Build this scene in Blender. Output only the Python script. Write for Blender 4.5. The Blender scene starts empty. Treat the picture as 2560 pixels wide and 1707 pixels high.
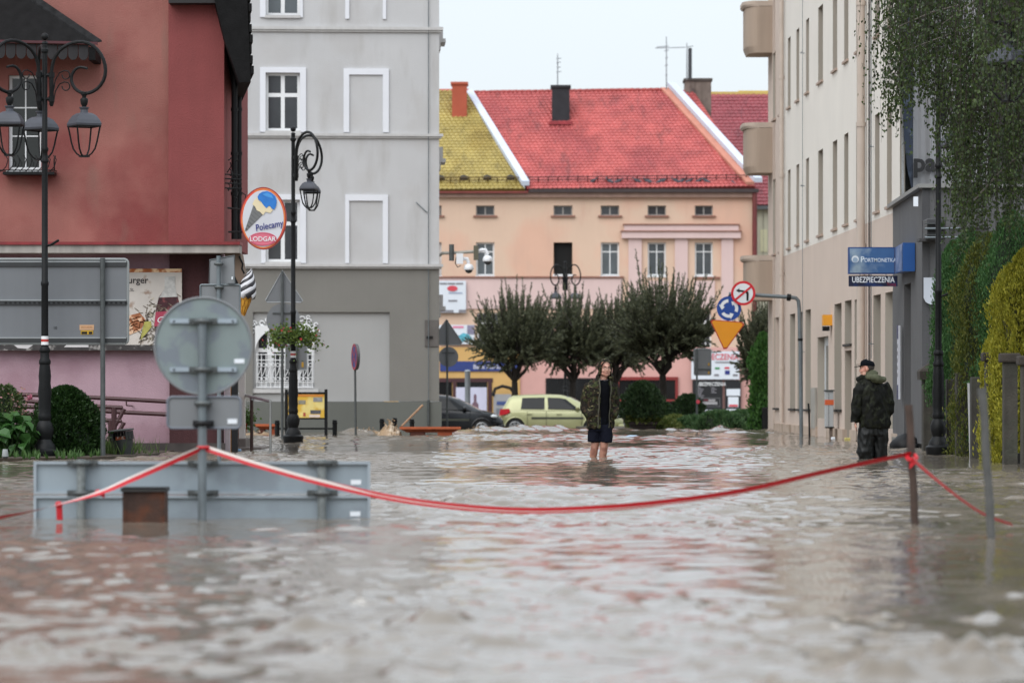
import bpy, bmesh, math, random
import numpy as np
from mathutils import Vector, Matrix, noise as mnoise
random.seed(7)
R = math.radians
scene = bpy.context.scene
COL = scene.collection

# ------------------------------------------------------------------ camera
LENS = 130.0
FPX = LENS / 36.0 * 2560.0          # focal length in photo pixels
CX, HY, CZ = 1280.0, 985.0, 0.98    # principal column, horizon row, eye height above the water
cam_d = bpy.data.cameras.new('camera')
cam = bpy.data.objects.new('camera', cam_d)
COL.objects.link(cam)
cam.location = (0, 0, CZ)
cam.rotation_euler = (R(90), 0, 0)
cam_d.lens = LENS
cam_d.sensor_width = 36
cam_d.shift_y = (HY - 853.5) / 2560.0
cam_d.clip_start = 0.3
cam_d.clip_end = 4000
cam_d.dof.use_dof = True
cam_d.dof.focus_distance = 56.2
cam_d.dof.aperture_fstop = 2.8
scene.camera = cam

# ------------------------------------------------------------------ sky, sun, exposure
SUN_EL, SUN_AZ = 46.0, 212.0        # overcast: soft light from high up, a little behind the camera
world = bpy.data.worlds.new('World')
scene.world = world
world.use_nodes = True
wn = world.node_tree
wn.nodes.clear()
w_out = wn.nodes.new('ShaderNodeOutputWorld')
w_bg = wn.nodes.new('ShaderNodeBackground')
w_sky = wn.nodes.new('ShaderNodeTexSky')
w_sky.sky_type = 'NISHITA'
w_sky.sun_disc = False
w_sky.sun_elevation = R(SUN_EL)
w_sky.sun_rotation = R(SUN_AZ)
w_sky.air_density = 1.0
w_sky.dust_density = 1.0
w_sky.ozone_density = 1.0
w_hsv = wn.nodes.new('ShaderNodeHueSaturation')
w_hsv.inputs['Saturation'].default_value = 0.5
wn.links.new(w_sky.outputs[0], w_hsv.inputs['Color'])
w_mix = wn.nodes.new('ShaderNodeMix')          # even cloud deck over the clear sky
w_mix.data_type = 'RGBA'
w_mix.inputs['Factor'].default_value = 0.82
w_mix.inputs['B'].default_value = (3.22, 3.48, 3.70, 1)
wn.links.new(w_hsv.outputs[0], w_mix.inputs['A'])
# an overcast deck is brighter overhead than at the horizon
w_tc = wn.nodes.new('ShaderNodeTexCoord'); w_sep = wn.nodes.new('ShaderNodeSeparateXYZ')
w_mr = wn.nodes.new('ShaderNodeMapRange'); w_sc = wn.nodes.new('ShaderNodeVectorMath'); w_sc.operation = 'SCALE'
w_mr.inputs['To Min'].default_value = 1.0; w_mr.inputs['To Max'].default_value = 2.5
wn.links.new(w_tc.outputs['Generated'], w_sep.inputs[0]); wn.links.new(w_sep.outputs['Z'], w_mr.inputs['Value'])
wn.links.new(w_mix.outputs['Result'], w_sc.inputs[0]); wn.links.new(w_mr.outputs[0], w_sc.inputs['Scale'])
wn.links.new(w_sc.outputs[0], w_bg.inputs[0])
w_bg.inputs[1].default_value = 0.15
wn.links.new(w_bg.outputs[0], w_out.inputs[0])
sun_d = bpy.data.lights.new('sun', 'SUN')
sun_d.energy = 1.15
sun_d.angle = R(60)
sun_d.color = (1.0, 0.97, 0.93)
sun = bpy.data.objects.new('sun', sun_d)
COL.objects.link(sun)
_e, _a = R(SUN_EL), R(SUN_AZ)
sun.rotation_euler = Vector((math.sin(_a) * math.cos(_e), math.cos(_a) * math.cos(_e), math.sin(_e))).to_track_quat('Z', 'Y').to_euler()
vs = scene.view_settings
vs.view_transform = 'Standard'
vs.look = 'None'
vs.exposure = 0.5
vs.gamma = 1.0
vs.use_curve_mapping = False
scene.cycles.use_denoising = True
scene.cycles.max_bounces = 6
scene.cycles.diffuse_bounces = 3
scene.cycles.glossy_bounces = 3
scene.cycles.transparent_max_bounces = 8
scene.cycles.caustics_reflective = False
scene.cycles.caustics_refractive = False

# ------------------------------------------------------------------ helpers
def S(px, py, d):
    return Vector(((px - CX) * d / FPX, d, CZ + (HY - py) * d / FPX))
def SX(px, d): return (px - CX) * d / FPX
def SZ(py, d): return CZ + (HY - py) * d / FPX
def K(d): return FPX / d

def c(r, g, b, k=1.0):
    def l(x):
        x /= 255.0
        return (x / 12.92 if x <= 0.04045 else ((x + 0.055) / 1.055) ** 2.4)
    return (l(r) * k, l(g) * k, l(b) * k)

MATS = {}
def mat(name, col, rough=0.8, var=0.10, scale=3.0, streak=0.0, bump=0.0, bscale=60.0, metal=0.0, spec=0.5,
        col2=None, c2scale=2.0, c2lo=0.5, c2hi=0.6, coat=0.0, emit=0.0, world=False, col3=None):
    """procedural principled material: value noise on the base colour, vertical streaks, patches of a second colour, fine bump"""
    if name in MATS: return MATS[name]
    m = bpy.data.materials.new(name)
    m.use_nodes = True
    nt = m.node_tree
    N, L = nt.nodes, nt.links
    b = N['Principled BSDF']
    b.inputs['Roughness'].default_value = rough
    b.inputs['Metallic'].default_value = metal
    b.inputs['Specular IOR Level'].default_value = spec
    b.inputs['Coat Weight'].default_value = coat
    if coat: b.inputs['Coat Roughness'].default_value = 0.08
    tc = N.new('ShaderNodeTexCoord')
    co = N.new('ShaderNodeNewGeometry').outputs['Position'] if world else tc.outputs['Object']
    base = N.new('ShaderNodeRGB')
    base.outputs[0].default_value = (*col, 1)
    cur = base.outputs[0]
    def noise_tex(sc, detail=4, mapping=None):
        n = N.new('ShaderNodeTexNoise')
        n.inputs['Scale'].default_value = sc
        n.inputs['Detail'].default_value = detail
        if mapping:
            mp = N.new('ShaderNodeMapping')
            mp.inputs['Scale'].default_value = mapping
            L.new(co, mp.inputs[0]); L.new(mp.outputs[0], n.inputs['Vector'])
        else:
            L.new(co, n.inputs['Vector'])
        return n
    if col2:
        n = noise_tex(c2scale, 5)
        rp = N.new('ShaderNodeMapRange')
        rp.inputs['From Min'].default_value = c2lo; rp.inputs['From Max'].default_value = c2hi
        L.new(n.outputs['Fac'], rp.inputs['Value'])
        mx = N.new('ShaderNodeMix'); mx.data_type = 'RGBA'
        L.new(rp.outputs[0], mx.inputs['Factor']); L.new(cur, mx.inputs['A']); mx.inputs['B'].default_value = (*col2, 1)
        cur = mx.outputs['Result']
    if col3:                       # grime in drips and smears
        n = noise_tex(1.0, 7, (2.2, 1.0, .5)); rp = N.new('ShaderNodeMapRange')
        rp.inputs['From Min'].default_value = .56; rp.inputs['From Max'].default_value = .74; rp.inputs['To Max'].default_value = .7
        L.new(n.outputs['Fac'], rp.inputs['Value'])
        mx = N.new('ShaderNodeMix'); mx.data_type = 'RGBA'
        L.new(rp.outputs[0], mx.inputs['Factor']); L.new(cur, mx.inputs['A']); mx.inputs['B'].default_value = (*col3, 1)
        cur = mx.outputs['Result']
    def modulate(cur, fac, amount):
        rp = N.new('ShaderNodeMapRange')
        rp.inputs['From Min'].default_value = 0.25; rp.inputs['From Max'].default_value = 0.75
        rp.inputs['To Min'].default_value = 1 - amount; rp.inputs['To Max'].default_value = 1 + amount
        L.new(fac, rp.inputs['Value'])
        mx = N.new('ShaderNodeVectorMath'); mx.operation = 'SCALE'
        L.new(cur, mx.inputs[0]); L.new(rp.outputs[0], mx.inputs['Scale'])
        return mx.outputs[0]
    if var: cur = modulate(cur, noise_tex(scale, 6).outputs['Fac'], var)
    if streak: cur = modulate(cur, noise_tex(1.0, 5, (7.0, 7.0, 0.5)).outputs['Fac'], streak)
    L.new(cur, b.inputs['Base Color'])
    if bump:
        n = noise_tex(bscale, 3)
        bp = N.new('ShaderNodeBump'); bp.inputs['Strength'].default_value = bump; bp.inputs['Distance'].default_value = 0.02
        L.new(n.outputs['Fac'], bp.inputs['Height']); L.new(bp.outputs[0], b.inputs['Normal'])
    if emit:
        L.new(cur, b.inputs['Emission Color']); b.inputs['Emission Strength'].default_value = emit
    MATS[name] = m
    return m

class MB:
    """collects faces, then becomes one mesh object"""
    def __init__(self): self.v = []; self.f = []; self.mi = []; self.cur = 0
    def add(self, vs, fs):
        o = len(self.v); self.v.extend([tuple(p) for p in vs])
        for f in fs: self.f.append(tuple(i + o for i in f)); self.mi.append(self.cur)
        return self
    def poly(self, *pts): return self.add(pts, [tuple(range(len(pts)))])
    def box(self, x0, x1, y0, y1, z0, z1):
        return self.add([(x0,y0,z0),(x1,y0,z0),(x1,y1,z0),(x0,y1,z0),(x0,y0,z1),(x1,y0,z1),(x1,y1,z1),(x0,y1,z1)],
                        [(0,3,2,1),(4,5,6,7),(0,1,5,4),(1,2,6,5),(2,3,7,6),(3,0,4,7)])
    def bbox(self, x0, x1, y0, y1, z0, z1, b=0.01):
        """box with chamfered vertical and horizontal edges"""
        bm = bmesh.new()
        bmesh.ops.create_cube(bm, size=1)
        for v in bm.verts:
            v.co = Vector((x0 + (v.co.x + .5) * (x1 - x0), y0 + (v.co.y + .5) * (y1 - y0), z0 + (v.co.z + .5) * (z1 - z0)))
        bmesh.ops.bevel(bm, geom=bm.edges[:], offset=b, segments=2, affect='EDGES', profile=0.5)
        return self.bm(bm)
    def bm(self, bm, M=None):
        bm.verts.index_update()
        vs = [(M @ v.co if M else v.co) for v in bm.verts]
        self.add(vs, [tuple(v.index for v in f.verts) for f in bm.faces]); bm.free(); return self
    def obox(self, O, A, B, C_):
        O, A, B, C_ = map(Vector, (O, A, B, C_))
        p = [O, O+A, O+A+B, O+B]; q = [x + C_ for x in p]
        return self.add(p + q, [(0,3,2,1),(4,5,6,7),(0,1,5,4),(1,2,6,5),(2,3,7,6),(3,0,4,7)])
    def tube(self, pts, r, n=8, closed=False, caps=True):
        pts = [Vector(p) for p in pts]; m = len(pts)
        rs = r if isinstance(r, (list, tuple)) else [r] * m
        up = None; rings = []
        for i, p in enumerate(pts):
            a = pts[(i - 1) % m] if (closed or i) else p
            b_ = pts[(i + 1) % m] if (closed or i < m - 1) else p
            t = (b_ - a).normalized() if (b_ - a).length > 1e-9 else Vector((0,0,1))
            if up is None:
                up = Vector((0,0,1)) if abs(t.z) < .9 else Vector((1,0,0))
            s = t.cross(up)
            if s.length < 1e-6: s = t.cross(Vector((0.3,1,0.2)))
            s.normalize(); up = s.cross(t).normalized()
            rings.append([p + (s * math.cos(2*math.pi*k/n) + up * math.sin(2*math.pi*k/n)) * rs[i] for k in range(n)])
        vs = [q for rg in rings for q in rg]; fs = []
        for i in range(m if closed else m - 1):
            a = i * n; b_ = ((i + 1) % m) * n
            for k in range(n): fs.append((a + k, a + (k+1) % n, b_ + (k+1) % n, b_ + k))
        if caps and not closed:
            fs.append(tuple(range(n-1, -1, -1))); fs.append(tuple((m-1)*n + k for k in range(n)))
        return self.add(vs, fs)
    def cyl(self, p0, p1, r0, r1=None, n=12): return self.tube([p0, p1], [r0, r0 if r1 is None else r1], n)
    def lathe(self, prof, O=(0,0,0), n=16, M=None):
        """prof: (r, z) from bottom to top"""
        O = Vector(O); vs = []; fs = []
        for r, z in prof:
            for k in range(n):
                a = 2*math.pi*k/n; p = Vector((r*math.cos(a), r*math.sin(a), z))
                vs.append(O + (M @ p if M else p))
        for i in range(len(prof) - 1):
            for k in range(n): fs.append((i*n+k, i*n+(k+1)%n, (i+1)*n+(k+1)%n, (i+1)*n+k))
        fs.append(tuple(range(n-1,-1,-1))); fs.append(tuple((len(prof)-1)*n+k for k in range(n)))
        return self.add(vs, fs)
    def ell(self, ctr, r, n=12, m=8, M=None):
        if not isinstance(r, (tuple, list)): r = (r, r, r)
        ctr = Vector(ctr); vs = []; fs = []
        for i in range(m + 1):
            t = math.pi * i / m
            for k in range(n):
                a = 2*math.pi*k/n
                p = Vector((r[0]*math.sin(t)*math.cos(a), r[1]*math.sin(t)*math.sin(a), -r[2]*math.cos(t)))
                vs.append(ctr + (M @ p if M else p))
        for i in range(m):
            for k in range(n): fs.append((i*n+k, i*n+(k+1)%n, (i+1)*n+(k+1)%n, (i+1)*n+k))
        return self.add(vs, fs)
    def prism(self, pts, d):
        """closed polygon pts (3D) pushed along vector d"""
        d = Vector(d); pts = [Vector(p) for p in pts]; n = len(pts)
        vs = pts + [p + d for p in pts]
        fs = [tuple(range(n-1,-1,-1)), tuple(range(n, 2*n))] + [(i, (i+1)%n, n+(i+1)%n, n+i) for i in range(n)]
        return self.add(vs, fs)
    def loft(self, rings, caps=True):
        n = len(rings[0]); vs = [p for r_ in rings for p in r_]; fs = []
        for i in range(len(rings)-1):
            for k in range(n): fs.append((i*n+k, i*n+(k+1)%n, (i+1)*n+(k+1)%n, (i+1)*n+k))
        if caps: fs.append(tuple(range(n-1,-1,-1))); fs.append(tuple((len(rings)-1)*n+k for k in range(n)))
        return self.add(vs, fs)
    def mesh(self, name, mats=None, smooth=None):
        me = bpy.data.meshes.new(name)
        me.from_pydata(self.v, [], self.f)
        if mats:
            for m in (mats if isinstance(mats, (list, tuple)) else [mats]): me.materials.append(m)
        if any(self.mi): me.polygons.foreach_set('material_index', self.mi)
        if smooth is not None:
            me.polygons.foreach_set('use_smooth', [True] * len(me.polygons))
            me.set_sharp_from_angle(angle=R(smooth))
        me.update()
        return me
    def build(self, name, mats, parent=None, smooth=None):
        return link(name, self.mesh(name, mats, smooth), parent)

LOCAL = set()      # roots whose parts are given in the thing's own frame
def link(name, data, parent=None):
    o = bpy.data.objects.new(name, data)
    COL.objects.link(o)
    if parent is not None:
        o.parent = parent
        if parent.parent is None and parent.type == 'EMPTY' and parent.name not in LOCAL:
            o.location = -Vector(parent.location)
    return o
def tag(o, label, cat, group=None, kind=None):
    if label: o['label'] = label
    if cat: o['category'] = cat
    if group: o['group'] = group
    if kind: o['kind'] = kind
    return o
def thing(name, label, cat, loc=(0,0,0), rotz=0, group=None, local=False):
    o = bpy.data.objects.new(name, None)
    COL.objects.link(o)
    o.empty_display_size = 0.2
    o.location = loc; o.rotation_euler = (0, 0, rotz)
    if local: LOCAL.add(o.name)
    return tag(o, label, cat, group)
def struct(o): o['kind'] = 'structure'; return o
def copy_tree(o, parent=None):
    n = o.copy(); COL.objects.link(n)
    if parent is not None: n.parent = parent
    for ch in list(o.children): copy_tree(ch, n)
    return n

def facade(mb, O, U, N, u0, u1, v0, v1, openings, depth, back=False, rmb=None, rlist=None):
    """wall sheet with real rectangular openings and reveals; u runs along U, v along Z"""
    O, U, N = Vector(O), Vector(U).normalized(), Vector(N).normalized()
    P = lambda u, v, w=0: O + U*u + Vector((0,0,v)) - N*w
    us = sorted({u0, u1} | {x for o in openings for x in o[:2] if u0 < x < u1})
    vs_ = sorted({v0, v1} | {x for o in openings for x in o[2:4] if v0 < x < v1})
    for a, b_ in zip(us, us[1:]):
        for e, f in zip(vs_, vs_[1:]):
            um, vm = (a+b_)/2, (e+f)/2
            if any(o[0] < um < o[1] and o[2] < vm < o[3] for o in openings): continue
            mb.poly(P(a,e), P(b_,e), P(b_,f), P(a,f))
    wall_mb, mb = mb, (rmb or mb)
    for o in openings:
        if rlist is not None: mb = MB(); rlist.append(mb)
        a, b_, e, f = o[:4]; dp = o[4] if len(o) > 4 else depth
        mb.poly(P(a,e), P(a,f), P(a,f,dp), P(a,e,dp)); mb.poly(P(b_,e), P(b_,e,dp), P(b_,f,dp), P(b_,f))
        mb.poly(P(a,f), P(b_,f), P(b_,f,dp), P(a,f,dp)); mb.poly(P(a,e), P(a,e,dp), P(b_,e,dp), P(b_,e))
        if back: mb.poly(P(a,e,dp), P(b_,e,dp), P(b_,f,dp), P(a,f,dp))
    return wall_mb

def window(parent, O, U, N, u0, u1, v0, v1, depth, fmat, gmat, cols=(.5,), rows=(), fw=.06, mw=.04, sill=None, sillmat=None, proud=.05, name='window'):
    """frame (part) with each pane and the sill as sub-parts"""
    O, U, N = Vector(O), Vector(U).normalized(), Vector(N).normalized()
    Zv = Vector((0,0,1))
    P = lambda u, v, w=0: O + U*u + Zv*v - N*w
    mb = MB(); t = .05
    def bar(a, b_, e, f, w=0.0, th=t): mb.obox(P(a, e, depth - w), U*(b_-a), Zv*(f-e), -N*th)
    bar(u0, u0+fw, v0, v1); bar(u1-fw, u1, v0, v1); bar(u0+fw, u1-fw, v0, v0+fw); bar(u0+fw, u1-fw, v1-fw, v1)
    ux = [u0+fw] + [u0+(u1-u0)*q for q in cols] + [u1-fw]
    vx = [v0+fw] + [v0+(v1-v0)*q for q in rows] + [v1-fw]
    for q in ux[1:-1]: bar(q-mw/2, q+mw/2, v0+fw, v1-fw, .004)
    for q in vx[1:-1]: bar(u0+fw, u1-fw, q-mw/2, q+mw/2, .002)
    w = mb.build(name, fmat, parent)
    for i in range(len(ux)-1):
        for j in range(len(vx)-1):
            a = ux[i] + (mw/2 if i else 0) - .004; b_ = ux[i+1] - (mw/2 if i < len(ux)-2 else 0) + .004
            e = vx[j] + (mw/2 if j else 0) - .004; f = vx[j+1] - (mw/2 if j < len(vx)-2 else 0) + .004
            MB().obox(P(a, e, depth + .015), U*(b_-a), Zv*(f-e), -N*.006).build('pane', gmat, w)
    if sill:
        MB().obox(P(u0-sill, v0-.07, 0) + N*proud, U*(u1-u0+2*sill), Zv*.07, -N*(proud+depth-.01)).build('sill', sillmat or fmat, w)
    return w

_txt_cache = {}
def text(mb, s, O, U, V, size, bold=0.0, shear=0.0, align='LEFT', lift=None, squeeze=1.0):
    """flat lettering: baseline origin O, along U, up V (unit vectors)"""
    cu = bpy.data.curves.new('t', 'FONT')
    cu.body = s; cu.size = 1.0; cu.offset = bold; cu.shear = shear; cu.align_x = align
    cu.resolution_u = 3
    o = bpy.data.objects.new('t', cu); COL.objects.link(o)
    dg = bpy.context.evaluated_depsgraph_get()
    me = bpy.data.meshes.new_from_object(o.evaluated_get(dg))
    bpy.data.objects.remove(o); bpy.data.curves.remove(cu)
    O, U, V = Vector(O), Vector(U).normalized(), Vector(V).normalized()
    if lift: O = O + Vector(lift)
    mb.add([O + U*(v.co.x*size*squeeze) + V*(v.co.y*size) for v in me.vertices], [tuple(p.vertices) for p in me.polygons])
    bpy.data.meshes.remove(me)
    return mb
def disc(mb, ctr, U, V, r, n=32, r2=None):
    ctr, U, V = Vector(ctr), Vector(U).normalized(), Vector(V).normalized()
    r2 = r if r2 is None else r2
    return mb.poly(*[ctr + U*(r*math.cos(2*math.pi*k/n)) + V*(r2*math.sin(2*math.pi*k/n)) for k in range(n)])
def ring(mb, ctr, U, V, r0, r1, n=32, e=1.0):
    ctr, U, V = Vector(ctr), Vector(U).normalized(), Vector(V).normalized()
    vs = []
    for k in range(n):
        a = 2*math.pi*k/n; q = U*math.cos(a) + V*(math.sin(a)*e); vs += [ctr + q*r0, ctr + q*r1]
    return mb.add(vs, [(2*k, 2*k+1, (2*k+3) % (2*n), (2*k+2) % (2*n)) for k in range(n)])
XV, YV, ZV = Vector((1,0,0)), Vector((0,1,0)), Vector((0,0,1))
FWD = Vector((0,-1,0))

# common materials
M_WHITE = mat('white_paint', (.78,.79,.80), .5, .05)
M_GLASS = mat('window_glass', (.035,.037,.042), .06, .3, 1.5, spec=.6)
M_GLASS_GREY = mat('grey_glass', (.10,.115,.125), .1, .3, 1.0)
M_IRON = mat('black_cast_iron', (.007,.0075,.008), .5, .25, 8, bump=.2, bscale=40, spec=.22)
M_GALV = mat('galvanised_steel', c(108,116,120), .45, .15, 6, streak=.12, metal=.35)
M_GALV_DK = mat('weathered_galvanised_steel', c(82,86,86), .5, .2, 9, streak=.15, metal=.3)
M_SIGNBACK = mat('sign_back_grey', c(118,121,124), .5, .07, 3, streak=.05)
M_SIGNEDGE = mat('sign_edge_grey', c(150,154,156), .45, .08)
M_BLACK = mat('black_plastic', (.009,.009,.010), .55, .2, spec=.25)
M_RED = mat('sign_red', c(196,30,44), .4, .05)
M_STICKER = mat('white_sticker', c(225,230,236), .5, .05)
M_CONCRETE = mat('concrete', c(124,122,116), .9, .22, 4, streak=.2, bump=.5, bscale=50)
# ------------------------------------------------------------------ ground and flood water
g = MB().poly((-3000,-300,-1.2),(3000,-300,-1.2),(3000,4000,-1.2),(-3000,4000,-1.2))
struct(g.build('ground', mat('flooded_asphalt', (.06,.055,.05), .9, .2, .5)))

def water_drop(y):
    t = np.clip((y - 97.5) / 26.0, 0, 1)
    return -0.42 * t * t * (3 - 2 * t)
def make_water():
    rng = np.random.default_rng(11)
    ys = [-40.0, -25, -12, -4, 1.0, 4.0, 6.0]
    y = 7.5
    while y < 101: ys.append(y); y *= (1.0034 if y < 22 else 1.0017)
    while y < 420: ys.append(y); y *= 1.02
    ys = np.array(ys)
    si = np.linspace(-1, 1, 340)
    so = np.array([1.08, 1.2, 1.4, 1.8, 2.6, 4.0, 6.0, 9.0])
    s = np.concatenate([-so[::-1], si, so])
    hw = np.maximum(3.0, 0.152 * np.abs(ys) + 1.2)
    X = s[None, :] * hw[:, None]
    Y = np.repeat(ys[:, None], len(s), 1)
    Z = np.zeros_like(X)
    dy = np.gradient(ys)[:, None]
    # wind and current ripples: many short-crested waves, faded out where the grid is too coarse to carry them
    amp_mask = np.zeros_like(X)
    for k in range(9):
        a = rng.uniform(0, 6.28); lam = rng.uniform(4, 14); kx, ky = math.cos(a)*6.28/lam, math.sin(a)*6.28/lam
        amp_mask += np.sin(kx*X*0.7 + ky*Y*0.45 + rng.uniform(0, 6.28))
    amp_mask = np.clip(1.0 + 0.32 * amp_mask, 0.3, 2.2)
    wx = 0.25*np.sin(0.9*X + 0.4*Y) + 0.18*np.sin(1.7*Y - 0.8*X + 1)
    wy = 0.22*np.sin(1.1*Y + 0.7*X + 2) + 0.15*np.sin(2.1*X - 0.5*Y)
    near = 1.0 - 0.38 * np.clip((24 - Y) / 12, 0, 1)
    for k in range(190):
        lam = math.exp(rng.uniform(math.log(0.16), math.log(1.7)))
        a = rng.normal(math.pi/2, 0.75)
        kx, ky = math.cos(a)*6.28/lam, math.sin(a)*6.28/lam
        sl = 0.0150 * rng.uniform(.5, 1.5)
        fade = np.clip(lam*abs(1/max(abs(math.sin(a)), .2)) / (2.6*np.abs(dy)) - 0.6, 0, 1)
        if lam > .6: sl *= .5
        longw = np.clip((lam - .35) / .5, 0, 1); zone = 1 - .85 * longw * np.clip((34 - Y) / 14, 0, 1)
        Z += fade * zone * amp_mask * near * sl * lam / 6.28 * np.sin(kx*(X+wx) + ky*(Y+wy) + rng.uniform(0, 6.28))
    # standing humps where the current runs over things
    def hump(px, py, h, sx, sy, d=None):
        d_ = d or FPX*CZ/(py-HY); x0 = SX(px, d_)
        r1 = (X-x0)/sx; r2 = (Y-d_)/sy
        e = np.exp(-(r1*r1 + r2*r2))
        Z[:] += h*e*(1 + .35*np.sin(9*X+2*Y)*np.sin(5*Y-3*X) + (.4*np.sin(31*X+11*Y)*np.sin(27*Y-17*X) if d_ < 22 else 0))
    hump(1075,1556,.055,.16,.22); hump(1690,1513,.035,.2,.2); hump(880,1633,.04,.18,.2); hump(2394,1668,.07,.26,.18); hump(2490,1640,.06,.15,.14); hump(2310,1650,.05,.12,.12); hump(2440,1690,.06,.12,.1); hump(2200,1700,.05,.12,.1)
    hump(2250,1690,.06,.2,.2); hump(215,1590,.03,.15,.2); hump(60,1650,.05,.3,.3); hump(1480,1600,.03,.3,.2); hump(2010,1560,.025,.3,.2)
    for k in range(26):
        hump(rng.uniform(0,2560), rng.uniform(1480,1700), rng.uniform(.012,.04), rng.uniform(.06,.2), rng.uniform(.08,.2))
    for k in range(40):
        px = rng.uniform(1130, 1930); hump(px, 0, rng.uniform(.015,.075), rng.uniform(.2,.6), rng.uniform(.4,1.2), d=rng.uniform(92.5,98.5))
    hump(1205,0,.12,.35,.8,d=97); hump(1385,0,.13,.5,.8,d=97); hump(1255,0,.06,.4,.8,d=97); hump(900,0,.1,.4,.6,d=91); hump(860,0,.05,.8,.6,d=91); hump(700,0,.09,.5,.6,d=90)
    for px_, d_ in ((1478,56.4),(1502,56.35),(2166,55.9),(2196,55.95),(2346,59.6)):      # ripples round legs and posts
        x0 = SX(px_, d_); rr = np.sqrt((X-x0)**2 + (Y-d_)**2); Z += .010*np.sin(rr*17)*np.exp(-rr/.55)
    Z += water_drop(Y)
    nr, nc = X.shape
    co = np.stack([X, Y, Z], -1).reshape(-1, 3)
    idx = np.arange(nr*nc).reshape(nr, nc)
    q = np.stack([idx[:-1,:-1], idx[:-1,1:], idx[1:,1:], idx[1:,:-1]], -1).reshape(-1, 4)
    me = bpy.data.meshes.new('flood_water')
    me.vertices.add(len(co)); me.vertices.foreach_set('co', co.ravel())
    me.loops.add(q.size); me.loops.foreach_set('vertex_index', q.ravel().astype(np.int32))
    me.polygons.add(len(q)); me.polygons.foreach_set('loop_start', np.arange(0, q.size, 4, dtype=np.int32))
    me.polygons.foreach_set('use_smooth', [True]*len(q))
    me.update(calc_edges=True); me.validate()
    return me
def water_material():
    m = bpy.data.materials.new('muddy_flood_water'); m.use_nodes = True
    N, L = m.node_tree.nodes, m.node_tree.links
    b = N['Principled BSDF']
    b.inputs['Roughness'].default_value = 0.06
    b.inputs['IOR'].default_value = 1.34
    tc = N.new('ShaderNodeTexCoord')
    n1 = N.new('ShaderNodeTexNoise'); n1.inputs['Scale'].default_value = 0.5; n1.inputs['Detail'].default_value = 4
    L.new(tc.outputs['Object'], n1.inputs['Vector'])
    mx = N.new('ShaderNodeMix'); mx.data_type = 'RGBA'
    mx.inputs['A'].default_value = (.150,.126,.100,1); mx.inputs['B'].default_value = (.205,.172,.136,1)
    L.new(n1.outputs['Fac'], mx.inputs['Factor'])
    # floating scum and foam flecks: small pale shapes of their own
    mp = N.new('ShaderNodeMapping'); mp.inputs['Scale'].default_value = (1.0, .55, 1.0)
    L.new(tc.outputs['Object'], mp.inputs[0])
    n2 = N.new('ShaderNodeTexNoise'); n2.inputs['Scale'].default_value = 3.2; n2.inputs['Detail'].default_value = 6; n2.inputs['Roughness'].default_value = .65
    L.new(mp.outputs[0], n2.inputs['Vector'])
    rp = N.new('ShaderNodeMapRange'); rp.inputs['From Min'].default_value = .66; rp.inputs['From Max'].default_value = .72
    L.new(n2.outputs['Fac'], rp.inputs['Value'])
    mx2 = N.new('ShaderNodeMix'); mx2.data_type = 'RGBA'
    mx2.inputs['B'].default_value = (.55,.50,.44,1)
    L.new(rp.outputs[0], mx2.inputs['Factor']); L.new(mx.outputs['Result'], mx2.inputs['A'])
    L.new(mx2.outputs['Result'], b.inputs['Base Color'])
    mr = N.new('ShaderNodeMapRange'); mr.inputs['To Min'].default_value = .06; mr.inputs['To Max'].default_value = .5
    L.new(rp.outputs[0], mr.inputs['Value']); L.new(mr.outputs[0], b.inputs['Roughness'])
    n3 = N.new('ShaderNodeTexNoise'); n3.inputs['Scale'].default_value = 5.5; n3.inputs['Detail'].default_value = 3; n3.inputs['Distortion'].default_value = .6
    mp3 = N.new('ShaderNodeMapping'); mp3.inputs['Scale'].default_value = (.45, 1.0, 1.0)
    L.new(tc.outputs['Object'], mp3.inputs[0]); L.new(mp3.outputs[0], n3.inputs['Vector'])
    bp = N.new('ShaderNodeBump'); bp.inputs['Strength'].default_value = .06; bp.inputs['Distance'].default_value = .03
    L.new(n3.outputs['Fac'], bp.inputs['Height']); L.new(bp.outputs[0], b.inputs['Normal'])
    return m
M_WATER = water_material()
_w = make_water(); _w.materials.append(M_WATER)
struct(link('flood_water', _w))

def splash(name, px, d, w, h, seed, label):
    """brown water heaping up and breaking against something"""
    random.seed(seed); mb = MB()
    x0 = SX(px, d); n = 34; m = 14; vs = []; fs = []
    for j in range(m):
        for i in range(n):
            u, v = i/(n-1)*2-1, j/(m-1)*2-1
            e = max(0, 1-abs(u)**2.2) * max(0, 1-abs(v)**2)
            z = h*e*(.72+.5*mnoise.noise(Vector((u*4, v*3, seed)))+.28*mnoise.noise(Vector((u*11, v*7, seed))))
            vs.append((x0+u*w+.06*mnoise.noise(Vector((u*6,v*6,3+seed))), d+v*.45, z-.03))
    for j in range(m-1):
        for i in range(n-1): fs.append((j*n+i, j*n+i+1, (j+1)*n+i+1, (j+1)*n+i))
    mb.add(vs, fs)
    for k in range(12):      # droplets thrown off the crest, touching it
        u = random.uniform(-.8,.8); zz = h*max(.15,(1-abs(u)**2.2))*random.uniform(.7,1.02)
        mb.ell((x0+u*w, d-.1+random.uniform(-.15,.15), zz), random.uniform(.01,.02), 6, 4)
    o = mb.build(name, mat('foaming_muddy_water', c(146,120,90), .35, .3, 6, bump=.5, bscale=25, col2=c(196,182,162), c2scale=5, c2lo=.52, c2hi=.7), None, 60)
    return tag(o, label, 'water', kind='stuff')
splash('breaking_water', 975, 87.6, .30, .40, 3, 'brown water breaking over bollards beside the rusty planter')
splash('breaking_water', 912, 91.0, .55, .17, 5, 'low heap of brown water by the grey wall')
splash('breaking_water', 1208, 96.8, .55, .15, 8, 'heap of brown water below the dark car')
splash('breaking_water', 640, 88.0, .6, .12, 9, 'churning brown water by the flower pot')

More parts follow.
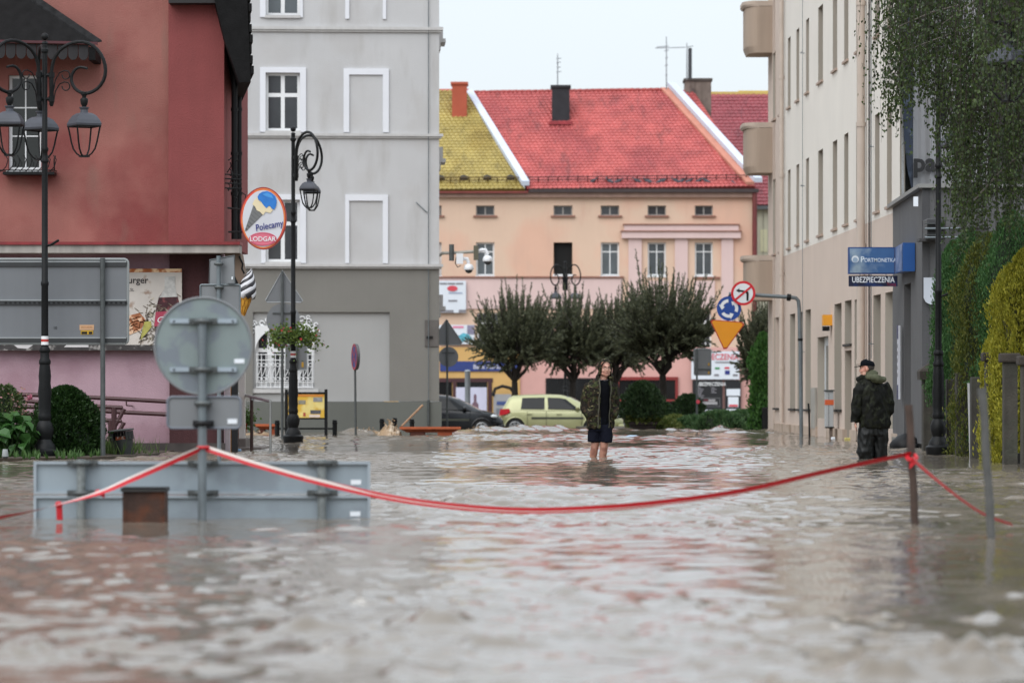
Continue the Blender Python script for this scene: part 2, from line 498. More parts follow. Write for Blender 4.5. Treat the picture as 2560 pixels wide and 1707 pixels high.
# raised bed at the left, just above the flood
bed = MB(); zt = .05
bed.prism([(-12,52.6,-1),( -7.75,52.6,-1),(-7.45,53.6,-1),(-6.2,54.6,-1),(-5.6,57,-1),(-5.6,61.3,-1),(-12,61.3,-1)], (0,0,1+zt))
struct(bed.build('flower_bed_soil', mat('wet_soil', (.05,.036,.024), .9, .35, 6, bump=.8, bscale=20)))
isl = MB(); isl.prism([(SX(1560,106),106,-1),(SX(1990,106),106,-1),(SX(2000,122),122,-1),(SX(1440,122),122,-1)], (0,0,.92))
struct(isl.build('traffic_island', mat('island_soil', (.06,.045,.03), .9, .3, 3)))
# ------------------------------------------------------------------ red corner house on the left
def red_house():
    D = 62.0
    M_SAL = mat('salmon_stucco', c(150,97,89), .9, .16, .9, streak=.03, bump=.4, bscale=45, col2=c(126,62,60), c2scale=.55, c2lo=.48, c2hi=.66, col3=c(128,100,90))
    M_REDW = mat('red_stucco', c(130,66,65), .9, .12, 1.1, streak=.04, bump=.4, bscale=45)
    M_PINK = mat('mauve_stucco', c(176,146,156), .9, .10, 1.3, streak=.03, bump=.4, bscale=45, col2=c(160,128,138), c2scale=.8)
    M_MAR = mat('maroon_stucco', c(70,40,42), .9, .18, 1.5, streak=.2, bump=.5, bscale=45)
    M_SLATE = mat('dark_slate', (.0075,.0072,.0075), .75, .4, 7, bump=.25, bscale=30, spec=.15)
    M_PEACHW = mat('pale_side_stucco', c(176,140,128), .9, .12, 1, streak=.1)
    h = thing('corner_house', 'red rendered corner house with slate canopy and pink lower storey', 'house', (SX(200,D), D, 0))
    x = lambda p, d=D: SX(p, d)
    z = lambda p, d=D: SZ(p, d)
    # upper wall with window opening
    o = (x(21), x(103), z(425), z(188))
    facade(MB(), (0,D,0), XV, FWD, x(-900), x(423), z(612), 14, [o], .14).build('upper_wall', M_SAL, h)
    bay = MB(); bay.box(x(423), x(562), D-.14, D+5.4, z(606), 14)
    bay.build('corner_bay', M_REDW, h)
    MB().poly((x(562)+.002,D-.139,z(606)),(x(562)-.34,D+5.5,z(606)),(x(562)-.34,D+5.5,14),(x(562)+.002,D-.139,14)).build('side_wall', M_PEACHW, h)
    window(h, (0,D,0), XV, FWD, o[0], o[1], o[2], o[3], .12, M_WHITE, mat('dim_glass', (.012,.014,.013), .08, .4, 2), cols=(.5,), rows=(.36,.66), fw=.05, mw=.022, sill=.03, proud=.05)
    # iron flower guard under the window
    gd = MB()
    zz = z(432)
    gd.box(x(14), x(142), D-.34, D-.02, zz-.05, zz)
    for px in (2,142):
        gd.tube([(x(px),D-.03,zz+.02),(x(px),D-.34,zz+.02),(x(px),D-.36,zz+.2),(x(px)+.02,D-.33,zz+.26)], .011, 6)
    for i in range(9):
        xx = x(20) + (x(140)-x(20))*i/8
        gd.tube([(xx-.06,D-.34,zz),(xx+.02,D-.37,zz+.08),(xx+.05,D-.36,zz+.2),(xx,D-.34,zz+.27)], .008, 6)
    gd.tube([(x(2),D-.34,zz+.02),(x(142),D-.34,zz+.02)], .012, 6)
    gd.build('window_guard', M_IRON, h)
    # slate canopy: sloping slate, red flashing, scalloped fringe
    e1 = z(94, D-.9)
    top = z(-100, D)
    cn = MB()
    dz = D-.85
    a = (SX(-900,dz), dz, SZ(84,dz)); b_ = (SX(244,dz), dz, SZ(109,dz))
    cn.poly(a, b_, (x(40), D-.02, z(-30)), (x(-900), D-.02, z(-30)))
    cn.poly(b_, (x(40), D-.02, z(-30)), (x(226), D-.02, z(104)))
    cn.poly(a, b_, (x(226), D-.02, z(112)), (x(-900), D-.02, z(86)))
    can = cn.build('canopy_roof', M_SLATE, h)
    hip = MB()
    p0, p1 = Vector((x(40), D-.02, z(-30))), Vector(b_)
    for i in range(11):
        q = p0.lerp(p1, (i+.2)/11.3); r_ = p0.lerp(p1, (i+1.25)/11.3)
        hip.obox(q + Vector((-.07,0,.0)), r_-q, (.15,-.04,.015), (0,0,.028))
    hip.build('hip_slates', mat('hip_slate', (.018,.018,.019), .75, .5, 9, spec=.15), can)
    fl = MB(); fl.prism([Vector(a)+Vector((0,-.03,-.02)), Vector(b_)+Vector((0,-.03,-.02)), Vector(b_)+Vector((0,-.03,.022)), Vector(a)+Vector((0,-.03,.022))], (0,.06,0))
    fl.build('flashing', mat('dark_red_flashing', c(74,26,34), .5, .2), can)
    M_FR = mat('fringe_board', c(38,36,38), .8, .3, 5)
    w = .172; xs = SX(234, dz) - w
    sc = None
    i = 0
    while xs > SX(-190, dz):
        zb = SZ(84,dz) + (SZ(109,dz)-SZ(84,dz))*(xs-a[0])/(b_[0]-a[0])
        if sc is None:
            s_ = MB(); pts = [(-.08,0,0),(.08,0,0),(.08,0,-.15)] + [(.08*math.cos(t),0,-.15-.10*math.sin(t)) for t in [math.pi*q/8 for q in range(1,8)]] + [(-.08,0,-.15)]
            s_.prism(pts, (0,.02,0)); sc = s_.mesh('scallop', M_FR)
        ob = link('scallop', sc, can); ob.location = (xs-h.location.x+h.location.x, dz+.03, zb-.03); i += 1
        xs -= w
    br = MB(); br.box(SX(221,dz), SX(238,dz), dz+.02, D, SZ(150,dz), SZ(118,dz)); br.build('canopy_bracket', M_SLATE, can)
    # steep slate overhang on the street side
    ov = MB(); y0 = D-.5
    pts = [S(470,-260,y0), S(611,-260,y0), S(619,5,y0), S(627,206,y0), S(598,206,y0), S(563,105,y0)]
    ov.prism(pts, (-.66, 6.0, 0))
    rf = ov.build('roof', M_SLATE, h)
    ed = MB()
    for i in range(15):
        py = -180 + i*26; q = S(612+ (py+260)*.033, py, y0-.01)
        ed.obox(q, (.03+.012*(i%3),0,-.004), (-.56,5,0), (0,0,.13))
    ed.build('slate_edge', M_SLATE, rf)
    fe = MB(); fe.box(SX(421,D-.45), SX(612,D-.45), D-.45, D+.3, SZ(8,D-.45), 14.2); fe.build('front_eave', mat('dark_eave', c(34,32,33), .7, .2), rf)
    # ledge: red metal capping, pale fascia
    Dl = D-.62
    MB().box(x(-900), SX(600,Dl), Dl, D+.02, SZ(612,Dl), SZ(612,Dl)+.05).build('ledge_capping', mat('red_capping', c(128,38,42), .5, .2, 3, streak=.2), h)
    MB().box(x(-900), SX(598,Dl), Dl+.04, D+.02, SZ(632,Dl), SZ(612,Dl)-.002).build('ledge_fascia', mat('dirty_pale_fascia', c(164,158,152), .8, .15, 2, streak=.25), h)
    # lower storey
    MB().box(x(-900), x(423), D+.16, D+.5, -1, SZ(612,Dl)).build('lower_wall', M_PINK, h)
    MB().box(x(423), x(553), D+.05, D+.6, -1, SZ(612,Dl)).build('maroon_pier', M_MAR, h)
    MB().box(x(-900), x(562), D+.03, D+.12, -1, .16).build('plinth', mat('dark_plinth', c(70,64,62), .9, .3, 4), h)
    MB().poly((x(553),D+.05,-1),(x(553)-.2,D+5.4,-1),(x(553)-.2,D+5.4,4),(x(553),D+.05,4)).build('shop_side_wall', M_PINK, h)
    MB().box(SX(562,D+.3), SX(574,D+.3), D+.3, D+.5, -1, SZ(632,Dl)).build('door_jamb', mat('pale_jamb', c(172,160,164), .8, .1), h)
    MB().box(SX(598,D+4.5), SX(613,D+4.5), D+4.4, D+4.6, -.5, SZ(850,D+4.5)).build('door_post', mat('cream_door_post', c(206,202,194), .6, .08), h)
    MB().box(SX(575,D+1), SX(580,D+1), D+1, D+1.1, -.5, SZ(960,D+1)).build('yellow_strip', mat('yellow_strip', c(190,130,30), .6, .1), h)
    MB().box(SX(578,D-.2), SX(594,D-.2), D-.2, D-.08, -1, SZ(640,D-.2)).build('black_post', M_BLACK, h)
    tn = MB(); q = D-.3
    tn.prism([S(560,634,q), S(601,634,q), S(612,706,q), S(598,712,q)], (0,.7,0))
    tn.build('shop_fascia', mat('tan_fascia', c(122,104,90), .8, .15), h)
    # drain pipes and cable clutter on the corner
    for px, d, py0 in ((586, D+.4, 122), (597, D+2.6, 205)):
        pp = MB(); pp.tube([S(px-6,py0-14,d), S(px-1,py0+6,d), S(px,py0+26,d), S(px,598,d)], .052, 10)
        for py in (170,270,380,480): pp.tube([S(px,py,d), S(px,py+8,d)], .064, 10)
        pp.build('drain_pipe', M_BLACK, h, 40)
    cl = MB(); random.seed(4)
    for k in range(16):
        q = S(random.uniform(566,608), random.uniform(395,500), D-.1+random.uniform(0,.3)); r_ = q + Vector((random.uniform(-.08,.08), .02, random.uniform(-.2,.2)))
        cl.tube([q, q.lerp(r_,.5)+Vector((.04,0,.02)), r_], .009, 5)
    for py in (436,447,458,470): cl.tube([S(563,py,D-.1), S(604,py+2,D+.1)], .012, 6)
    cl.tube([S(598,640,D-.3), S(607,660,D-.3), S(605,672,D-.3), S(611,684,D-.3)], .016, 6)
    cl.build('cable_brackets', M_IRON, h)['kind'] = 'stuff'
    # banner with a bottle on the lower wall
    Db = D+.0
    bn = MB(); bn.box(SX(-40,Db), SX(455,Db), Db-.03, Db, SZ(868,Db), SZ(672,Db))
    ban = bn.build('banner', mat('banner_print', c(206,198,190), .6, .08, 4, col2=c(150,120,100), c2scale=5, c2lo=.60, c2hi=.72), h)
    y = Db-.034
    st = MB(); st.box(SX(-40,Db), SX(455,Db), y-.001, y+.002, SZ(681,Db), SZ(672,Db)); st.build('banner_orange_edge', mat('print_orange', c(176,96,40), .6, .3, 6, col2=c(225,190,150), c2scale=6), ban)
    st = MB(); st.box(SX(-40,Db), SX(455,Db), y-.002, y+.002, SZ(876,Db), SZ(862,Db)); st.build('banner_dark_edge', mat('print_dark_wood', c(62,58,58), .7, .4, 8, col2=c(150,146,142), c2scale=5, c2lo=.55, c2hi=.62), ban)
    T = lambda px, py, o_=0: Vector((SX(px,Db), y-.004-o_, SZ(py,Db)))
    tx = MB(); text(tx, 'Hamburger', T(371,708), XV, ZV, .155, .012, align='RIGHT'); text(tx, '0.5L', T(336,728), XV, ZV, .07, .004, align='RIGHT')
    tx.build('lettering', mat('print_black', c(46,40,40), .6, .1), ban)
    bt = MB()
    bt.poly(T(414,694),T(438,693),T(437,714),T(443,735),T(449,758),T(443,830),T(440,866),T(392,860),T(386,812),T(391,770),T(398,742),T(412,722))
    bt.build('bottle_print', mat('print_cola', c(64,24,30), .4, .4, 14, col2=c(120,60,62), c2scale=9), ban)
    gl = MB(); gl.poly(T(412,692,.002),T(439,691,.002),T(438,714,.002),T(444,742,.002),T(398,744,.002),T(412,722,.002)); gl.build('bottle_neck_print', mat('print_glass', c(190,188,184), .4, .25, 14), ban)
    lb = MB(); lb.poly(T(390,780,.003),T(446,776,.003),T(447,812,.003),T(386,816,.003)); lb.build('bottle_label_print', mat('print_pink_label', c(172,60,84), .5, .12), ban)
    tx = MB(); text(tx, 'Coca', T(391,806,.005), XV, ZV, .14, .008, .4); tx.build('lettering', M_WHITE, ban)
    straw = MB(); random.seed(12)
    for k in range(150):
        px, py = random.gauss(385,32), random.gauss(815,38)
        if not (322 < px < 453 and 730 < py < 862): continue
        a_ = random.uniform(0,3.14); l = random.uniform(8,24); q = T(px,py,.001); r_ = T(px+l*math.cos(a_), py+l*math.sin(a_)*.8, .001)
        n_ = (r_-q).cross(YV).normalized()*.006; straw.poly(q-n_, r_-n_, r_+n_, q+n_); 
    straw.build('straw_print', mat('print_straw', c(104,92,78), .7, .5, 20, col2=c(205,195,170), c2scale=9), ban)['kind'] = 'stuff'
    bu = MB()
    bu.poly(T(318,790,.001),T(350,782,.001),T(365,800,.001),T(352,826,.001),T(322,838,.001)); bu.build('burger_print', mat('print_bun', c(170,104,66), .6, .4, 12, col2=c(214,180,150), c2scale=12), ban)
    le = MB(); le.poly(T(362,804,.004),T(378,803,.004),T(380,816,.004),T(366,834,.004),T(352,850,.004),T(356,826,.004)); le.build('lettuce_print', mat('print_lettuce', c(176,170,88), .6, .3, 14), ban)
    bw = MB(); bw.poly(T(160,868,.003),T(178,852,.003),T(222,852,.003),T(222,868,.003)); bw.poly(T(35,862,.003),T(45,870,.003),T(70,872,.003),T(84,862,.003)); bw.build('plate_print', mat('print_plate', c(210,206,206), .6, .1), ban)
    return h
red_house()

# maroon pipe handrails of the ramp in front of the pink wall
def ramp_rail():
    t = thing('ramp_railing', 'maroon pipe handrails along the ramp by the pink wall', 'railing', (SX(250,60.5), 60.5, 0))
    m = mat('maroon_paint', c(72,42,44), .45, .15)
    d = 61.2; q = 59.6
    MB().tube([S(-200,980,d), S(120,988,d), S(300,997,d), S(425,1004,d)], .035, 8).build('upper_rail', m, t, 40)
    MB().tube([S(-200,1010,d), S(120,1018,d), S(300,1030,d), S(425,1036,d)], .035, 8).build('lower_rail', m, t, 40)
    MB().tube([S(-200,995,q), S(60,1002,q), S(215,1014,q), S(306,1019,q), S(311,1022,q), S(288,1064,q), S(284,1075,q)], .034, 8).build('front_upper_rail', m, t, 40)
    MB().tube([S(-200,1025,q), S(60,1033,q), S(215,1048,q), S(303,1052,q), S(310,1056,q), S(294,1085,q), S(290,1100,q)], .034, 8).build('front_lower_rail', m, t, 40)
    for px, py in ((285,1018),(277,1050)): MB().cyl(S(px,py,q), Vector((SX(px,q),q,-.2)), .045, n=10).build('post', m, t, 40)
    for px in (26,190,316): MB().tube([S(px,990+px*.035,d), S(px,1002+px*.035,d), S(px+1,1004+px*.035,d)+Vector((0,.95,0))], .012, 6).build('bracket', m, t)
ramp_rail()
# ------------------------------------------------------------------ grey tenement
def grey_house():
    D0 = 95.0; sl = .06
    xr = SX(1098, D0)
    U = Vector((1, sl, 0)).normalized(); N = Vector((U.y, -U.x, 0))
    O = Vector((xr, D0, 0)) - U*12
    M_G = mat('grey_stucco', c(190,190,191), .9, .05, .8, streak=.012, bump=.3, bscale=40, col2=c(186,185,185), c2scale=.6, col3=c(172,170,168))
    M_GD = mat('dark_grey_stucco', c(126,124,119), .9, .07, .8, streak=.015, bump=.3, bscale=40)
    M_GP = mat('plinth_grey', c(102,104,99), .9, .08, 1, streak=.03)
    M_TRIM = mat('pale_grey_trim', c(190,189,188), .8, .05, 2, streak=.08)
    h = thing('grey_tenement', 'grey rendered tenement with white window surrounds and a darker ground storey', 'building', (xr-3, D0+.5, 0))
    def u(px):                      # photo column -> distance along the facade
        k = (px-CX)/FPX             # (O+U*u).x = k*(O+U*u).y
        return (k*O.y-O.x)/(U.x-k*U.y)
    def z(py, px=850): d = (O+U*u(px)).y; return SZ(py, d)
    P = lambda px, py, w=0: O + U*u(px) + ZV*z(py,px) - N*w
    zb1 = z(660)
    ops = [(u(664),u(750),z(40),z(-120)), (u(664),u(750),z(328),z(183)), (u(664),u(750),z(655),z(500)),
           (u(873),u(957),z(48),z(-120),.07), (u(873),u(957),z(331),z(187),.07), (u(873),u(957),z(658),z(502),.07)]
    facade(MB(), O, U, N, 0, 12, zb1, 16, ops[:3], .14).build('upper_wall', M_G, h)
    # blind niches are shallow recesses framed in white: the wall behind stays flush, the frame stands proud
    lower_op = [(u(632),u(974),z(1003),z(780),.09), (u(634),u(790),z(972),z(812),.09)]
    facade(MB(), O, U, N, 0, 12, z(1003), zb1, [lower_op[0]], .09).build('ground_storey_wall', M_GD, h)
    # recessed pale panel with the window hole
    facade(MB(), O - N*.09, U, N, u(632), u(974), z(1003), z(780), [(u(638),u(786),z(970),z(815))], .12).build('recessed_panel', mat('light_panel_stucco', c(164,164,163), .9, .05, .8, streak=.012), h)
    MB().obox(O + N*.05 + ZV*-1.2, U*12.06, -N*.4, ZV*(1.2+z(1004))).build('plinth', M_GP, h)
    # side wall down the next street
    C_ = O + U*12
    Vv = Vector((-.045, 1, 0)).normalized()
    MB().poly(C_+ZV*-1, C_+Vv*14+ZV*-1, C_+Vv*14+ZV*16, C_+ZV*16).build('side_wall', M_G, h)
    # string courses returning round the corner
    for py, hh, pr in ((71,.13,.09),(337,.12,.09),(663,.12,.12)):
        cmb = MB(); zz = z(py)
        cmb.obox(O+N*pr+ZV*(zz-hh*.35), U*12.10, -N*(pr+.1), ZV*hh*.6); cmb.obox(O+N*pr*.6+ZV*(zz-hh*.75), U*12.06, -N*(pr+.1), ZV*hh*.38)
        cmb.build('string_course', M_TRIM, h)
    for py in (95, 395, 765):       # window heads on the side street, seen edge on
        b = MB(); q = C_+Vv*1.2+ZV*SZ(py,96)
        b.obox(q+ZV*.0, (.13,0,0), Vv*1.2, ZV*.3); b.obox(q+ZV*-.10, (.2,0,0), Vv*1.2, ZV*.10); b.obox(q+ZV*-.28, (.07,0,0), Vv*1.2, ZV*.18)
        b.build('side_window_head', M_TRIM, h)
    M_SUR = mat('white_surround', c(222,224,230), .6, .03, 2)
    def surround(px0,px1,py0,py1,ipx0,ipx1,ipy0, pr=.045, sill=False):
        m = MB(); a,b_,e,f = u(px0),u(px1),z(py1),z(py0); ia,ib,ie = u(ipx0),u(ipx1),z(ipy0)
        for (p,q,r_,s_) in ((a,ia,e,f),(ib,b_,e,f),(ia,ib,ie,f)):
            m.obox(O+U*p+ZV*r_+N*pr, U*(q-p), -N*(pr+.05), ZV*(s_-r_))
        return m.build('window_surround', M_SUR, h)
    surround(650,765,170,331,664,750,183); surround(653,765,487,658,664,750,500); surround(650,757,-140,45,664,750,-120)
    surround(859,972,172,331,873,957,187); surround(863,970,487,658,873,957,502); surround(863,965,-140,48,873,957,-120)
    for (a,b_,e,f),g in ((ops[0],M_GLASS_GREY),(ops[1],M_GLASS),(ops[2],M_GLASS)):
        window(h, O, U, N, a, b_, e, f, .11, M_WHITE, g, cols=(.5,), rows=(.62,), fw=.07, mw=.10, sill=.02, sillmat=M_TRIM, proud=.06)
    # arched ground floor window with white joinery and wrought grille
    aw = MB(); On = O - N*.09
    Q = lambda px, py, w=0: On + U*u(px) + ZV*z(py,px) - N*w
    aw.obox(Q(638,970,.06), U*(u(786)-u(638)), -N*.04, ZV*.14)
    for px0,px1 in ((638,646),(668,684),(740,752),(779,786)): aw.obox(Q(px0,968,.06), U*(u(px1)-u(px0)), -N*.05, ZV*(z(818)-z(968)))
    aw.obox(Q(646,880,.061), U*(u(779)-u(646)), -N*.045, ZV*.10)
    # spandrels that make the arch
    for sgn, cx0 in ((-1, 638), (1, 786)):
        pts = []
        for k in range(11):
            t = math.pi/2*k/10; pts.append(Q(712+sgn*74*math.sin(t), 880-64*math.cos(t), -.005))
        poly = [Q(712,814,-.005)] + pts[1:] + [Q(712+sgn*74,814,-.005)]
        aw.prism(poly, -N*-.10)
    w = aw.build('arched_window', M_WHITE, h)
    MB().obox(Q(638,970,.11), U*(u(786)-u(638)), -N*.01, ZV*(z(815)-z(970))).build('pane', M_GLASS, w)
    MB().obox(Q(628,982,-.06), U*(u(796)-u(628)), -N*.16, ZV*.10).build('sill', M_TRIM, w)
    gr = MB()
    for i in range(13):
        px = 642+i*11.6; gr.tube([Q(px,970,-.02), Q(px,884,-.02)], .012, 5)
    for py in (968,955,900,886): gr.tube([Q(640,py,-.02), Q(784,py,-.02)], .012, 5)
    for i in range(12):
        px = 648+i*11.6
        for py, rr in ((947,.045),(912,.045)):
            gr.tube([Q(px,py,-.03)+U*(rr*math.cos(t))+ZV*(rr*math.sin(t)) for t in [6.28*k/10 for k in range(10)]], .01, 5, closed=True)
        gr.tube([Q(px-4,940,-.03), Q(px+1,930,-.03), Q(px+4,918,-.03)], .01, 5)
    gr.build('grille', M_WHITE, w)
    # white scroll ornament either side of the arch
    for cx0, sgn in ((655,1),(778,-1)):
        orn = MB(); random.seed(int(cx0))
        for k in range(9):
            px, py, rr = cx0+random.uniform(-26,20), 800+random.uniform(-8,34)*(.6+.4*(k%2)), random.uniform(.05,.10)
            orn.tube([Q(px,py,-.04)+U*(rr*(1-t*.12)*math.cos(t))+ZV*(rr*(1-t*.12)*math.sin(t)) for t in [.55*k2 for k2 in range(12)]], .018, 5)
        orn.build('scroll_ornament', M_WHITE, h)
    # corner details: dark raised patch, tie rod, lightning rod strip
    MB().obox(P(1062,866,-.03), U*(u(1096)-u(1062)), -N*.05, ZV*(z(800)-z(866))).build('corner_patch', mat('dark_patch', c(98,94,91), .9, .12, 3, streak=.2), h)
    MB().obox(P(1066,846,-.06), U*.16, -N*.04, ZV*.06).build('name_plate', M_BLACK, h)
    MB().tube([P(1071,1062,-.09), P(1071,1000,-.09)], .035, 8).build('cable_guard', M_GALV_DK, h, 40)
    MB().tube([P(1071,1000,-.06), P(1071,-150,-.04)], .012, 6).build('lightning_conductor', M_GALV, h)
    MB().tube([P(1040,506,-.03), P(1068,532,-.03)], .012, 6).build('stay_wire', M_GALV, h)
    rf = MB(); rf.obox(O+ZV*16+N*.4, U*12.4, -N*9, ZV*.3); rf.build('roof', mat('roof_dark', (.05,.04,.04), .8), h)
    return h
grey_house()

def cctv():
    d = 95.2
    t = thing('camera_bracket', 'steel arm with two white dome cameras on the grey corner', 'camera', S(1100,640,d))
    ar = MB(); ar.tube([S(1097,640,d), S(1106,633,d), S(1140,632,d), S(1190,629,d)], .04, 8); ar.build('arm', mat('pale_arm', c(150,148,140), .6, .15), t, 40)
    MB().cyl(S(1129,652,d-.1), S(1129,611,d-.1), .065, n=12).build('junction_can', M_GALV_DK, t, 40)
    MB().box(SX(1184,d), SX(1196,d), d-.1, d+.1, SZ(650,d), SZ(614,d)).build('end_plate', mat('olive_plate', c(92,90,76), .7), t)
    wm = mat('camera_white', c(226,228,232), .35, .03)
    for (x0,y0,x1,y1) in ((1196,628,1219,643),(1150,650,1172,664)):
        b = MB()
        if x0 < 1180: b.box(SX(1141,d), SX(1158,d), d-.14, d, SZ(660,d), SZ(634,d))
        b.tube([S(x0-3,y0+2,d), S(x0+8,y0-3,d), S(x0+18,y0-3,d), S(x1,y1-6,d)], .05, 10)
        b.lathe([(.03,.14),(.10,.11),(.125,.05),(.13,0),(.12,-.02)][::-1], S(x1,y1+9,d)+Vector((0,-.05,0)), 16)
        cm = b.build('camera_housing', wm, t, 50)
        b = MB(); b.ell(S(x1,y1+10,d)+Vector((0,-.05,-.01)), (.10,.10,.09), 14, 8); b.build('dome', M_GLASS, cm, 60)
    MB().tube([S(1141,640,d-.1), S(1138,658,d-.1), S(1144,668,d-.1), S(1152,664,d-.1)], .014, 6).build('cable', M_BLACK, t)
cctv()
# ------------------------------------------------------------------ houses across the square
def tile_mesh(name, U, V, N, w, l, m, lip=.034):
    """one pantile in the skewed frame of its roof"""
    prof = [(0,.0),(.22,.025),(.45,.036),(.68,.016),(.86,0),(1.0,.004)]
    mb = MB(); vs = []; fs = []; n = len(prof)
    for (v, h) in ((0, lip), (1.06, .0)):
        for a, b_ in prof: vs.append(U*(a*w*1.03) + V*(v*l) + N*(b_+h))
    for a, b_ in prof: vs.append(U*(a*w*1.03) + N*(b_-.01))
    for i in range(n-1): fs += [(i, i+1, n+i+1, n+i), (2*n+i, 2*n+i+1, i+1, i)]
    mb.add(vs, fs)
    return mb.mesh(name, m)
def tiled_roof(parent, E0, E1, R0, R1, w, l, m, under):
    """eave E0-E1, ridge R0-R1: an under-sheet plus pantiles; the 300 lowest (largest in view) are parts of their own"""
    E0, E1, R0, R1 = map(Vector, (E0, E1, R0, R1))
    U = (E1-E0).normalized(); L = (R0-E0).length; V = (R0-E0).normalized(); N = U.cross(V).normalized()
    if N.z < 0: N = -N
    nu = max(1, round((E1-E0).length/w)); w = (E1-E0).length/nu
    nv = max(1, round(L/l)); l = L/nv
    mb = MB(); mb.prism([E0,E1,R1,R0], -N*.12)
    roof = mb.build('roof', under, parent)
    tm = tile_mesh('tile', U, V, N, w, l, m)
    rest = MB(); cnt = 0
    tv = [Vector(v.co) for v in tm.vertices]; tf = [tuple(p.vertices) for p in tm.polygons]
    for j in range(nv):
        for i in range(nu):
            p = E0 + U*(i*w) + V*(j*l) + N*(.02+.008*random.random())
            if cnt < 300:
                o = link('tile', tm, roof); o.location = p; cnt += 1
            else: rest.add([v + p for v in tv], tf)
    if rest.v:
        o = rest.build('tiles', m, roof); o['kind'] = 'stuff'
    return roof, U, V, N

def square_house():
    D = 160.0
    x = lambda p, d=D: SX(p,d)
    z = lambda p, d=D: SZ(p,d)
    M_P = mat('peach_stucco', c(213,184,162), .9, .06, .5, streak=.012, bump=.3, bscale=20, col2=c(212,172,150), c2scale=.25, col3=c(206,168,148))
    M_PP = mat('pale_pink_stucco', c(212,186,182), .9, .06, .6, streak=.02)
    M_BRN = mat('brown_sill', c(140,98,84), .8, .1)
    M_RT = mat('red_roof_tile', c(184,94,90), .55, .20, 1.6, col2=c(162,80,80), c2scale=.5, c2lo=.42, c2hi=.66, spec=.35, world=True, col3=c(112,66,66))
    M_YT = mat('yellow_roof_tile', c(164,146,84), .5, .2, 1.3, col2=c(146,126,66), c2scale=.5, spec=.35, world=True, col3=c(110,98,60))
    h = thing('square_house', 'peach rendered house with red tiled roof across the square', 'house', (x(1500), D, -1))
    ops = []
    attic = [(1096,1104),(1190,1236),(1384,1431),(1502,1548),(1619,1665),(1737,1782)]
    for a,b_ in attic: ops.append((x(a),x(b_),z(539),z(514)))
    main = [(1096,1104),(1190,1236),(1384,1431),(1502,1548),(1619,1665),(1737,1782)]
    for a,b_ in main: ops.append((x(a),x(b_),z(689),z(606)))
    low = [(1193,1268),(1750,1778)]
    for a,b_ in low: ops.append((x(a),x(b_),z(868),z(782)))
    facade(MB(), (0,D,0), XV, FWD, x(960), x(1882), z(870), z(470), ops, .22).build('wall', M_P, h)
    for i,(a,b_) in enumerate(attic):
        window(h, (0,D,0), XV, FWD, x(a), x(b_), z(539), z(514), .14, mat('grey_sash', c(150,146,142), .6, .1), M_GLASS, cols=(.5,), fw=.05, mw=.06, sill=.12, sillmat=M_BRN, proud=.10, name='attic_window')
    for i,(a,b_) in enumerate(main):
        if i == 2:
            MB().box(x(a), x(b_), D+.20, D+.9, z(689), z(606)).build('open_window', mat('dark_room', (.004,.004,.004), .9, 0), h)
            MB().box(x(a)-.03, x(b_)+.03, D-.06, D+.2, z(691), z(686)).build('open_window_sill', M_WHITE, h)
        else:
            window(h, (0,D,0), XV, FWD, x(a), x(b_), z(689), z(606), .16, M_WHITE, M_GLASS_GREY if i else M_GLASS, cols=(.5,), rows=(.72,), fw=.07, mw=.045, sill=.03, sillmat=M_WHITE, proud=.06)
    for a,b_ in low: window(h, (0,D,0), XV, FWD, x(a), x(b_), z(868), z(782), .16, M_WHITE, M_GLASS, cols=(.5,), rows=(.7,), fw=.06, mw=.05)
    # bands and portico relief
    MB().box(x(960), x(1556), D-.06, D+.0, z(772), z(696)).build('pale_band', M_PP, h)
    MB().box(x(960), x(1560), D-.12, D+.0, z(695), z(691)).build('band_moulding', M_BRN, h)
    MB().box(x(1735), x(1800), D-.10, D+.0, z(697), z(692)).build('band_moulding', M_BRN, h)
    MB().box(x(960), x(1882), D-.22, D, z(494), z(478)).build('eave_cornice', mat('brownish_cornice', c(150,122,110), .8, .12, streak=.1), h)
    MB().box(x(1322), x(1896), D-.36, D, z(482), z(473)).build('gutter', mat('dark_gutter', c(58,46,46), .6, .2), h)
    MB().box(x(960), x(1320), D-.36, D, z(484), z(479)).build('gutter', mat('rust_gutter', c(120,52,46), .6, .2), h)
    for a,b_,e,f,p in ((1560,1846,579,563,.16),(1554,1851,596,580,.24)):
        MB().box(x(a), x(b_), D-p, D, z(e), z(f)).build('portico_cornice', M_PP, h)
        MB().box(x(a)-.05, x(b_)+.05, D-p-.05, D, z(f), z(f-3)).build('cornice_capping', M_BRN, h)
    for a,b_ in ((1571,1604),(1687,1719),(1803,1833)): MB().box(x(a), x(b_), D-.10, D, z(805), z(597)).build('pilaster', M_PP, h)
    for a,b_ in ((1620,1672),(1735,1787)): MB().box(x(a), x(b_), D-.06, D, z(770), z(702)).build('panel', M_PP, h)
    # ground floor shops
    M_Y = mat('yellow_shopfront', c(206,166,104), .8, .1, 1)
    MB().box(x(960), x(1300), D-.10, D+.4, -1, z(868)).build('yellow_shop_wall', M_Y, h)
    MB().box(x(1300), x(1882), D-.02, D+.4, -1, z(868)).build('shop_wall', mat('pink_shop_wall', c(206,160,152), .9, .08, .8), h)
    MB().box(x(1100), x(1300), D-.16, D-.10, z(928), z(903)).build('bank_fascia', mat('bank_blue', c(40,58,120), .5, .08), h)
    tx = MB(); text(tx, 'Bank Polski', (x(1252),D-.17,z(922)), XV, ZV, .26, .02, align='RIGHT'); tx.build('lettering', mat('bank_letter', c(190,190,205), .6), h)
    M_SH = mat('shop_glass', (.012,.012,.013), .12, .4, 1)
    M_FR = mat('shop_frame_maroon', c(66,34,38), .6, .15)
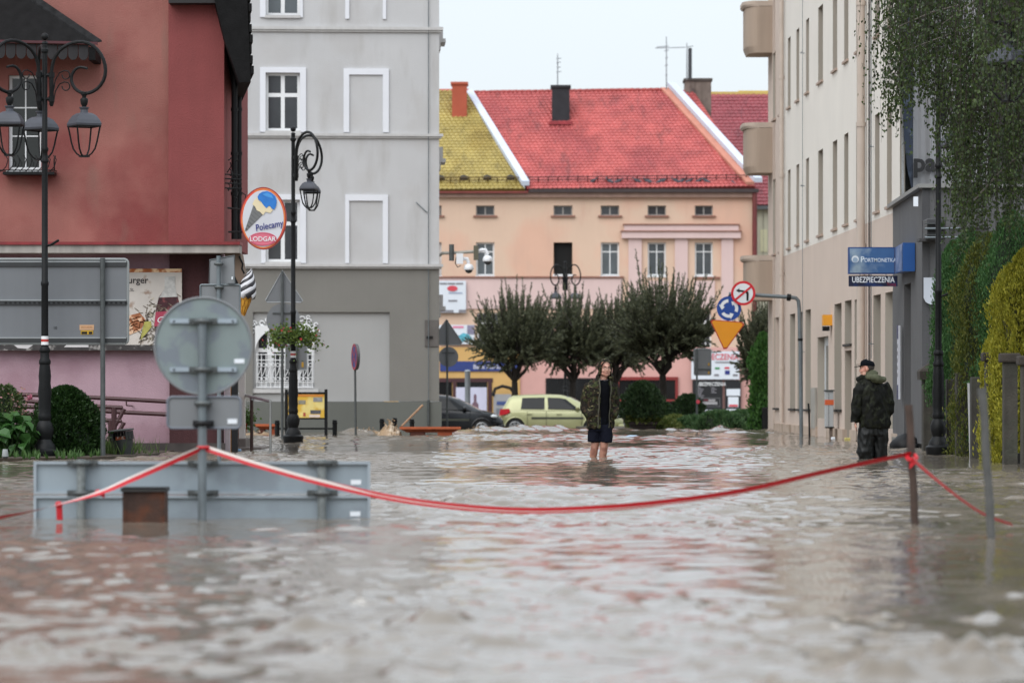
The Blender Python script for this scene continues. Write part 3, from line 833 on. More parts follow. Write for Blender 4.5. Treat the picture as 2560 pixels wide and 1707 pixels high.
    for a,b_,e in ((1090,1130,955),(1142,1218,955),(1222,1230,955)): MB().box(x(a), x(b_), D-.125, D-.09, -1, z(e)).build('shop_window', M_SH, h)
    MB().box(x(1090), x(1232), D-.14, D-.08, z(955), z(945)).build('shop_lintel', M_FR, h)
    for a in (1132,1220): MB().box(x(a), x(a+9), D-.15, D-.08, -1, z(955)).build('shop_post', M_FR, h)
    MB().box(x(1140), x(1217), D-.16, D-.13, -1, z(968)).build('shop_poster', mat('poster_lilac', c(196,196,216), .6, .06, 3), h)
    pp = MB()
    for px, s_ in ((1166,1.0),(1188,.9)):
        pp.poly(*[Vector((x(px)+.17*s_*q, D-.165, z(1010)+r_*s_)) for q,r_ in ((-1,-.6),(-.9,0),(-.35,.12),(-.4,.42),(0,.5),(.4,.42),(.35,.12),(.9,0),(1,-.6))])
    pp.build('poster_figures', mat('poster_figures', c(110,84,96), .7, .3, 6), h)
    # cash machine under an arched hood
    a = MB(); a.box(x(1234), x(1278), D-.5, D-.1, -1, z(985)); am = a.build('cash_machine', mat('atm_grey', c(150,150,152), .5, .06), h)
    MB().box(x(1242), x(1268), D-.52, D-.49, z(1012), z(1003)).build('machine_header', mat('atm_blue', c(60,78,130), .5), am)
    MB().box(x(1241), x(1270), D-.53, D-.48, z(1042), z(1020)).build('machine_screen', mat('atm_screen', c(112,116,124), .4), am)
    hd = MB(); hd.tube([(x(1232),D-.5,z(990)),(x(1238),D-.5,z(972)),(x(1256),D-.5,z(965)),(x(1276),D-.5,z(970)),(x(1284),D-.5,z(980))], .07, 8); hd.build('machine_hood', M_IRON, am, 40)
    for a_,b_,e in ((1364,1540,945),(1548,1600,950),(1604,1652,950),(1656,1690,950)): MB().box(x(a_), x(b_), D-.06, D-.02, -1, z(e)).build('shop_window', M_SH, h)
    M_RF = mat('shop_frame_red', c(128,38,36), .6, .12)
    for a_ in (1541,1597,1652,1688): MB().box(x(a_), x(a_+7), D-.12, D-.02, -1, z(945)).build('shop_post', M_RF, h)
    MB().box(x(1541), x(1695), D-.13, D-.02, z(950), z(942)).build('shop_lintel', M_RF, h)
    MB().box(x(1548), x(1690), D-.13, D-.02, z(1003), z(998)).build('shop_lintel', M_RF, h)
    # roof
    dr = D+5.2
    E0, E1 = S(1318,474,D-.34), S(1888,468,D-.34); R0, R1 = S(1181,233,dr), S(1662,226,dr)
    random.seed(21)
    roof, U, V, N = tiled_roof(h, E0, E1, R0, R1, .20, .225, M_RT, mat('red_underlay', c(120,40,38), .8))
    rc = MB(); nridge = 30
    for i in range(nridge):
        p = R0.lerp(R1, i/nridge); q = R0.lerp(R1, (i+1.08)/nridge)
        rc.tube([p+Vector((0,0,.0+.02*random.random())), q+Vector((0,0,.03))], .10, 6)
    rc.build('ridge_tiles', mat('ridge_tile', c(150,58,54), .7, .3, 3), roof)
    sg = MB()                              # snow guard rails over the eave
    for k, hgt in ((1,.16),(2,.30)):
        sg.tube([E0+V*.5+N*hgt, E1+V*.5+N*hgt], .022, 5)
    for i in range(23):
        p = E0.lerp(E1, (i+.5)/23)+V*.5; sg.tube([p, p+N*.34], .025, 5)
    sg.build('snow_guard', mat('guard_brown', c(84,44,44), .7, .2), roof)
    M_VG = mat('white_verge_metal', c(196,204,218), .4, .08, 1.5, streak=.06)
    def verge(p0, p1, w, name='verge'):
        p0, p1 = Vector(p0), Vector(p1); m = MB()
        m.obox(p0, p1-p0, (w,0,0), (0,-.05,.20)); return m.build(name, M_VG, roof)
    verge(S(1305,464,D-.45), S(1164,236,dr), .32); verge(S(1886,456,D-.45), S(1668,216,dr), .34)
    pw = MB(); pw.obox(S(1866,462,D-.36), S(1652,226,dr)-S(1866,462,D-.36), (.34,0,0), (0,-.04,.12)); pw.build('party_wall_render', mat('party_render', c(188,128,110), .9, .12), roof)
    # yellow half on the left
    E0y, E1y = S(960,476,D-.34), S(1312,474,D-.34); R0y, R1y = S(823,228,dr), S(1172,228,dr)
    yr, Uy, Vy, Ny = tiled_roof(h, E0y, E1y, R0y, R1y, .20, .225, M_YT, mat('yellow_underlay', c(120,100,40), .8))
    m = MB(); m.tube([R0y, R1y], .1, 6); m.build('ridge_cap', mat('ridge_red', c(176,70,62), .6), yr)
    sg = MB()
    for hgt in (.16,.30): sg.tube([E0y+Vy*.5+Ny*hgt, E1y+Vy*.5+Ny*hgt], .022, 5)
    for i in range(15):
        p = E0y.lerp(E1y,(i+.5)/15)+Vy*.5; sg.tube([p, p+Ny*.34], .025, 5)
    sg.build('snow_guard', mat('guard_ochre', c(96,76,36), .7, .2), yr)
    for i in range(6):
        p = E0y.lerp(E1y,(i+.65)/6)+Vy*.75; m = MB(); m.ell(p+Ny*.1, (.2,.12,.14), 10, 6); m.build('roof_vent', mat('dark_vent', c(52,48,44), .8), yr, 60)
    # chimneys
    def chimney(px0, px1, py0, py1, d, m, cap, depth=.9, name='chimney'):
        a = MB(); a.box(SX(px0,d), SX(px1,d), d, d+depth, SZ(py1,d), SZ(py0,d)-.1)
        ch = a.build(name, m, roof); b = MB(); b.bbox(SX(px0,d)-.06, SX(px1,d)+.06, d-.06, d+depth+.06, SZ(py0,d)-.13, SZ(py0,d), .02); b.build('chimney_cap', cap, ch); return ch
    mo = mat('orange_chimney', c(170,84,62), .9, .1, 2, bump=.3); chimney(1130,1167,205,300,D+3.6,mo,mo)
    mb_ = mat('soot_black_chimney', c(46,46,50), .9, .25, 3, bump=.5); chimney(1380,1424,213,310,D+3.4,mb_,mb_)
    fl = MB(); d = D+3.2; fl.box(SX(1374,d), SX(1430,d), d-.1, d+.3, SZ(312,d), SZ(303,d)); fl.build('chimney_flashing', mat('red_flashing', c(150,50,56), .5, .2), roof)
    chimney(1713,1778,196,330,D+5.0, mat('stained_chimney', c(120,106,98), .9, .25, 1.6, streak=.3, col2=c(88,76,72), c2scale=1.2), mat('chimney_cap_dark', c(84,76,72), .9), 1.2)
    # aerials
    d = D+4.4
    def aerial(px, py0, py1, arms, name='aerial'):
        a = MB(); a.cyl(S(px,py1,d), S(px,py0,d), .03, .02, 6)
        for py, l0, l1 in arms: a.tube([S(px-l0,py,d), S(px+l1,py-2,d)], .018, 5)
        return a.build(name, mat('aerial_grey', c(120,124,130), .6), roof)
    aerial(1394,135,216,[(148,3,9),(158,3,8),(170,2,8),(181,3,9)])
    aerial(1666,92,224,[(121,28,48),(118,24,6),(128,6,6),(146,3,4),(165,4,4),(190,3,3)])
    aerial(1717,108,200,[]); 
    a = MB(); a.cyl(S(1725,198,d), S(1725,121,d), .085, n=8); a.tube([S(1718,118,d), S(1733,116,d)], .015, 5); a.build('flue', mat('flue_dark', c(58,60,64), .6), roof)
    # brown rainwater pipe at the right end
    MB().cyl((x(1886),D-.2,-1), (x(1886),D-.2,z(480)), .11, n=10).build('drain_pipe', mat('drain_maroon', c(104,44,42), .6, .15), h, 40)
    # shop boards and posters fixed to the front
    return h
square_house()

def neighbour_house():
    D = 168.0
    h = thing('neighbour_house', 'house with darker red roof and cream wall behind the white verge', 'house', (SX(1950,D), D, -1))
    x = lambda p: SX(p,D)
    z = lambda p: SZ(p,D)
    MB().box(x(1886), x(2300), D, D+6, -1, z(512)).build('wall', mat('cream_wall', c(186,184,164), .9, .08, .8, streak=.12), h)
    for a,b_ in ((1901,1918),): 
        w = MB(); w.box(x(a), x(b_), D-.03, D+.02, z(630), z(574)); w.build('panel', mat('pale_yellow_panel', c(206,204,170), .8, .05), h)
    for px in (1892,1908,1922): MB().box(x(px), x(px+1), D-.04, D, z(640), z(512)).build('batten', mat('batten', c(140,136,120), .8), h)
    MB().box(x(1886), x(2300), D-.3, D, z(524), z(515)).build('gutter', mat('steel_gutter', c(92,96,98), .5, .1), h)
    random.seed(5)
    m = mat('dark_red_roof_tile', c(136,62,68), .45, .2, 1.2, spec=.4, world=True, col3=c(90,48,54))
    tiled_roof(h, S(1822,514,D-.3), S(2150,514,D-.3), S(1690,238,D+6.5), S(2020,238,D+6.5), .24, .27, m, mat('dark_red_underlay', c(90,34,38), .8))
    rg = MB(); rg.box(SX(1690,D+6.6), SX(1990,D+6.6), D+6.5, D+8, SZ(240,D+6.6), SZ(230,D+6.6)); rg.box(SX(1846,D+6.6), SX(2020,D+6.6), D+6.6, D+8, SZ(232,D+6.6), SZ(227,D+6.6)); rg.build('yellow_ridge', mat('yellow_ridge', c(196,172,96), .6, .08), h)
neighbour_house()

# posters and shop boards on the peach house
D_ = 159.85
def board(name, label, px0, px1, py0, py1, m, d=D_, cat='sign', th=.06):
    o = MB(); o.box(SX(px0,d), SX(px1,d), d-th, d, SZ(py1,d), SZ(py0,d)); b = o.build(name, m)
    return tag(b, label, cat)
def lay(parent, name, px0, px1, py0, py1, m, d=D_, lift=.012, th=.06):
    y = d-th-lift
    return MB().box(SX(px0,d), SX(px1,d), y-.004, y, SZ(py1,d), SZ(py0,d)).build(name, m, parent)
def write(parent, s, px, py, size_px, m, d=D_, align='LEFT', bold=.01, lift=.02, th=.06, squeeze=1.0, shear=0):
    t = MB(); text(t, s, (SX(px,d), d-th-lift, SZ(py,d)), XV, ZV, size_px/K(d)/.72, bold, shear, align, None, squeeze); return t.build('lettering', m, parent)
M_PW = mat('board_white', c(214,220,228), .6, .04, 1)
M_TR = mat('print_red', c(206,70,84), .6, .08)
M_TG = mat('print_grey', c(126,124,130), .6, .1)
b = board('wall_banner', 'white banner with pink oval and grey lettering beside the grey tenement', 1060, 1165, 702, 782, M_PW, cat='banner')
for px0,px1 in ((1099,1118),(1120,1138),(1140,1158)): lay(b, 'faded_line', px0, px1, 707, 711, M_TG)
o = MB(); disc(o, S(1131,721,D_-.09), XV, ZV, 13/K(D_), 24, 7/K(D_)); o.build('oval', M_TR, b)
lay(b, 'faded_line', 1122, 1156, 731, 734, mat('print_blue_grey', c(150,160,184), .6)); lay(b, 'faded_line', 1121, 1143, 750, 754, M_TG)
lay(b, 'dark_strip', 1090, 1134, 775, 781, M_TG); lay(b, 'dark_strip', 1147, 1165, 774, 781, M_TG)
b = board('wall_poster', 'poster with teal wave and pink heading above the blue shop sign', 1098, 1186, 812, 860, M_PW, cat='poster')
lay(b, 'faded_heading', 1132, 1159, 815, 820, mat('print_pink', c(222,130,160), .6))
o = MB(); o.poly(*[S(px,py,D_-.08) for px,py in ((1142,842),(1158,832),(1172,836),(1182,848),(1176,852),(1166,848),(1156,856),(1146,852))]); o.build('wave_print', mat('print_teal', c(90,176,196), .6, .1), b)
lay(b, 'dark_corner', 1168, 1186, 813, 836, mat('print_violet_grey', c(128,124,146), .6, .2, 4))
b = board('insurance_hoarding', 'large white insurance board with red heading above black shop window', 1728, 1848, 878, 948, M_PW)
write(b, 'UBEZPIECZENIA', 1786, 899, 15, M_TR, align='CENTER', bold=.012, squeeze=.8)
lay(b, 'faded_line', 1788, 1836, 904, 907, M_TG)
for px,py,mm in ((1793,920,mat('print_green', c(70,140,90), .6)),(1817,919,M_TR),(1791,937,M_TG),(1838,937,M_TG)): lay(b, 'logo_mark', px-6, px+6, py-2, py+3, mm)
lay(b, 'logo_mark', 1812, 1824, 926, 936, mat('print_navy', c(38,48,120), .6))
b = board('shop_sign_panel', 'black shop panel with white lettering, left of the white notices', 1731, 1806, 950, 1046, mat('panel_black', c(26,27,30), .4, .1))
write(b, 'UBEZPIECZENIA', 1742, 964, 9, M_WHITE, bold=.012, squeeze=.8)
for i in range(7): 
    lay(b, 'text_line', 1743, 1743+9+(i*7)%9, 968+i*4, 970+i*4, M_TG)
    if i < 4: lay(b, 'text_line', 1778, 1778+8+(i*5)%10, 968+i*4, 970+i*4, M_TG)
lay(b, 'framed_notice', 1746, 1800, 994, 1017, mat('notice_grey', c(92,92,94), .6)); lay(b, 'notice_field', 1748, 1798, 996, 1015, mat('panel_black2', c(22,22,24), .5), lift=.02)
lay(b, 'faded_line', 1771, 1788, 998, 1003, mat('text_pale', c(150,148,150), .6), lift=.03); lay(b, 'faded_line', 1755, 1793, 1004, 1011, mat('text_pale', c(150,148,150), .6), lift=.03); lay(b, 'faded_line', 1759, 1770, 998, 1002, mat('text_dim_red', c(96,34,44), .6), lift=.03)
b2 = board('shop_sign_panel', 'black shop panel carrying four white notices, at the right end', 1812, 1852, 950, 1046, mat('panel_black', c(26,27,30), .4, .1))
for px0,px1,py0,py1 in ((1816,1850,972,989),(1820,1846,992,1017),(1816,1850,1022,1044)): lay(b2, 'white_notice', px0, px1, py0, py1, M_PW)
lay(b2, 'red_stripe', 1822, 1844, 1011, 1016, M_TR, lift=.02)
b3 = board('low_notice', 'white notice with faint red writing under the black shop panel', 1760, 1808, 1024, 1050, M_PW, d=159.7, cat='notice')
for px in (1775,1789,1801): lay(b3, 'faded_line', px-4, px+4, 1030, 1034, mat('print_pale_pink', c(226,196,204), .6), d=159.7)

# pigeons along the snow guard
def pigeon_mesh():
    mb = MB()
    rings = []
    for t, r, zz in ((-.20,.012,.02),(-.14,.03,.03),(-.06,.062,.055),(.02,.07,.075),(.08,.055,.105),(.11,.036,.135),(.125,.033,.16),(.145,.03,.172),(.165,.014,.166),(.185,.004,.16)):
        rings.append([Vector((t, r*math.cos(a), zz + r*.95*math.sin(a))) for a in [6.283*k/8 for k in range(8)]])
    mb.loft(rings)
    for s in (-1,1): mb.tube([(.01,s*.02,.03),(.02,s*.02,-.05)], .008, 4)
    return mb.mesh('pigeon', mat('pigeon_grey', c(84,86,94), .8, .35, 14), 60)
pm = pigeon_mesh()
_pg = [(1482,457),(1523,456),(1546,457),(1593,456),(1617,456),(1622,457),(1651,457),(1657,456),(1690,456),(1705,456),(1722,457),(1746,457),(1765,456),(1829,460)]
E0, E1 = S(1318,474,159.66), S(1897,468,159.66)
for i,(px,py) in enumerate(_pg):
    o = link('pigeon', pm); d = 159.95; t = (px-1318)/(1897-1318)
    o.location = (SX(px,d), d, SZ(py,d)-.02); o.rotation_euler = (0,0,random.choice([0,3.14,.6,2.4,-.5])); o.scale = (1.25,)*3
    tag(o, ['leftmost','second','third','fourth','fifth','sixth','seventh','eighth','ninth','tenth','eleventh','twelfth','thirteenth','rightmost'][i]+' grey pigeon from the left on the red roof snow guard', 'pigeon', 'pigeons on the snow guard')
o = link('pigeon', pm); o.location = S(1338,395,162.0); o.rotation_euler = (0,0,2.6); o.scale = (1.3,)*3
tag(o, 'lone pigeon sitting halfway up the red roof, left of the black chimney', 'pigeon', 'pigeons on the snow guard')
# ------------------------------------------------------------------ beige house down the right side, grey annex, gable with banner
BF = Vector((6.904, 97.0, 0))                      # far corner
BU = Vector((.0201, -1, 0)).normalized()           # along the facade, towards the camera
BN = Vector((-1, -.0201, 0)).normalized()          # facing the street
def bu(px): return 97.0 - 81848.0/(px-1094.2)      # photo column -> metres from the far corner
def bz(px, py): return CZ + (HY-py)/(px-1094.2)*8.854
def beige_house():
    M_C = mat('cream_stucco', c(222,216,207), .9, .04, .7, streak=.015, bump=.4, bscale=30)
    M_B = mat('beige_stucco', c(202,185,172), .9, .05, .7, streak=.02, bump=.4, bscale=30)
    M_BR = mat('shaded_reveal_stucco', c(166,158,146), .9, .06, .7); rv = []  # reveals darker than the wall: the shade on the jambs is in the colour
    M_PIPE = mat('beige_pipe', c(188,174,162), .6, .08)
    h = thing('beige_tenement', 'long beige rendered tenement with rows of deep narrow windows', 'building', tuple(BF + BU*12))
    UE = bu(2250)
    rows = [(11.75,13.6),(8.2,9.95),(4.66,6.62)]
    wx = [(1932.6,1939.6),(1949,1954.6),(1969.6,1976.4),(1991,1998),(2015,2022.5),(2045.5,2057.5),(2082,2093),(2110.5,2121),(2140.5,2151.6),(2187.5,2199),(2217.5,2229.5)]
    ops = [(bu(a),bu(b_),e,f) for a,b_ in wx for e,f in rows]
    ub = bu(1959.5)
    zc = 4.50
    # upper storeys: the far bay is beige, the rest cream
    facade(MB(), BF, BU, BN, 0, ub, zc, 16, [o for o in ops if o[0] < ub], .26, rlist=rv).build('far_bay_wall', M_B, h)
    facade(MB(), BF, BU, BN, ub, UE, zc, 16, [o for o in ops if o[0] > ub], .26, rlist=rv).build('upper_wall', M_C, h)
    gops = [(bu(a),bu(b_),e,f) for a,b_,e,f in ((1936,1947.5,.62,2.98),(1952.5,1958,.62,3.0),(1975,1988,.62,2.98),(1994,2007.5,.62,2.98),(2013.5,2027,.62,3.0),
            (2044,2071,.42,2.30),(2086,2104,.64,2.98),(2112,2129,2.06,3.0),(2112,2129,-.5,1.92),(2136.5,2154,.64,2.98),(2183.5,2202,.64,2.98),(2213,2234,.3,2.98))]
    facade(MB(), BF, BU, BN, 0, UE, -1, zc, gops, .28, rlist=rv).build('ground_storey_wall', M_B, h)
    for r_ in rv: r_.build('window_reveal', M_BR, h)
    pl = MB()
    cuts = [0] + [v for a,b_ in ((bu(2044),bu(2071)),(bu(2112),bu(2129)),(bu(2213),bu(2234))) for v in (a,b_)] + [UE]
    for a,b_ in zip(cuts[::2], cuts[1::2]): pl.obox(BF+BU*a+BN*.05+ZV*-1, BU*(b_-a), -BN*.1, ZV*1.22)
    pl.build('plinth', mat('plinth_beige', c(184,166,150), .9, .08, 1, streak=.15, col2=c(150,130,112), c2scale=1.0), h)
    M_SILL = mat('sill_beige', c(168,148,134), .8, .06); M_DS = mat('dark_sill', c(46,42,40), .8, .2)
    M_DG = mat('dim_room_glass', (.05,.05,.05), .1, .2)
    for i,(a,b_,e,f) in enumerate(ops + gops):
        up = i < len(ops)
        if not up and (e < .5): continue
        w = MB(); q = BF+BU*a+ZV*e-BN*.24
        for (o1,o2,z1,z2) in ((0,.05,0,f-e),(b_-a-.05,b_-a,0,f-e),(.05,b_-a-.05,0,.05),(.05,b_-a-.05,f-e-.05,f-e),((b_-a)/2-.02,(b_-a)/2+.02,.05,f-e-.05)):
            w.obox(q+BU*o1+ZV*z1, BU*(o2-o1), BN*.05, ZV*(z2-z1))
        wo = w.build('window', M_WHITE, h)
        MB().obox(q+BU*.05+ZV*.05-BN*.01, BU*(b_-a-.1), BN*.012, ZV*(f-e-.1)).build('pane', M_DG, wo)
        MB().obox(BF+BU*(a-.06)+ZV*(e-.05)+BN*.05, BU*(b_-a+.12), -BN*.28, ZV*.05).build('sill', M_SILL if up else M_DS, wo)
    # white doors in the ground storey
    for a,b_,t in ((2044,2071,2.30),(2213,2234,2.98)):
        d_ = MB(); q = BF+BU*bu(a)-BN*.16
        d_.obox(q+ZV*-.4, BU*(bu(b_)-bu(a)), -BN*.06, ZV*(t+.4)); do = d_.build('door', mat('door_white', c(206,210,212), .5, .04), h)
        w = bu(b_)-bu(a); pn = MB(); pn.obox(q+BU*w*.2+ZV*1.0+BN*.012, BU*w*.55, -BN*.02, ZV*(t-1.2)); pn.build('pane', M_GLASS_GREY, do)
        if a > 2200:
            for k in range(5): MB().obox(q+BU*w*.3+ZV*(.95+k*.27)+BN*.03, BU*w*.35, -BN*.02, ZV*.12).build('notice', mat('notice_blue', c(150,160,196), .6), do)
    MB().obox(BF+BU*bu(2112)+ZV*-.5-BN*.2, BU*(bu(2129)-bu(2112)), -BN*.05, ZV*2.4).build('door', mat('door_brown', c(118,100,90), .6, .1), h)
    # rainwater pipes, conductors
    for px, r, m in ((1962.5,.06,M_PIPE),(2166,.085,M_PIPE)):
        p = BF+BU*bu(px)+BN*(r+.03); q = MB(); q.cyl(p+ZV*.25, p+ZV*16, r, n=12)
        for zz in (1.6,4.0,6.5,9,11.5): q.cyl(p+ZV*zz, p+ZV*(zz+.09), r*1.2, n=12)
        q.build('drain_pipe', m, h, 40)
    p = BF+BU*bu(2174.5)+BN*.02; MB().obox(p+ZV*.3, BU*.13, BN*.01, ZV*16).build('pipe_dark_strip', mat('pipe_strip_dark', c(60,52,50), .9), h)  # thin dark strip up the wall beside the near pipe
    for px in (2011.5,2184.5):
        p = BF+BU*bu(px)+BN*.05; q = MB(); q.cyl(p+ZV*1.7, p+ZV*16, .008, n=6)
        for zz in (2.0,6.0,9.2): q.tube([p+ZV*zz-BN*.05, p+ZV*zz+BN*.05, p+ZV*zz+BU*.35+BN*.05], .01, 5)
        q.build('lightning_conductor', M_GALV, h)
    # end wall and roof edge
    MB().poly(BF+ZV*-1, BF+ZV*16, BF+Vector((9,.2,16)), BF+Vector((9,.2,-1))).build('end_wall', M_B, h)
    MB().obox(BF+BN*.3+ZV*16, BU*UE, -BN*9, ZV*.3).build('roof', mat('roof_dark', (.05,.04,.04), .8), h)
    # balconies round the far corner
    for py0, py1 in ((2,132),(306,432),(638,750)):
        d = 98.2; b = MB()
        z0, z1 = SZ(py1,d), SZ(py0,d); x0, x1 = SX(1866,d), SX(1936,d)
        pts = []
        for k in range(9):
            t = math.pi/2*k/8; pts.append((x0+.35-.35*math.cos(t)*1.0, d+.55-.55*math.sin(t)))
        pts = [(x0, d+1.4),(x0,d+.55)] + pts[1:] + [(x1,d),(x1,d+1.4)]
        taper = lambda p, k: Vector((x1+(p[0]-x1)*k, p[1], 0))
        rings = [[taper(p,.90)+ZV*(z0) for p in pts], [taper(p,1.0)+ZV*(z0+.18) for p in pts], [taper(p,1)+ZV*(z1-.14) for p in pts]]
        b.loft(rings); bo = b.build('balcony', mat('balcony_stucco', c(168,150,134), .9, .05, .8, streak=.05), h)
        cp = MB(); cp.loft([[taper(p,1.05)+ZV*(z1-.15) for p in pts], [taper(p,1.11)+ZV*(z1-.09) for p in pts], [taper(p,1.11)+ZV*z1 for p in pts]]); cp.build('balcony_coping', mat('coping_beige', c(186,170,156), .8, .05), bo)
    # far wing the balconies sit on
    MB().box(SX(1930,98.4), SX(1930,98.4)+8, 98.0, 99.9, -1, 16).build('far_wing', M_B, h)
    return h
beige_house()

def annex():
    M_A = mat('grey_annex_render', c(92,92,93), .9, .10, 1.2, streak=.12, bump=.5, bscale=35)
    M_A2 = mat('dark_annex_render', c(76,76,78), .9, .10, 1.2, streak=.15, bump=.5)
    A = Vector((7.41,72,0)); B = Vector((7.23,65,0))
    U = (B-A).normalized(); N = Vector((U.y,-U.x,0)).normalized()
    if N.x > 0: N = -N
    h = thing('grey_annex', 'low dark grey annex with sloped coping and a deep doorway', 'building', tuple(B))
    L = (B-A).length
    facade(MB(), A, U, N, 0, L, .10, 4.6, [(L*.40,L*.62,.2,3.02)], .5).build('street_wall', M_A, h)
    f = MB(); facade(f, B, XV, FWD, .0, 3.2, .10, 4.6, [(.45,1.15,1.9,3.9)], .05, True); f.build('front_wall', M_A, h)
    MB().prism([B+Vector((-.02,-.02,.10)),B+Vector((.10,-.02,.10)),B+Vector((.10,-.02,4.6)),B+Vector((-.02,-.02,4.6))], (0,.05,0)).build('corner_pier', M_A2, h)
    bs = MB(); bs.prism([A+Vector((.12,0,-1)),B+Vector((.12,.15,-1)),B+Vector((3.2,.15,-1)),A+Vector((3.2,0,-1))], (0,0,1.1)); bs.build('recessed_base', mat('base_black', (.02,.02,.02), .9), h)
    cp = MB(); cp.prism([A+Vector((-.10,.05,4.6)),B+Vector((-.10,-.10,4.6)),B+Vector((3.2,-.10,4.6)),A+Vector((3.2,.05,4.6))], (0,0,.07)); cp.build('coping', mat('coping_metal', c(128,128,126), .5, .2, 4), h)
    d_ = MB(); q = A+U*(L*.40)+ZV*.2-N*.48; d_.obox(q, U*(L*.22), N*.05, ZV*2.82); do = d_.build('door', mat('annex_door', c(58,58,62), .6, .15), h)
    MB().obox(A+U*(L*.38)+ZV*.06+N*.22, U*(L*.26), -N*.6, ZV*.12).build('door_step', M_CONCRETE, h)
    MB().obox(S(2284,516,64.85), (.08,0,0), (0,.05,0), (0,0,.17)).build('white_plate', M_STICKER, h)
    MB().box(SX(2295,64.8), SX(2342,64.8), 64.6, 65, SZ(604,64.8), SZ(597,64.8)).build('front_ledge', M_A2, h)
    ct = MB(); ct.bbox(SX(2313,64.6), SX(2360,64.6), 64.3, 65, SZ(600,64.6), SZ(548,64.6), .02)
    cb = ct.build('vent_unit', mat('vent_dark', c(58,58,60), .5, .2), h)
    for py in (558,572,586): MB().box(SX(2311,64.2), SX(2362,64.2), 64.2, 64.3, SZ(py+2,64.2), SZ(py,64.2)).build('slat', M_GALV_DK, cb)
    for py in (572,594): MB().tube([S(2312,py,64.1), S(2400,py-1,64.1)], .02, 6).build('pipe', M_GALV, h)
    # white shield panel
    sh = MB(); y = 64.93
    pts = [S(2309,694,y), S(2338,694,y), S(2350,694,y), S(2350,752,y), S(2340,760,y), S(2324,761,y), S(2314,755,y), S(2309,745,y)]
    sh.prism(pts, (0,-.03,0)); sh.build('shield_panel', mat('panel_pale', c(190,196,206), .5, .04), h)
    # slim blue and white sign strip beside the door
    pb = MB(); q = A+U*(L*.345)+N*.06
    pb.obox(q+ZV*SZ(998,70), U*.25, N*.04, ZV*(SZ(815,70)-SZ(998,70))); so = pb.build('sign_strip', mat('strip_white', c(206,208,216), .5, .06), h)
    for py0,py1 in ((814,848),(962,998)): MB().obox(q+ZV*SZ(py1,70)+N*.042, U*.25, N*.006, ZV*(SZ(py0,70)-SZ(py1,70))).build('blue_field', mat('strip_navy', c(48,52,92), .5, .1), so)
    for k in range(5): MB().obox(q+U*.06+ZV*SZ(870+k*18,70)+N*.042, U*.10, N*.006, ZV*.07).build('letter_mark', M_TG, so)
    return h
annex()

def gable():
    D = 72.3
    h = thing('dark_gable', 'dark grey gable wall rising behind the annex and the birch', 'building', (SX(2400,D), D, 0))
    MB().box(SX(2248,D)+.02, SX(3300,D), D, D+.6, -1, 16).build('wall', mat('dark_gable_render', c(54,54,50), .9, .12, .8, streak=.2, bump=.4), h)
gable()
def gable_banner():
    D = 72.15
    b = MB(); n = 40
    fold = lambda px: .05*math.sin(px*.11)+.03*math.sin(px*.31+1)
    vs = []; fs = []
    pys = [-120, 100, 250, 380, 472]
    def col(px): return [Vector((SX(px,D), D-.1+fold(px)*.8, SZ(py,D))) for py in pys]
    pxs = [2281+ (2470-2281)*i/n for i in range(n+1)]
    for px in pxs: vs += col(px)
    m = len(pys)
    for i in range(n):
        for j in range(m-1): fs.append((i*m+j, (i+1)*m+j, (i+1)*m+j+1, i*m+j+1))
    b.add(vs, fs)
    o = b.build('gable_banner', mat('banner_white', c(150,150,153), .7, .08, 1.5, streak=.06), None, 60)
    tag(o, 'tall white banner reading par on the dark gable behind the birch', 'banner')
    e = MB(); pts = [S(2258,-120,D-.13), S(2284,-120,D-.13), S(2284,474,D-.13), S(2279,474,D-.13), S(2268,420,D-.13), S(2260,340,D-.13), S(2256,250,D-.13)]
    e.prism(pts, (0,.02,0)); e.build('blue_edge', mat('banner_navy', c(44,54,72), .6, .35, 2, col2=c(90,104,124), c2scale=2.5, c2lo=.55, c2hi=.7), o)
    t = MB(); text(t, 'par', S(2283,428,D-.21), XV, ZV, .50, .035, squeeze=.95); t.build('lettering', mat('letter_black', c(30,30,32), .6), o)
gable_banner()
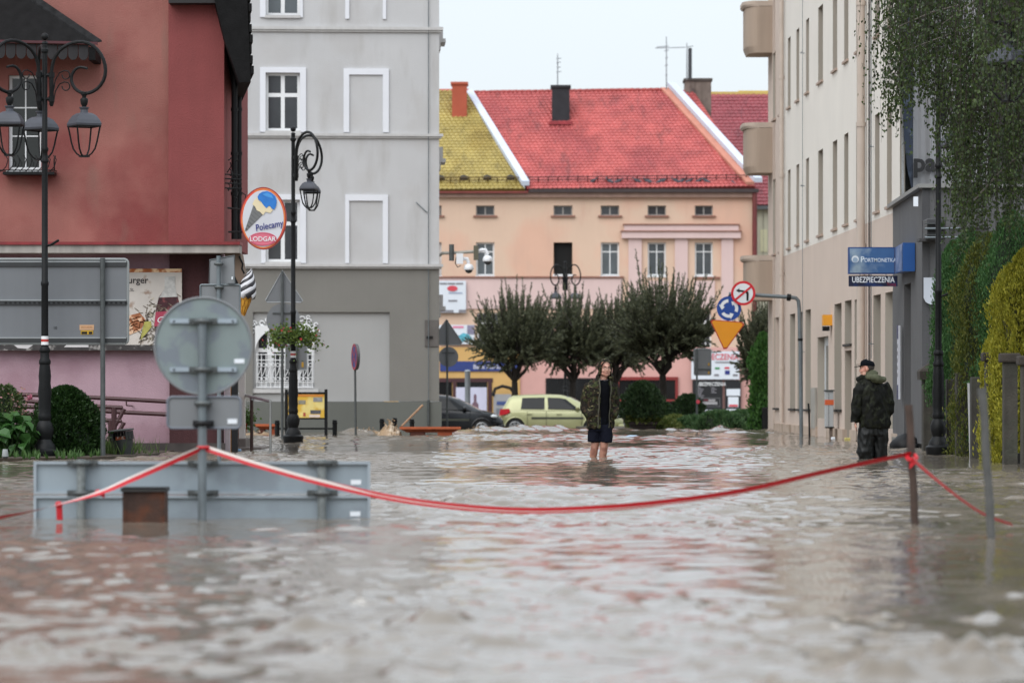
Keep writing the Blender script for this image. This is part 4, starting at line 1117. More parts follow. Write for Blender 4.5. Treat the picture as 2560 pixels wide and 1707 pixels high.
# ------------------------------------------------------------------ cast-iron street lamps
M_LAMPTOP = mat('lamp_hood_grey', c(74,76,83), .5, .15, 6, spec=.3)
def spiral(r0, r1, a0, a1, n=26):
    return [((r0+(r1-r0)*i/(n-1))*math.cos(R(a0+(a1-a0)*i/(n-1))), (r0+(r1-r0)*i/(n-1))*math.sin(R(a0+(a1-a0)*i/(n-1)))) for i in range(n)]
def make_lamp(label, loc, angles, group, height=6.4, ls=1.0, band=None, stub=None, lean=0.0):
    t = thing('street_lamp', label, 'street lamp', loc, 0, group, local=True)
    # base and shaft
    prof = [(.20,-.6),(.20,.06),(.21,.08),(.21,.13),(.165,.16),(.15,.22),(.12,.26),(.10,.30),(.125,.38),(.135,.46),(.11,.54),(.085,.58),(.10,.62),(.10,.66),(.088,.70),
            (.098,.78),(.092,.9),(.105,1.0),(.088,1.15),(.095,1.25),(.078,1.42),(.09,1.44),(.09,1.48),(.07,1.52),(.068,1.6),(.082,1.62),(.082,1.65),(.062,1.69)]
    MB().lathe(prof, n=18).build('base', M_IRON, t, 35)
    sh = [(.054,1.68),(.051,2.6),(.060,2.62),(.060,2.66),(.048,2.68),(.045,4.45),(.062,4.47),(.062,4.5),(.043,4.53),(.043,4.62),(.056,4.64),(.056,4.67),(.041,4.70),(.039,height-.30),(.058,height-.28),(.058,height-.24),(.04,height-.22),(.04,height-.16),(.052,height-.15),(.03,height-.12)]
    MB().lathe(sh, n=14).build('shaft', M_IRON, t, 35)
    MB().ell((0,0,height-.05), .058, 12, 8).build('finial', M_IRON, t, 60)
    if band:
        for z0,z1,m in ((band,band+.045,M_WHITE),(band+.045,band+.085,mat('band_red', c(176,52,44), .5)),(band+.085,band+.13,M_WHITE)):
            MB().lathe([(.056,z0),(.056,z1)], n=14).build('band', m, t, 35)
    if stub: MB().tube([(0,0,stub),(.10,-.05,stub+.02),(.22,-.08,stub+.09)], .02, 6).build('flag_holder', M_IRON, t, 35)
    zb = height - .90
    scroll = [(545,470),(550,410),(570,335),(620,260),(700,205),(800,180),(900,195),(985,255),(1045,350),(1065,450),(1045,545),(985,620),(900,658),(830,650),(770,610),(737,540),(745,480),(780,432),(830,415),(890,430)]
    for ang in angles:
        ca, sa = math.cos(R(ang)), math.sin(R(ang))
        P = lambda u, v: Vector((ca*u, sa*u, zb + v))
        a = MB()
        a.tube([P(.11,-.20), P(.11,-.17), P(.11,.26), P(.11,.31)], [.02,.034,.034,.03], 8)
        for v in (-.09, .27): a.tube([P(0,v), P(.11,v)], .026, 8); a.tube([P(.11,v-.04), P(.11,v+.04)], .046, 8)
        key = [Vector(((x_-480)/592, (648-y_)/619)) for x_,y_ in scroll]; pts = []
        for i in range(len(key)-1):
            p0,p1,p2,p3 = key[max(i-1,0)],key[i],key[i+1],key[min(i+2,len(key)-1)]
            for q in (0,.5):
                w_ = .5*((2*p1)+(p2-p0)*q+(2*p0-5*p1+4*p2-p3)*q*q+(3*p1-p0-3*p2+p3)*q**3); pts.append(P(w_.x,w_.y))
        pts.append(P(key[-1].x,key[-1].y)); m_ = len(pts)
        a.tube(pts, [.027-.008*max(0,(i/m_-.7)/.3) for i in range(m_)], 8)
        for v0 in (.24,.07):
            sp = [P(.14,v0-.22), P(.17,v0-.05), P(.24,v0+.06), P(.32,v0+.09)] + [P(.345+.065*math.cos(R(95-k*40)), v0+.025+.065*math.sin(R(95-k*40))) for k in range(1,8)]
            a.tube(sp, .010, 5)
        arm = a.build('arm', M_IRON, t, 40)
        M4 = Matrix.Rotation(R(ang+45), 4, 'Z') @ Matrix.Scale(ls, 4)
        O = P(.642, -.02)
        st = MB(); st.lathe([(.03,-.23),(.034,-.19),(.05,-.16),(.055,-.14),(.06,-.10),(.055,-.08),(.03,-.06),(.035,-.03),(.05,-.02),(.05,.02)], O, 12, Matrix.Scale(ls,3))
        st.build('stem', M_IRON, arm, 40)
        hd = MB()
        def sq(w, z, rot=R(45)): return [O + M4 @ Vector((w*math.cos(rot+k*math.pi/2), w*math.sin(rot+k*math.pi/2), z)) for k in range(4)]
        hd.loft([sq(.275,-.485),sq(.285,-.455),sq(.255,-.40),sq(.195,-.33),sq(.125,-.295),sq(.08,-.29)])
        hd.lathe([(.062,-.295),(.055,-.245),(.075,-.215),(.075,-.205)], O, 12, Matrix.Scale(ls,3))
        hood = hd.build('hood', M_LAMPTOP, arm)
        fr = MB()
        for k in range(4):
            d_ = M4 @ Vector((math.cos(R(45)+k*math.pi/2), math.sin(R(45)+k*math.pi/2), 0))
            fr.tube([O+d_*r_+ZV*(z_*ls) for r_,z_ in ((.262,-.485),(.235,-.60),(.21,-.72),(.175,-.83),(.12,-.90),(.06,-.94))], .014, 6)
        fr.lathe([(.06,-.955),(.085,-.95),(.085,-.93),(.04,-.92)], O, 10, Matrix.Scale(ls,3))
        fr.tube([O+M4@Vector((.265*math.cos(R(45)+k*math.pi/2), .265*math.sin(R(45)+k*math.pi/2), -.49)) for k in range(4)], .016, 6, closed=True)
        fr.build('lantern_frame', M_IRON, hood, 40)
    return t
L1 = make_lamp('tall black three-armed lamp in front of the red house', (SX(112,55.6), 55.6, 0), (-17,-137,103), 'cast-iron street lamps', band=1.72, stub=3.2)
# the red and white band sits lower on the shaft of the nearest lamp
L2 = make_lamp('black lamp with a hanging flower ring beside the grey tenement', (SX(733,75), 75, 0), (-57,57), 'cast-iron street lamps', ls=.8, band=1.72)
L3 = make_lamp('black lamp standing against the hedge by the concrete fence', (SX(2346,59.6), 59.6, 0), (62,-50), 'cast-iron street lamps', stub=2.55)
L4 = make_lamp('lamp mostly outside the right edge, one scroll arm showing among birch twigs', (SX(2525,45)+.62, 45, 0), (180,60,-60), 'cast-iron street lamps')
L5 = make_lamp('far lamp with twin scroll arms rising behind the round trees', (SX(1413,140), 140, -.4), (-55,-125), 'cast-iron street lamps')

# flower ring on the second lamp
def leaf_cloud(mb, pts, size, n_per=1, flat=.5, rng=random, elong=1.6):
    for p in pts:
        for _ in range(n_per):
            a = Vector((rng.gauss(0,1), rng.gauss(0,1), rng.gauss(0,flat))).normalized()
            b_ = a.cross(Vector((rng.gauss(0,1), rng.gauss(0,1), rng.gauss(0,1)))).normalized()
            s = size*rng.uniform(.6,1.3)
            mb.poly(p - a*s*elong*.5, p + b_*s*.5, p + a*s*elong*.5, p - b_*s*.5)
def leaf_mat(name, c1, c2, rough=.55, trans=.25):
    if name in MATS: return MATS[name]
    m = bpy.data.materials.new(name); m.use_nodes = True
    N, L = m.node_tree.nodes, m.node_tree.links
    b = N['Principled BSDF']; b.inputs['Roughness'].default_value = rough; b.inputs['Specular IOR Level'].default_value = .35
    geo = N.new('ShaderNodeNewGeometry')
    mx = N.new('ShaderNodeMix'); mx.data_type = 'RGBA'
    mx.inputs['A'].default_value = (*c1,1); mx.inputs['B'].default_value = (*c2,1)
    L.new(geo.outputs['Random Per Island'], mx.inputs['Factor'])
    L.new(mx.outputs['Result'], b.inputs['Base Color'])
    tr = N.new('ShaderNodeBsdfTranslucent'); L.new(mx.outputs['Result'], tr.inputs['Color'])
    ms = N.new('ShaderNodeMixShader'); ms.inputs['Fac'].default_value = trans
    L.new(b.outputs[0], ms.inputs[1]); L.new(tr.outputs[0], ms.inputs[2])
    L.new(ms.outputs[0], N['Material Output'].inputs['Surface'])
    MATS[name] = m; return m
def flower_ring():
    random.seed(31)
    d = 75; c0 = S(733,838,d)
    t = thing('flower_basket', 'ring of red flowers and leaves hung round the second lamp post', 'flower basket', tuple(c0))
    rg = MB(); rg.tube([c0+Vector((.30*math.cos(a),.30*math.sin(a),-.05)) for a in [6.283*k/18 for k in range(18)]], .03, 6, closed=True)
    for a in (0,2.1,4.2): rg.tube([c0, c0+Vector((.3*math.cos(a),.3*math.sin(a),-.05))], .012, 5)
    rg.build('holder', M_IRON, t)
    lv = MB(); pts = []
    for k in range(1500):
        a = random.uniform(0,6.283); r = random.gauss(.30,.10); h = random.gauss(0,.11) - max(0,r-.3)*.7
        if random.random() < .15: h -= random.uniform(0,.28)
        q = c0+Vector((r*1.2*math.cos(a), r*1.1*math.sin(a), h*.9+.02))
        if (q-c0).xy.length < .07: continue
        pts.append(q)
    leaf_cloud(lv, pts, .055, elong=1.1); lv.build('foliage', leaf_mat('geranium_leaf', (.06,.11,.018), (.16,.22,.045)), t)
    fl = MB(); pts = []
    for k in range(46):
        a = random.uniform(0,6.283); r = random.uniform(.28,.50); pts.append(c0+Vector((r*1.3*math.cos(a), r*math.sin(a), random.gauss(-.04,.14))))
    leaf_cloud(fl, pts, .05, 2, elong=1.0); fl.build('blossom', leaf_mat('geranium_red', c(190,50,50), c(206,96,96)), t)
flower_ring()

# ------------------------------------------------------------------ signs
def round_rect(px0,px1,py0,py1,d,r,rot=0,c0=None):
    pts = []
    for (cx_,cy_,a0) in ((px1-r,py0+r,0),(px0+r,py0+r,90),(px0+r,py1-r,180),(px1-r,py1-r,270)):
        for k in range(5):
            a = R(a0+k*22.5); pts.append(S(cx_+r*math.cos(a), cy_-r*math.sin(a), d))
    return pts
def plate(parent, px0,px1,py0,py1,d,m,r=8,edge=M_SIGNEDGE,name='plate', th=.012, lip=.02):
    pts = round_rect(px0,px1,py0,py1,d,r)
    a = MB(); a.prism(pts, (0,th,0)); o = a.build(name, m, parent)
    e = MB(); e.tube([p+Vector((0,-.004,0)) for p in pts], lip, 6, closed=True); e.build('rim', edge, o, 50)
    return o
def clamp(parent, px, py, d, w=.22, m=M_GALV_DK):
    a = MB(); x, z_ = SX(px,d), SZ(py,d)
    a.box(x-w/2, x+w/2, d-.005, d+.03, z_-.022, z_+.022)
    a.tube([(x+.05*math.cos(t), d-.03-.055*math.sin(t), z_) for t in [math.pi*k/8 for k in range(9)]], .022, 6)
    for s in (-1,1):
        for q in (.62,.9): a.ell((x+s*w/2*q, d-.012, z_), .009, 6, 4)
    return a.build('clamp', m, parent)

# near round sign, seen from behind
def near_round_sign():
    d = 28.8
    t = thing('round_road_sign', 'large round road sign seen from behind on a steel post, nearest the camera', 'road sign', (SX(507,d), d-.06, -.5))
    MB().cyl((SX(507,d), d-.07, -.8), (SX(508,d), d-.07, SZ(795,d)), .034, n=16).build('post', M_GALV, t, 40)
    ctr = S(508,865,d); r = 121/K(d)
    a = MB(); pts = [ctr+XV*(r*math.cos(6.283*k/56))+ZV*(r*math.sin(6.283*k/56)) for k in range(56)]
    a.prism(pts, (0,.006,0)); pl = a.build('disc', mat('sign_back_green_grey', c(122,134,134), .45, .06, 5, streak=.05, col2=c(112,120,128), c2scale=6), t)
    e = MB(); e.tube([p+Vector((0,-.004,0)) for p in pts], .010, 6, closed=True); e.build('rim', M_SIGNBACK, pl, 50)
    M_RAIL = mat('rail_pale', c(150,162,172), .4, .1)
    for py in (803,924):
        q = MB(); q.box(SX(425,d), SX(592,d), d-.028, d-.002, SZ(py+5,d), SZ(py-6,d)); rl = q.build('rail', M_RAIL, t)
        for px in (435,582): b = MB(); b.ell(S(px,py,d-.03), .008, 8, 5); b.build('bolt', M_BLACK, rl)
        clamp(t, 508, py, d-.03)
    MB().box(SX(586,d), SX(611,d), d-.006, d-.002, SZ(908,d), SZ(897,d)).build('sticker', M_STICKER, pl)
    p2 = plate(t, 419,602,992,1070,d,M_SIGNBACK,12,lip=.010, edge=mat('edge_blue_grey', c(106,112,122), .45,.1), name='lower_plate')
    clamp(t, 508, 1008, d-.03, .12); clamp(t, 508, 1058, d-.03, .16, M_BLACK)
    MB().box(SX(569,d), SX(593,d), d-.006, d-.002, SZ(1059,d), SZ(1047,d)).build('sticker', M_STICKER, p2)
near_round_sign()

def near_board():
    d = 29.2
    t = thing('direction_board', 'wide flooded direction board seen from behind, pale grey panels in frame', 'road sign', (SX(500,d), d, -.8))
    m = mat('board_back_pale', c(142,154,162), .45, .05, 4, streak=.06, col2=c(132,142,150), c2scale=3); fm = mat('board_frame', c(150,160,168), .45, .12, 6)
    x0, x1 = SX(85,d), SX(926,d); zt = SZ(1153,d); zm = SZ(1236,d); zb = -.5
    for (e,f) in ((zm+.004,zt),(zb,zm-.004)):
        a = MB(); a.box(x0, x1, d, d+.012, e, f); p = a.build('panel', m, t)
        fr = MB(); w = .022
        fr.box(x0,x1,d-.03,d-.001,f-w,f); fr.box(x0,x1,d-.03,d-.001,e,e+w); fr.box(x0,x0+w,d-.03,d-.001,e+w,f-w); fr.box(x1-w,x1,d-.03,d-.001,e+w,f-w)
        fr.build('frame', fm, p)
    for px in (206,806):
        MB().cyl((SX(px,d), d-.075, -.9), (SX(px,d), d-.075, SZ(1148,d)), .036, n=14).build('post', mat('post_pitted', c(118,124,124), .55, .3, 25, metal=.2), t, 40)
    for px in (206,507,806):
        for py in (1157,1232): clamp(t, px, py, d-.035, .24)
    for px,py in ((890,1205),(888,1284)): MB().box(SX(px-13,d), SX(px+13,d), d-.006, d-.002, SZ(py+6,d), SZ(py-6,d)).build('sticker', M_STICKER, t)
near_board()

def rusty_box():
    d = 28.45
    t = thing('rusty_bin', 'rusty brown metal box with corrugated black lid in front of the board', 'bin', (SX(362,d), d, -.6))
    m = mat('rusty_steel', c(62,40,30), .8, .35, 5, streak=.3, bump=.4, col2=c(84,46,26), c2scale=4)
    x0,x1 = SX(310,d), SX(415,d); zt = SZ(1226,d)
    a = MB(); a.bbox(x0,x1,d-.12,d+.18,-.6,zt,.008); b = a.build('body', m, t)
    for s in (x0+.02,x1-.03): MB().box(s,s+.012,d-.126,d-.118,-.5,zt-.02).build('seam', m, b)
    l = MB(); n = 22; vs = []
    for i in range(n*2+1):
        xx = x0-.012+(x1-x0+.024)*i/(2*n); zz = zt+.02+(.008 if i%2 else -.004)
        vs += [(xx,d-.15,zz),(xx,d+.2,zz)]
    l.add(vs, [(2*i,2*i+2,2*i+3,2*i+1) for i in range(2*n)]); l.box(x0-.012,x1+.012,d-.148,d+.2,zt-.004,zt+.014); l.build('lid', mat('lid_black', (.018,.017,.016), .6, .3), t)
rusty_box()

def left_board():
    d = 56.0
    t = thing('direction_board', 'large grey direction board seen from behind on one post by the hedge ball', 'road sign', (SX(258,d), d, 0))
    m = mat('board_back_grey', c(108,111,115), .5, .05, 2, streak=.05)
    x0,x1 = SX(-150,d), SX(321,d)
    for a_,b_ in ((650,758),(759,858)):
        a = MB(); a.box(x0,x1-.02,d,d+.015,SZ(b_,d),SZ(a_,d)); a.build('panel', m, t)
    e = MB(); pts = round_rect(-150,320,648,859,d,10); e.tube(pts, .022, 6, closed=True); e.build('rim', mat('board_rim', c(134,138,138), .4, .1), t, 50)
    for py in (661,757,851):
        q = MB(); q.box(x0,x1-.03,d-.03,d-.001,SZ(py+5,d),SZ(py-5,d)); rl = q.build('rail', mat('rail_dark', c(46,48,50), .6, .2), t)
        q = MB(); q.box(x0,x1-.03,d-.034,d-.002,SZ(py-5,d),SZ(py-8,d)); q.build('rail_edge', M_SIGNEDGE, rl)
    sl = MB()
    for i in range(26):
        px = 12+i*12; sl.box(SX(px,d), SX(px+6,d), d-.036, d-.031, SZ(759,d), SZ(755,d))
    sl.build('slots', M_BLACK, t)
    MB().cyl((SX(259,d), d-.08, -.3), (SX(258,d), d-.08, SZ(646,d)), .038, n=14).build('post', M_GALV_DK, t, 40)
    MB().box(SX(199,d), SX(235,d), d-.006, d-.002, SZ(825,d), SZ(812,d)).build('sticker', mat('sticker_peach', c(196,156,120), .6, .1), t)
    st = MB().box(SX(202,d), SX(233,d), d-.007, d-.003, SZ(836,d), SZ(826,d)).build('sticker', mat('sticker_yellow', c(190,150,30), .6, .1), t)
    k = MB()
    for px0,px1,py0,py1 in ((204,218,829,835),(222,231,829,835)): k.box(SX(px0,d),SX(px1,d),d-.009,d-.0075,SZ(py1,d),SZ(py0,d))
    k.build('sticker_print', M_BLACK, st)
    tx = MB().box(SX(203,d), SX(231,d), d-.0085, d-.0075, SZ(820,d), SZ(815,d)); tx.build('sticker_print', mat('sticker_brown', c(176,132,96), .6, .3, 40), st)
    tx = MB(); text(tx, '10', (SX(133,d),d-.004,SZ(823,d)), XV, ZV, .06, .003); tx.build('number_mark', M_BLACK, t)
left_board()

def double_back_sign():
    d = 52.5
    t = thing('stacked_road_sign', 'two square sign backs stacked on a slim post behind the round sign', 'road sign', (SX(549,d), d, -.2))
    MB().cyl((SX(549,d), d-.05, -.5), (SX(547,d), d-.05, SZ(640,d)), .03, n=12).build('post', M_GALV, t, 40)
    a = MB(); pts = [S(525,650,d+.12), S(586,639,d-.06), S(587,708,d-.06), S(523,712,d+.12)]
    a.prism(pts, (0,.012,0)); p = a.build('upper_plate', M_SIGNBACK, t)
    e = MB(); e.tube(pts, .012, 6, closed=True); e.build('rim', mat('rim_dark', c(84,88,90), .5), p)
    plate(t, 501,600,712,800,d,M_SIGNBACK,4,lip=.014,name='lower_plate', edge=M_GALV)
    clamp(t, 547, 660, d-.02, .1); clamp(t, 548, 718, d-.02, .12)
    MB().box(SX(580,d), SX(583,d), d-.085, d-.08, SZ(699,d), SZ(692,d)).build('sticker', M_STICKER, t)
double_back_sign()

def tri_pts(pts, d): return [S(px,py,d) for px,py in pts]
def back_pair(px, tri, cc, rr, d, label, base_z, post_m=M_GALV_DK, plate_m=M_SIGNBACK, stick=None):
    t = thing('give_way_sign', label, 'road sign', (SX(px,d), d, base_z), group='warning signs seen from behind')
    MB().cyl((SX(px,d), d-.05, base_z-.3), (SX(px,d), d-.05, SZ(tri[0][1]+2,d)), .03, n=10).build('post', post_m, t, 40)
    a = MB(); pts = tri_pts(tri,d); a.prism(pts, (0,.012,0)); p = a.build('triangle_plate', plate_m, t)
    e = MB(); e.tube(pts, .014, 6, closed=True); e.build('rim', M_SIGNEDGE, p)
    q = MB(); ctr = S(*cc,d); q.prism([ctr+XV*(rr/K(d)*math.cos(6.283*k/32))+ZV*(rr/K(d)*math.sin(6.283*k/32)) for k in range(32)], (0,.012,0)); o = q.build('disc_plate', plate_m, t)
    MB().box(SX(cc[0]-rr*.62,d), SX(cc[0]+rr*.62,d), d-.02, d-.002, SZ(cc[1]-rr*.42,d)-.02, SZ(cc[1]-rr*.42,d)+.01).build('rail', M_GALV_DK, o)
    return t
back_pair(706, [(706,676),(757,752),(752,756),(668,756),(664,751)], (708,800), 42, 79, 'triangle and disc sign backs on a post just left of the flower lamp', -.2)
back_pair(1118, [(1116,798),(1156,856),(1151,862),(1080,862),(1076,856)], (1121,892), 25, 104, 'triangle and disc sign backs at the corner of the grey tenement', -.4)
def rect_back(px0,px1,py0,py1,px,d,label,base,rot=0):
    t = thing('rear_road_sign', label, 'road sign', (SX(px,d), d, base))
    MB().cyl((SX(px,d), d-.04, base-.3), (SX(px,d), d-.04, SZ(py0,d)), .03, n=10).build('post', M_GALV_DK, t, 40)
    p = plate(t, px0,px1,py0,py1,d,mat('sign_back_mid', c(104,106,108), .5, .06),4,lip=.012)
    return t, p
t,p = rect_back(714,768,862,925,741,82,'grey rectangular sign back hidden behind the flower lamp', -.2)
d=82; MB().box(SX(754,d), SX(759,d), d-.008, d-.003, SZ(918,d), SZ(905,d)).build('sticker', mat('sticker_amber', c(170,130,40), .6), p)
t,p = rect_back(1735,1778,872,938,1742,111,'grey rectangular sign back by the black shop panels', -.4)
d=111; MB().box(SX(1737,d), SX(1777,d), d-.025, d-.003, SZ(924,d), SZ(921,d)).build('rail', M_GALV_DK, p)
for py in (910,931): MB().box(SX(1770,d), SX(1774,d), d-.008, d-.003, SZ(py+4,d), SZ(py-3,d)).build('sticker', mat('sticker_amber', c(170,130,40), .6), p)
o = MB(); disc(o, S(1745,1004,d-.08), XV, ZV, 5/K(d), 16); o.build('red_reflector', M_TR, t)

# no-stopping sign, almost edge on
def edge_sign():
    d = 88.0
    t = thing('no_stopping_sign', 'blue and red round sign seen almost edge on against grey wall', 'road sign', (SX(887,d), d, -.2))
    MB().cyl((SX(890,d), d, -.5), (SX(887,d), d, SZ(862,d)), .028, n=10).build('post', M_GALV_DK, t, 40)
    A = Vector((.26,-.966,0)).normalized()  # face direction in the disc plane
    ctr = S(886,892,d)+Vector((0,-.05,0)); Nn = Vector((-.966,-.26,0)).normalized()
    a = MB(); a.prism([ctr+A*(.32*math.cos(6.283*k/32))+ZV*(.31*math.sin(6.283*k/32)) for k in range(32)], -Nn*.07); dd = a.build('disc', mat('sign_back_dark', c(80,80,84), .5), t)
    b = MB(); disc(b, ctr+Nn*.004, A, ZV, .25, 28); b.build('blue_field', mat('sign_blue', c(60,66,120), .5, .1), dd)
    b = MB(); ring(b, ctr+Nn*.006, A, ZV, .25, .315); b.build('red_ring', mat('sign_red_dim', c(150,60,76), .5), dd)
    for s in (-1,1):
        b = MB(); v = (A*s+ZV).normalized(); w = (A*-s+ZV).normalized(); b.obox(ctr+Nn*.008-v*.26-w*.028, v*.52, w*.056, Nn*.002); b.build('red_bar', mat('sign_red_dim', c(150,60,76), .5), dd)
edge_sign()

# cantilever signs over the street: no left turn, roundabout, give way
def gantry():
    d = 84.7
    t = thing('cantilever_sign_post', 'bent steel post carrying no-left-turn, roundabout and yellow give-way signs', 'road sign', (SX(2003,d), d, -.2))
    p = MB(); p.tube([(SX(2004,d), d, -.5), S(2001,860,d), S(1998,770,d), S(1996,752,d), S(1990,745,d), S(1975,743,d), S(1880,737,d), S(1822,735,d)], .045, 10); p.build('post', M_GALV, t, 40)
    p = MB(); p.tube([S(1967,743,d), S(1977,744,d)], .08, 8); p.tube([S(2001,846,d), S(2001,852,d)], .06, 8); p.build('joint', M_IRON, t, 40)
    p = MB(); p.tube([S(1824,738,d+.03), S(1820,800,d+.03), S(1817,868,d+.03)], .03, 8); p.build('hanger', M_GALV_DK, t, 40)
    y = d-.07
    def rd(px, py, r, m, name):
        ctr = S(px,py,y); rr = r/K(y); a = MB(); a.prism([ctr+XV*(rr*math.cos(6.283*k/48))+ZV*(rr*math.sin(6.283*k/48)) for k in range(48)], (0,.015,0)); return a.build(name, m, t), ctr, rr
    # roundabout
    o, ctr, rr = rd(1822.5,771,30.5,mat('sign_blue_bright', c(24,66,142), .4, .05),'roundabout_plate')
    f = Vector((0,-.004,0))
    for k in range(3):
        a0 = R(95+k*120); m = MB(); r0, r1 = rr*.50, rr*.76
        n = 8; th = [a0+R(64)*i/n for i in range(n+1)]
        outer = [ctr+f+XV*(r1*math.cos(q))+ZV*(r1*math.sin(q)) for q in th]; inner = [ctr+f+XV*(r0*math.cos(q))+ZV*(r0*math.sin(q)) for q in th]
        for i in range(n): m.poly(outer[i],outer[i+1],inner[i+1],inner[i])
        q = th[-1]; q2 = q+R(32)
        m.poly(ctr+f+XV*(rr*.90*math.cos(q))+ZV*(rr*.90*math.sin(q)), ctr+f+XV*(rr*.60*math.cos(q2))+ZV*(rr*.60*math.sin(q2)), ctr+f+XV*(rr*.36*math.cos(q))+ZV*(rr*.36*math.sin(q)))
        m.build('arrow', mat('sign_white', c(216,220,224), .4, .03), o)
    # give way
    g1 = MB(); tri = [(1776,803),(1781,799),(1856,805),(1861,811),(1817,872),(1809,873)]
    g1.prism([S(px,py,y-.02) for px,py in tri], (0,.015,0)); gw = g1.build('give_way_plate', mat('sign_red_orange', c(170,52,34), .4, .05), t)
    c0 = (1818,826); inn = [(px+(c0[0]-px)*.09, py+(c0[1]-py)*.09) for px,py in tri]
    g2 = MB(); g2.poly(*[S(px,py,y-.025) for px,py in inn]); g2.build('yellow_field', mat('sign_yellow', c(214,140,20), .4, .04), gw)
    # no left turn
    y2 = y-.05; ctr = S(1858,733,y2); rr = 30.5/K(y2)
    a = MB(); a.prism([ctr+XV*(rr*math.cos(6.283*k/48))+ZV*(rr*math.sin(6.283*k/48)) for k in range(48)], (0,.015,0)); o = a.build('no_left_turn_plate', M_RED, t)
    b = MB(); disc(b, ctr+f, XV, ZV, rr*.80, 40); b.build('white_field', mat('sign_white', c(216,220,224), .4, .03), o)
    ar = MB(); Q = lambda px, py, k=.008: S(px,py,y2)+Vector((0,-k,0))
    ar.poly(Q(1866,752),Q(1871,752),Q(1872,735),Q(1871,730),Q(1867,727),Q(1848,724.5),Q(1848,729),Q(1864,731.5),Q(1866,735))
    ar.poly(Q(1840,726),Q(1849,720.5),Q(1847.5,726.5),Q(1849,732)); ar.build('arrow', M_BLACK, o)
    b = MB(); v = (XV+ZV*.82).normalized(); w = Vector((-v.z,0,v.x)); b.obox(ctr+f*3-v*rr*.85-w*.022, v*rr*1.7, w*.044, (0,-.002,0)); b.build('slash', M_RED, o)
gantry()

# ice cream sign and ice cream figure
def icecream_sign():
    d = 60.6; ctr = S(658,546,d); a_, b_ = 58/K(d), 78/K(d)
    t = thing('ice_cream_sign', 'oval ice cream sign with blue scoop, hanging off the red house corner', 'sign', tuple(S(606,560,d)))
    o = MB(); o.prism([ctr+XV*(a_*math.cos(6.283*k/48))+ZV*(b_*math.sin(6.283*k/48)) for k in range(48)], (0,.10,0)); body = o.build('body', mat('oval_edge_red', c(150,34,34), .4, .1), t)
    L = lambda k: Vector((0,-.004*k,0))
    m = MB(); disc(m, ctr+L(1), XV, ZV, a_*.955, 48, b_*.965); m.build('orange_rim', mat('oval_orange', c(222,120,60), .5, .25, 3, col2=c(206,70,50), c2scale=2), body)
    m = MB(); disc(m, ctr+L(2)+ZV*-.005, XV, ZV, a_*.885, 48, b_*.91); m.build('pale_face', mat('oval_face', c(204,204,210), .5, .06, 2), body)
    Q = lambda px, py, k=3: S(px,py,d)+L(k)
    m = MB(); m.poly(Q(612,577),Q(615,579),Q(662,533),Q(646,516),Q(634,512)); m.build('cone_print', mat('cone_grey', c(112,112,112), .6, .1), body)
    m = MB()
    for i in range(6):
        for j in range(7):
            u, v = (i+.5)/6, (j+.5)/7; wdt = .15+.85*v
            px = 614+ (648-614)*v + (u-.5)*26*wdt*.9; py = 577 - (577-524)*v + (u-.5)*22*wdt*.9
            disc(m, Q(px,py,4), XV, ZV, .006, 8)
    m.build('cone_dots', mat('dot_dark', c(48,48,50), .6), body)
    m = MB(); m.poly(*[Q(px,py,5) for px,py in ((631,511),(636,500),(644,494),(650,505),(664,508),(676,518),(682,526),(676,533),(664,530),(658,538),(650,530),(642,526),(638,517))]); m.build('vanilla_print', mat('vanilla', c(222,206,170), .5, .06), body)
    m = MB(); m.poly(*[Q(px,py,6) for px,py in ((644,493),(648,485),(656,480),(668,478),(678,482),(688,490),(692,502),(691,514),(686,524),(680,522),(674,514),(666,521),(658,512),(652,503),(646,500))]); m.build('blue_scoop_print', mat('blue_scoop', c(36,116,196), .45, .14, 9), body)
    m = MB(); m.poly(*[Q(px,py,7) for px,py in ((656,486),(668,482),(680,488),(684,497),(674,494),(664,491))]); m.build('scoop_highlight', mat('scoop_light', c(70,150,220), .45, .1), body)
    U = (XV+ZV*.19).normalized(); V = Vector((-U.z,0,U.x))
    tx = MB(); text(tx, 'Polecamy', S(640,578,d)+L(6), U, V, .15, .012, .1, squeeze=.80); tx.build('lettering', mat('print_navy_blue', c(34,40,120), .5), body)
    m = MB(); disc(m, Q(657,598,4), XV, ZV, 35/K(d), 36, 17/K(d)); mo = m.build('pink_oval', mat('oval_pink', c(216,110,130), .5, .08), body)
    m = MB(); ring(m, Q(657,598,5), XV, ZV, 31/K(d), 33.5/K(d), 36, .46); m.build('pink_oval_line', mat('oval_pink_dark', c(190,70,96), .5), mo)
    tx = MB(); text(tx, 'LODGAR', Q(657,603,7), XV, ZV, .105, .012, align='CENTER', squeeze=1.0); tx.build('lettering', M_WHITE, mo)
    br = MB(); br.tube([S(570,520,d+.3), S(602,524,d+.05)], .018, 6); br.tube([S(572,580,d+.3), S(606,580,d+.05)], .018, 6); br.build('bracket', M_IRON, t)
icecream_sign()
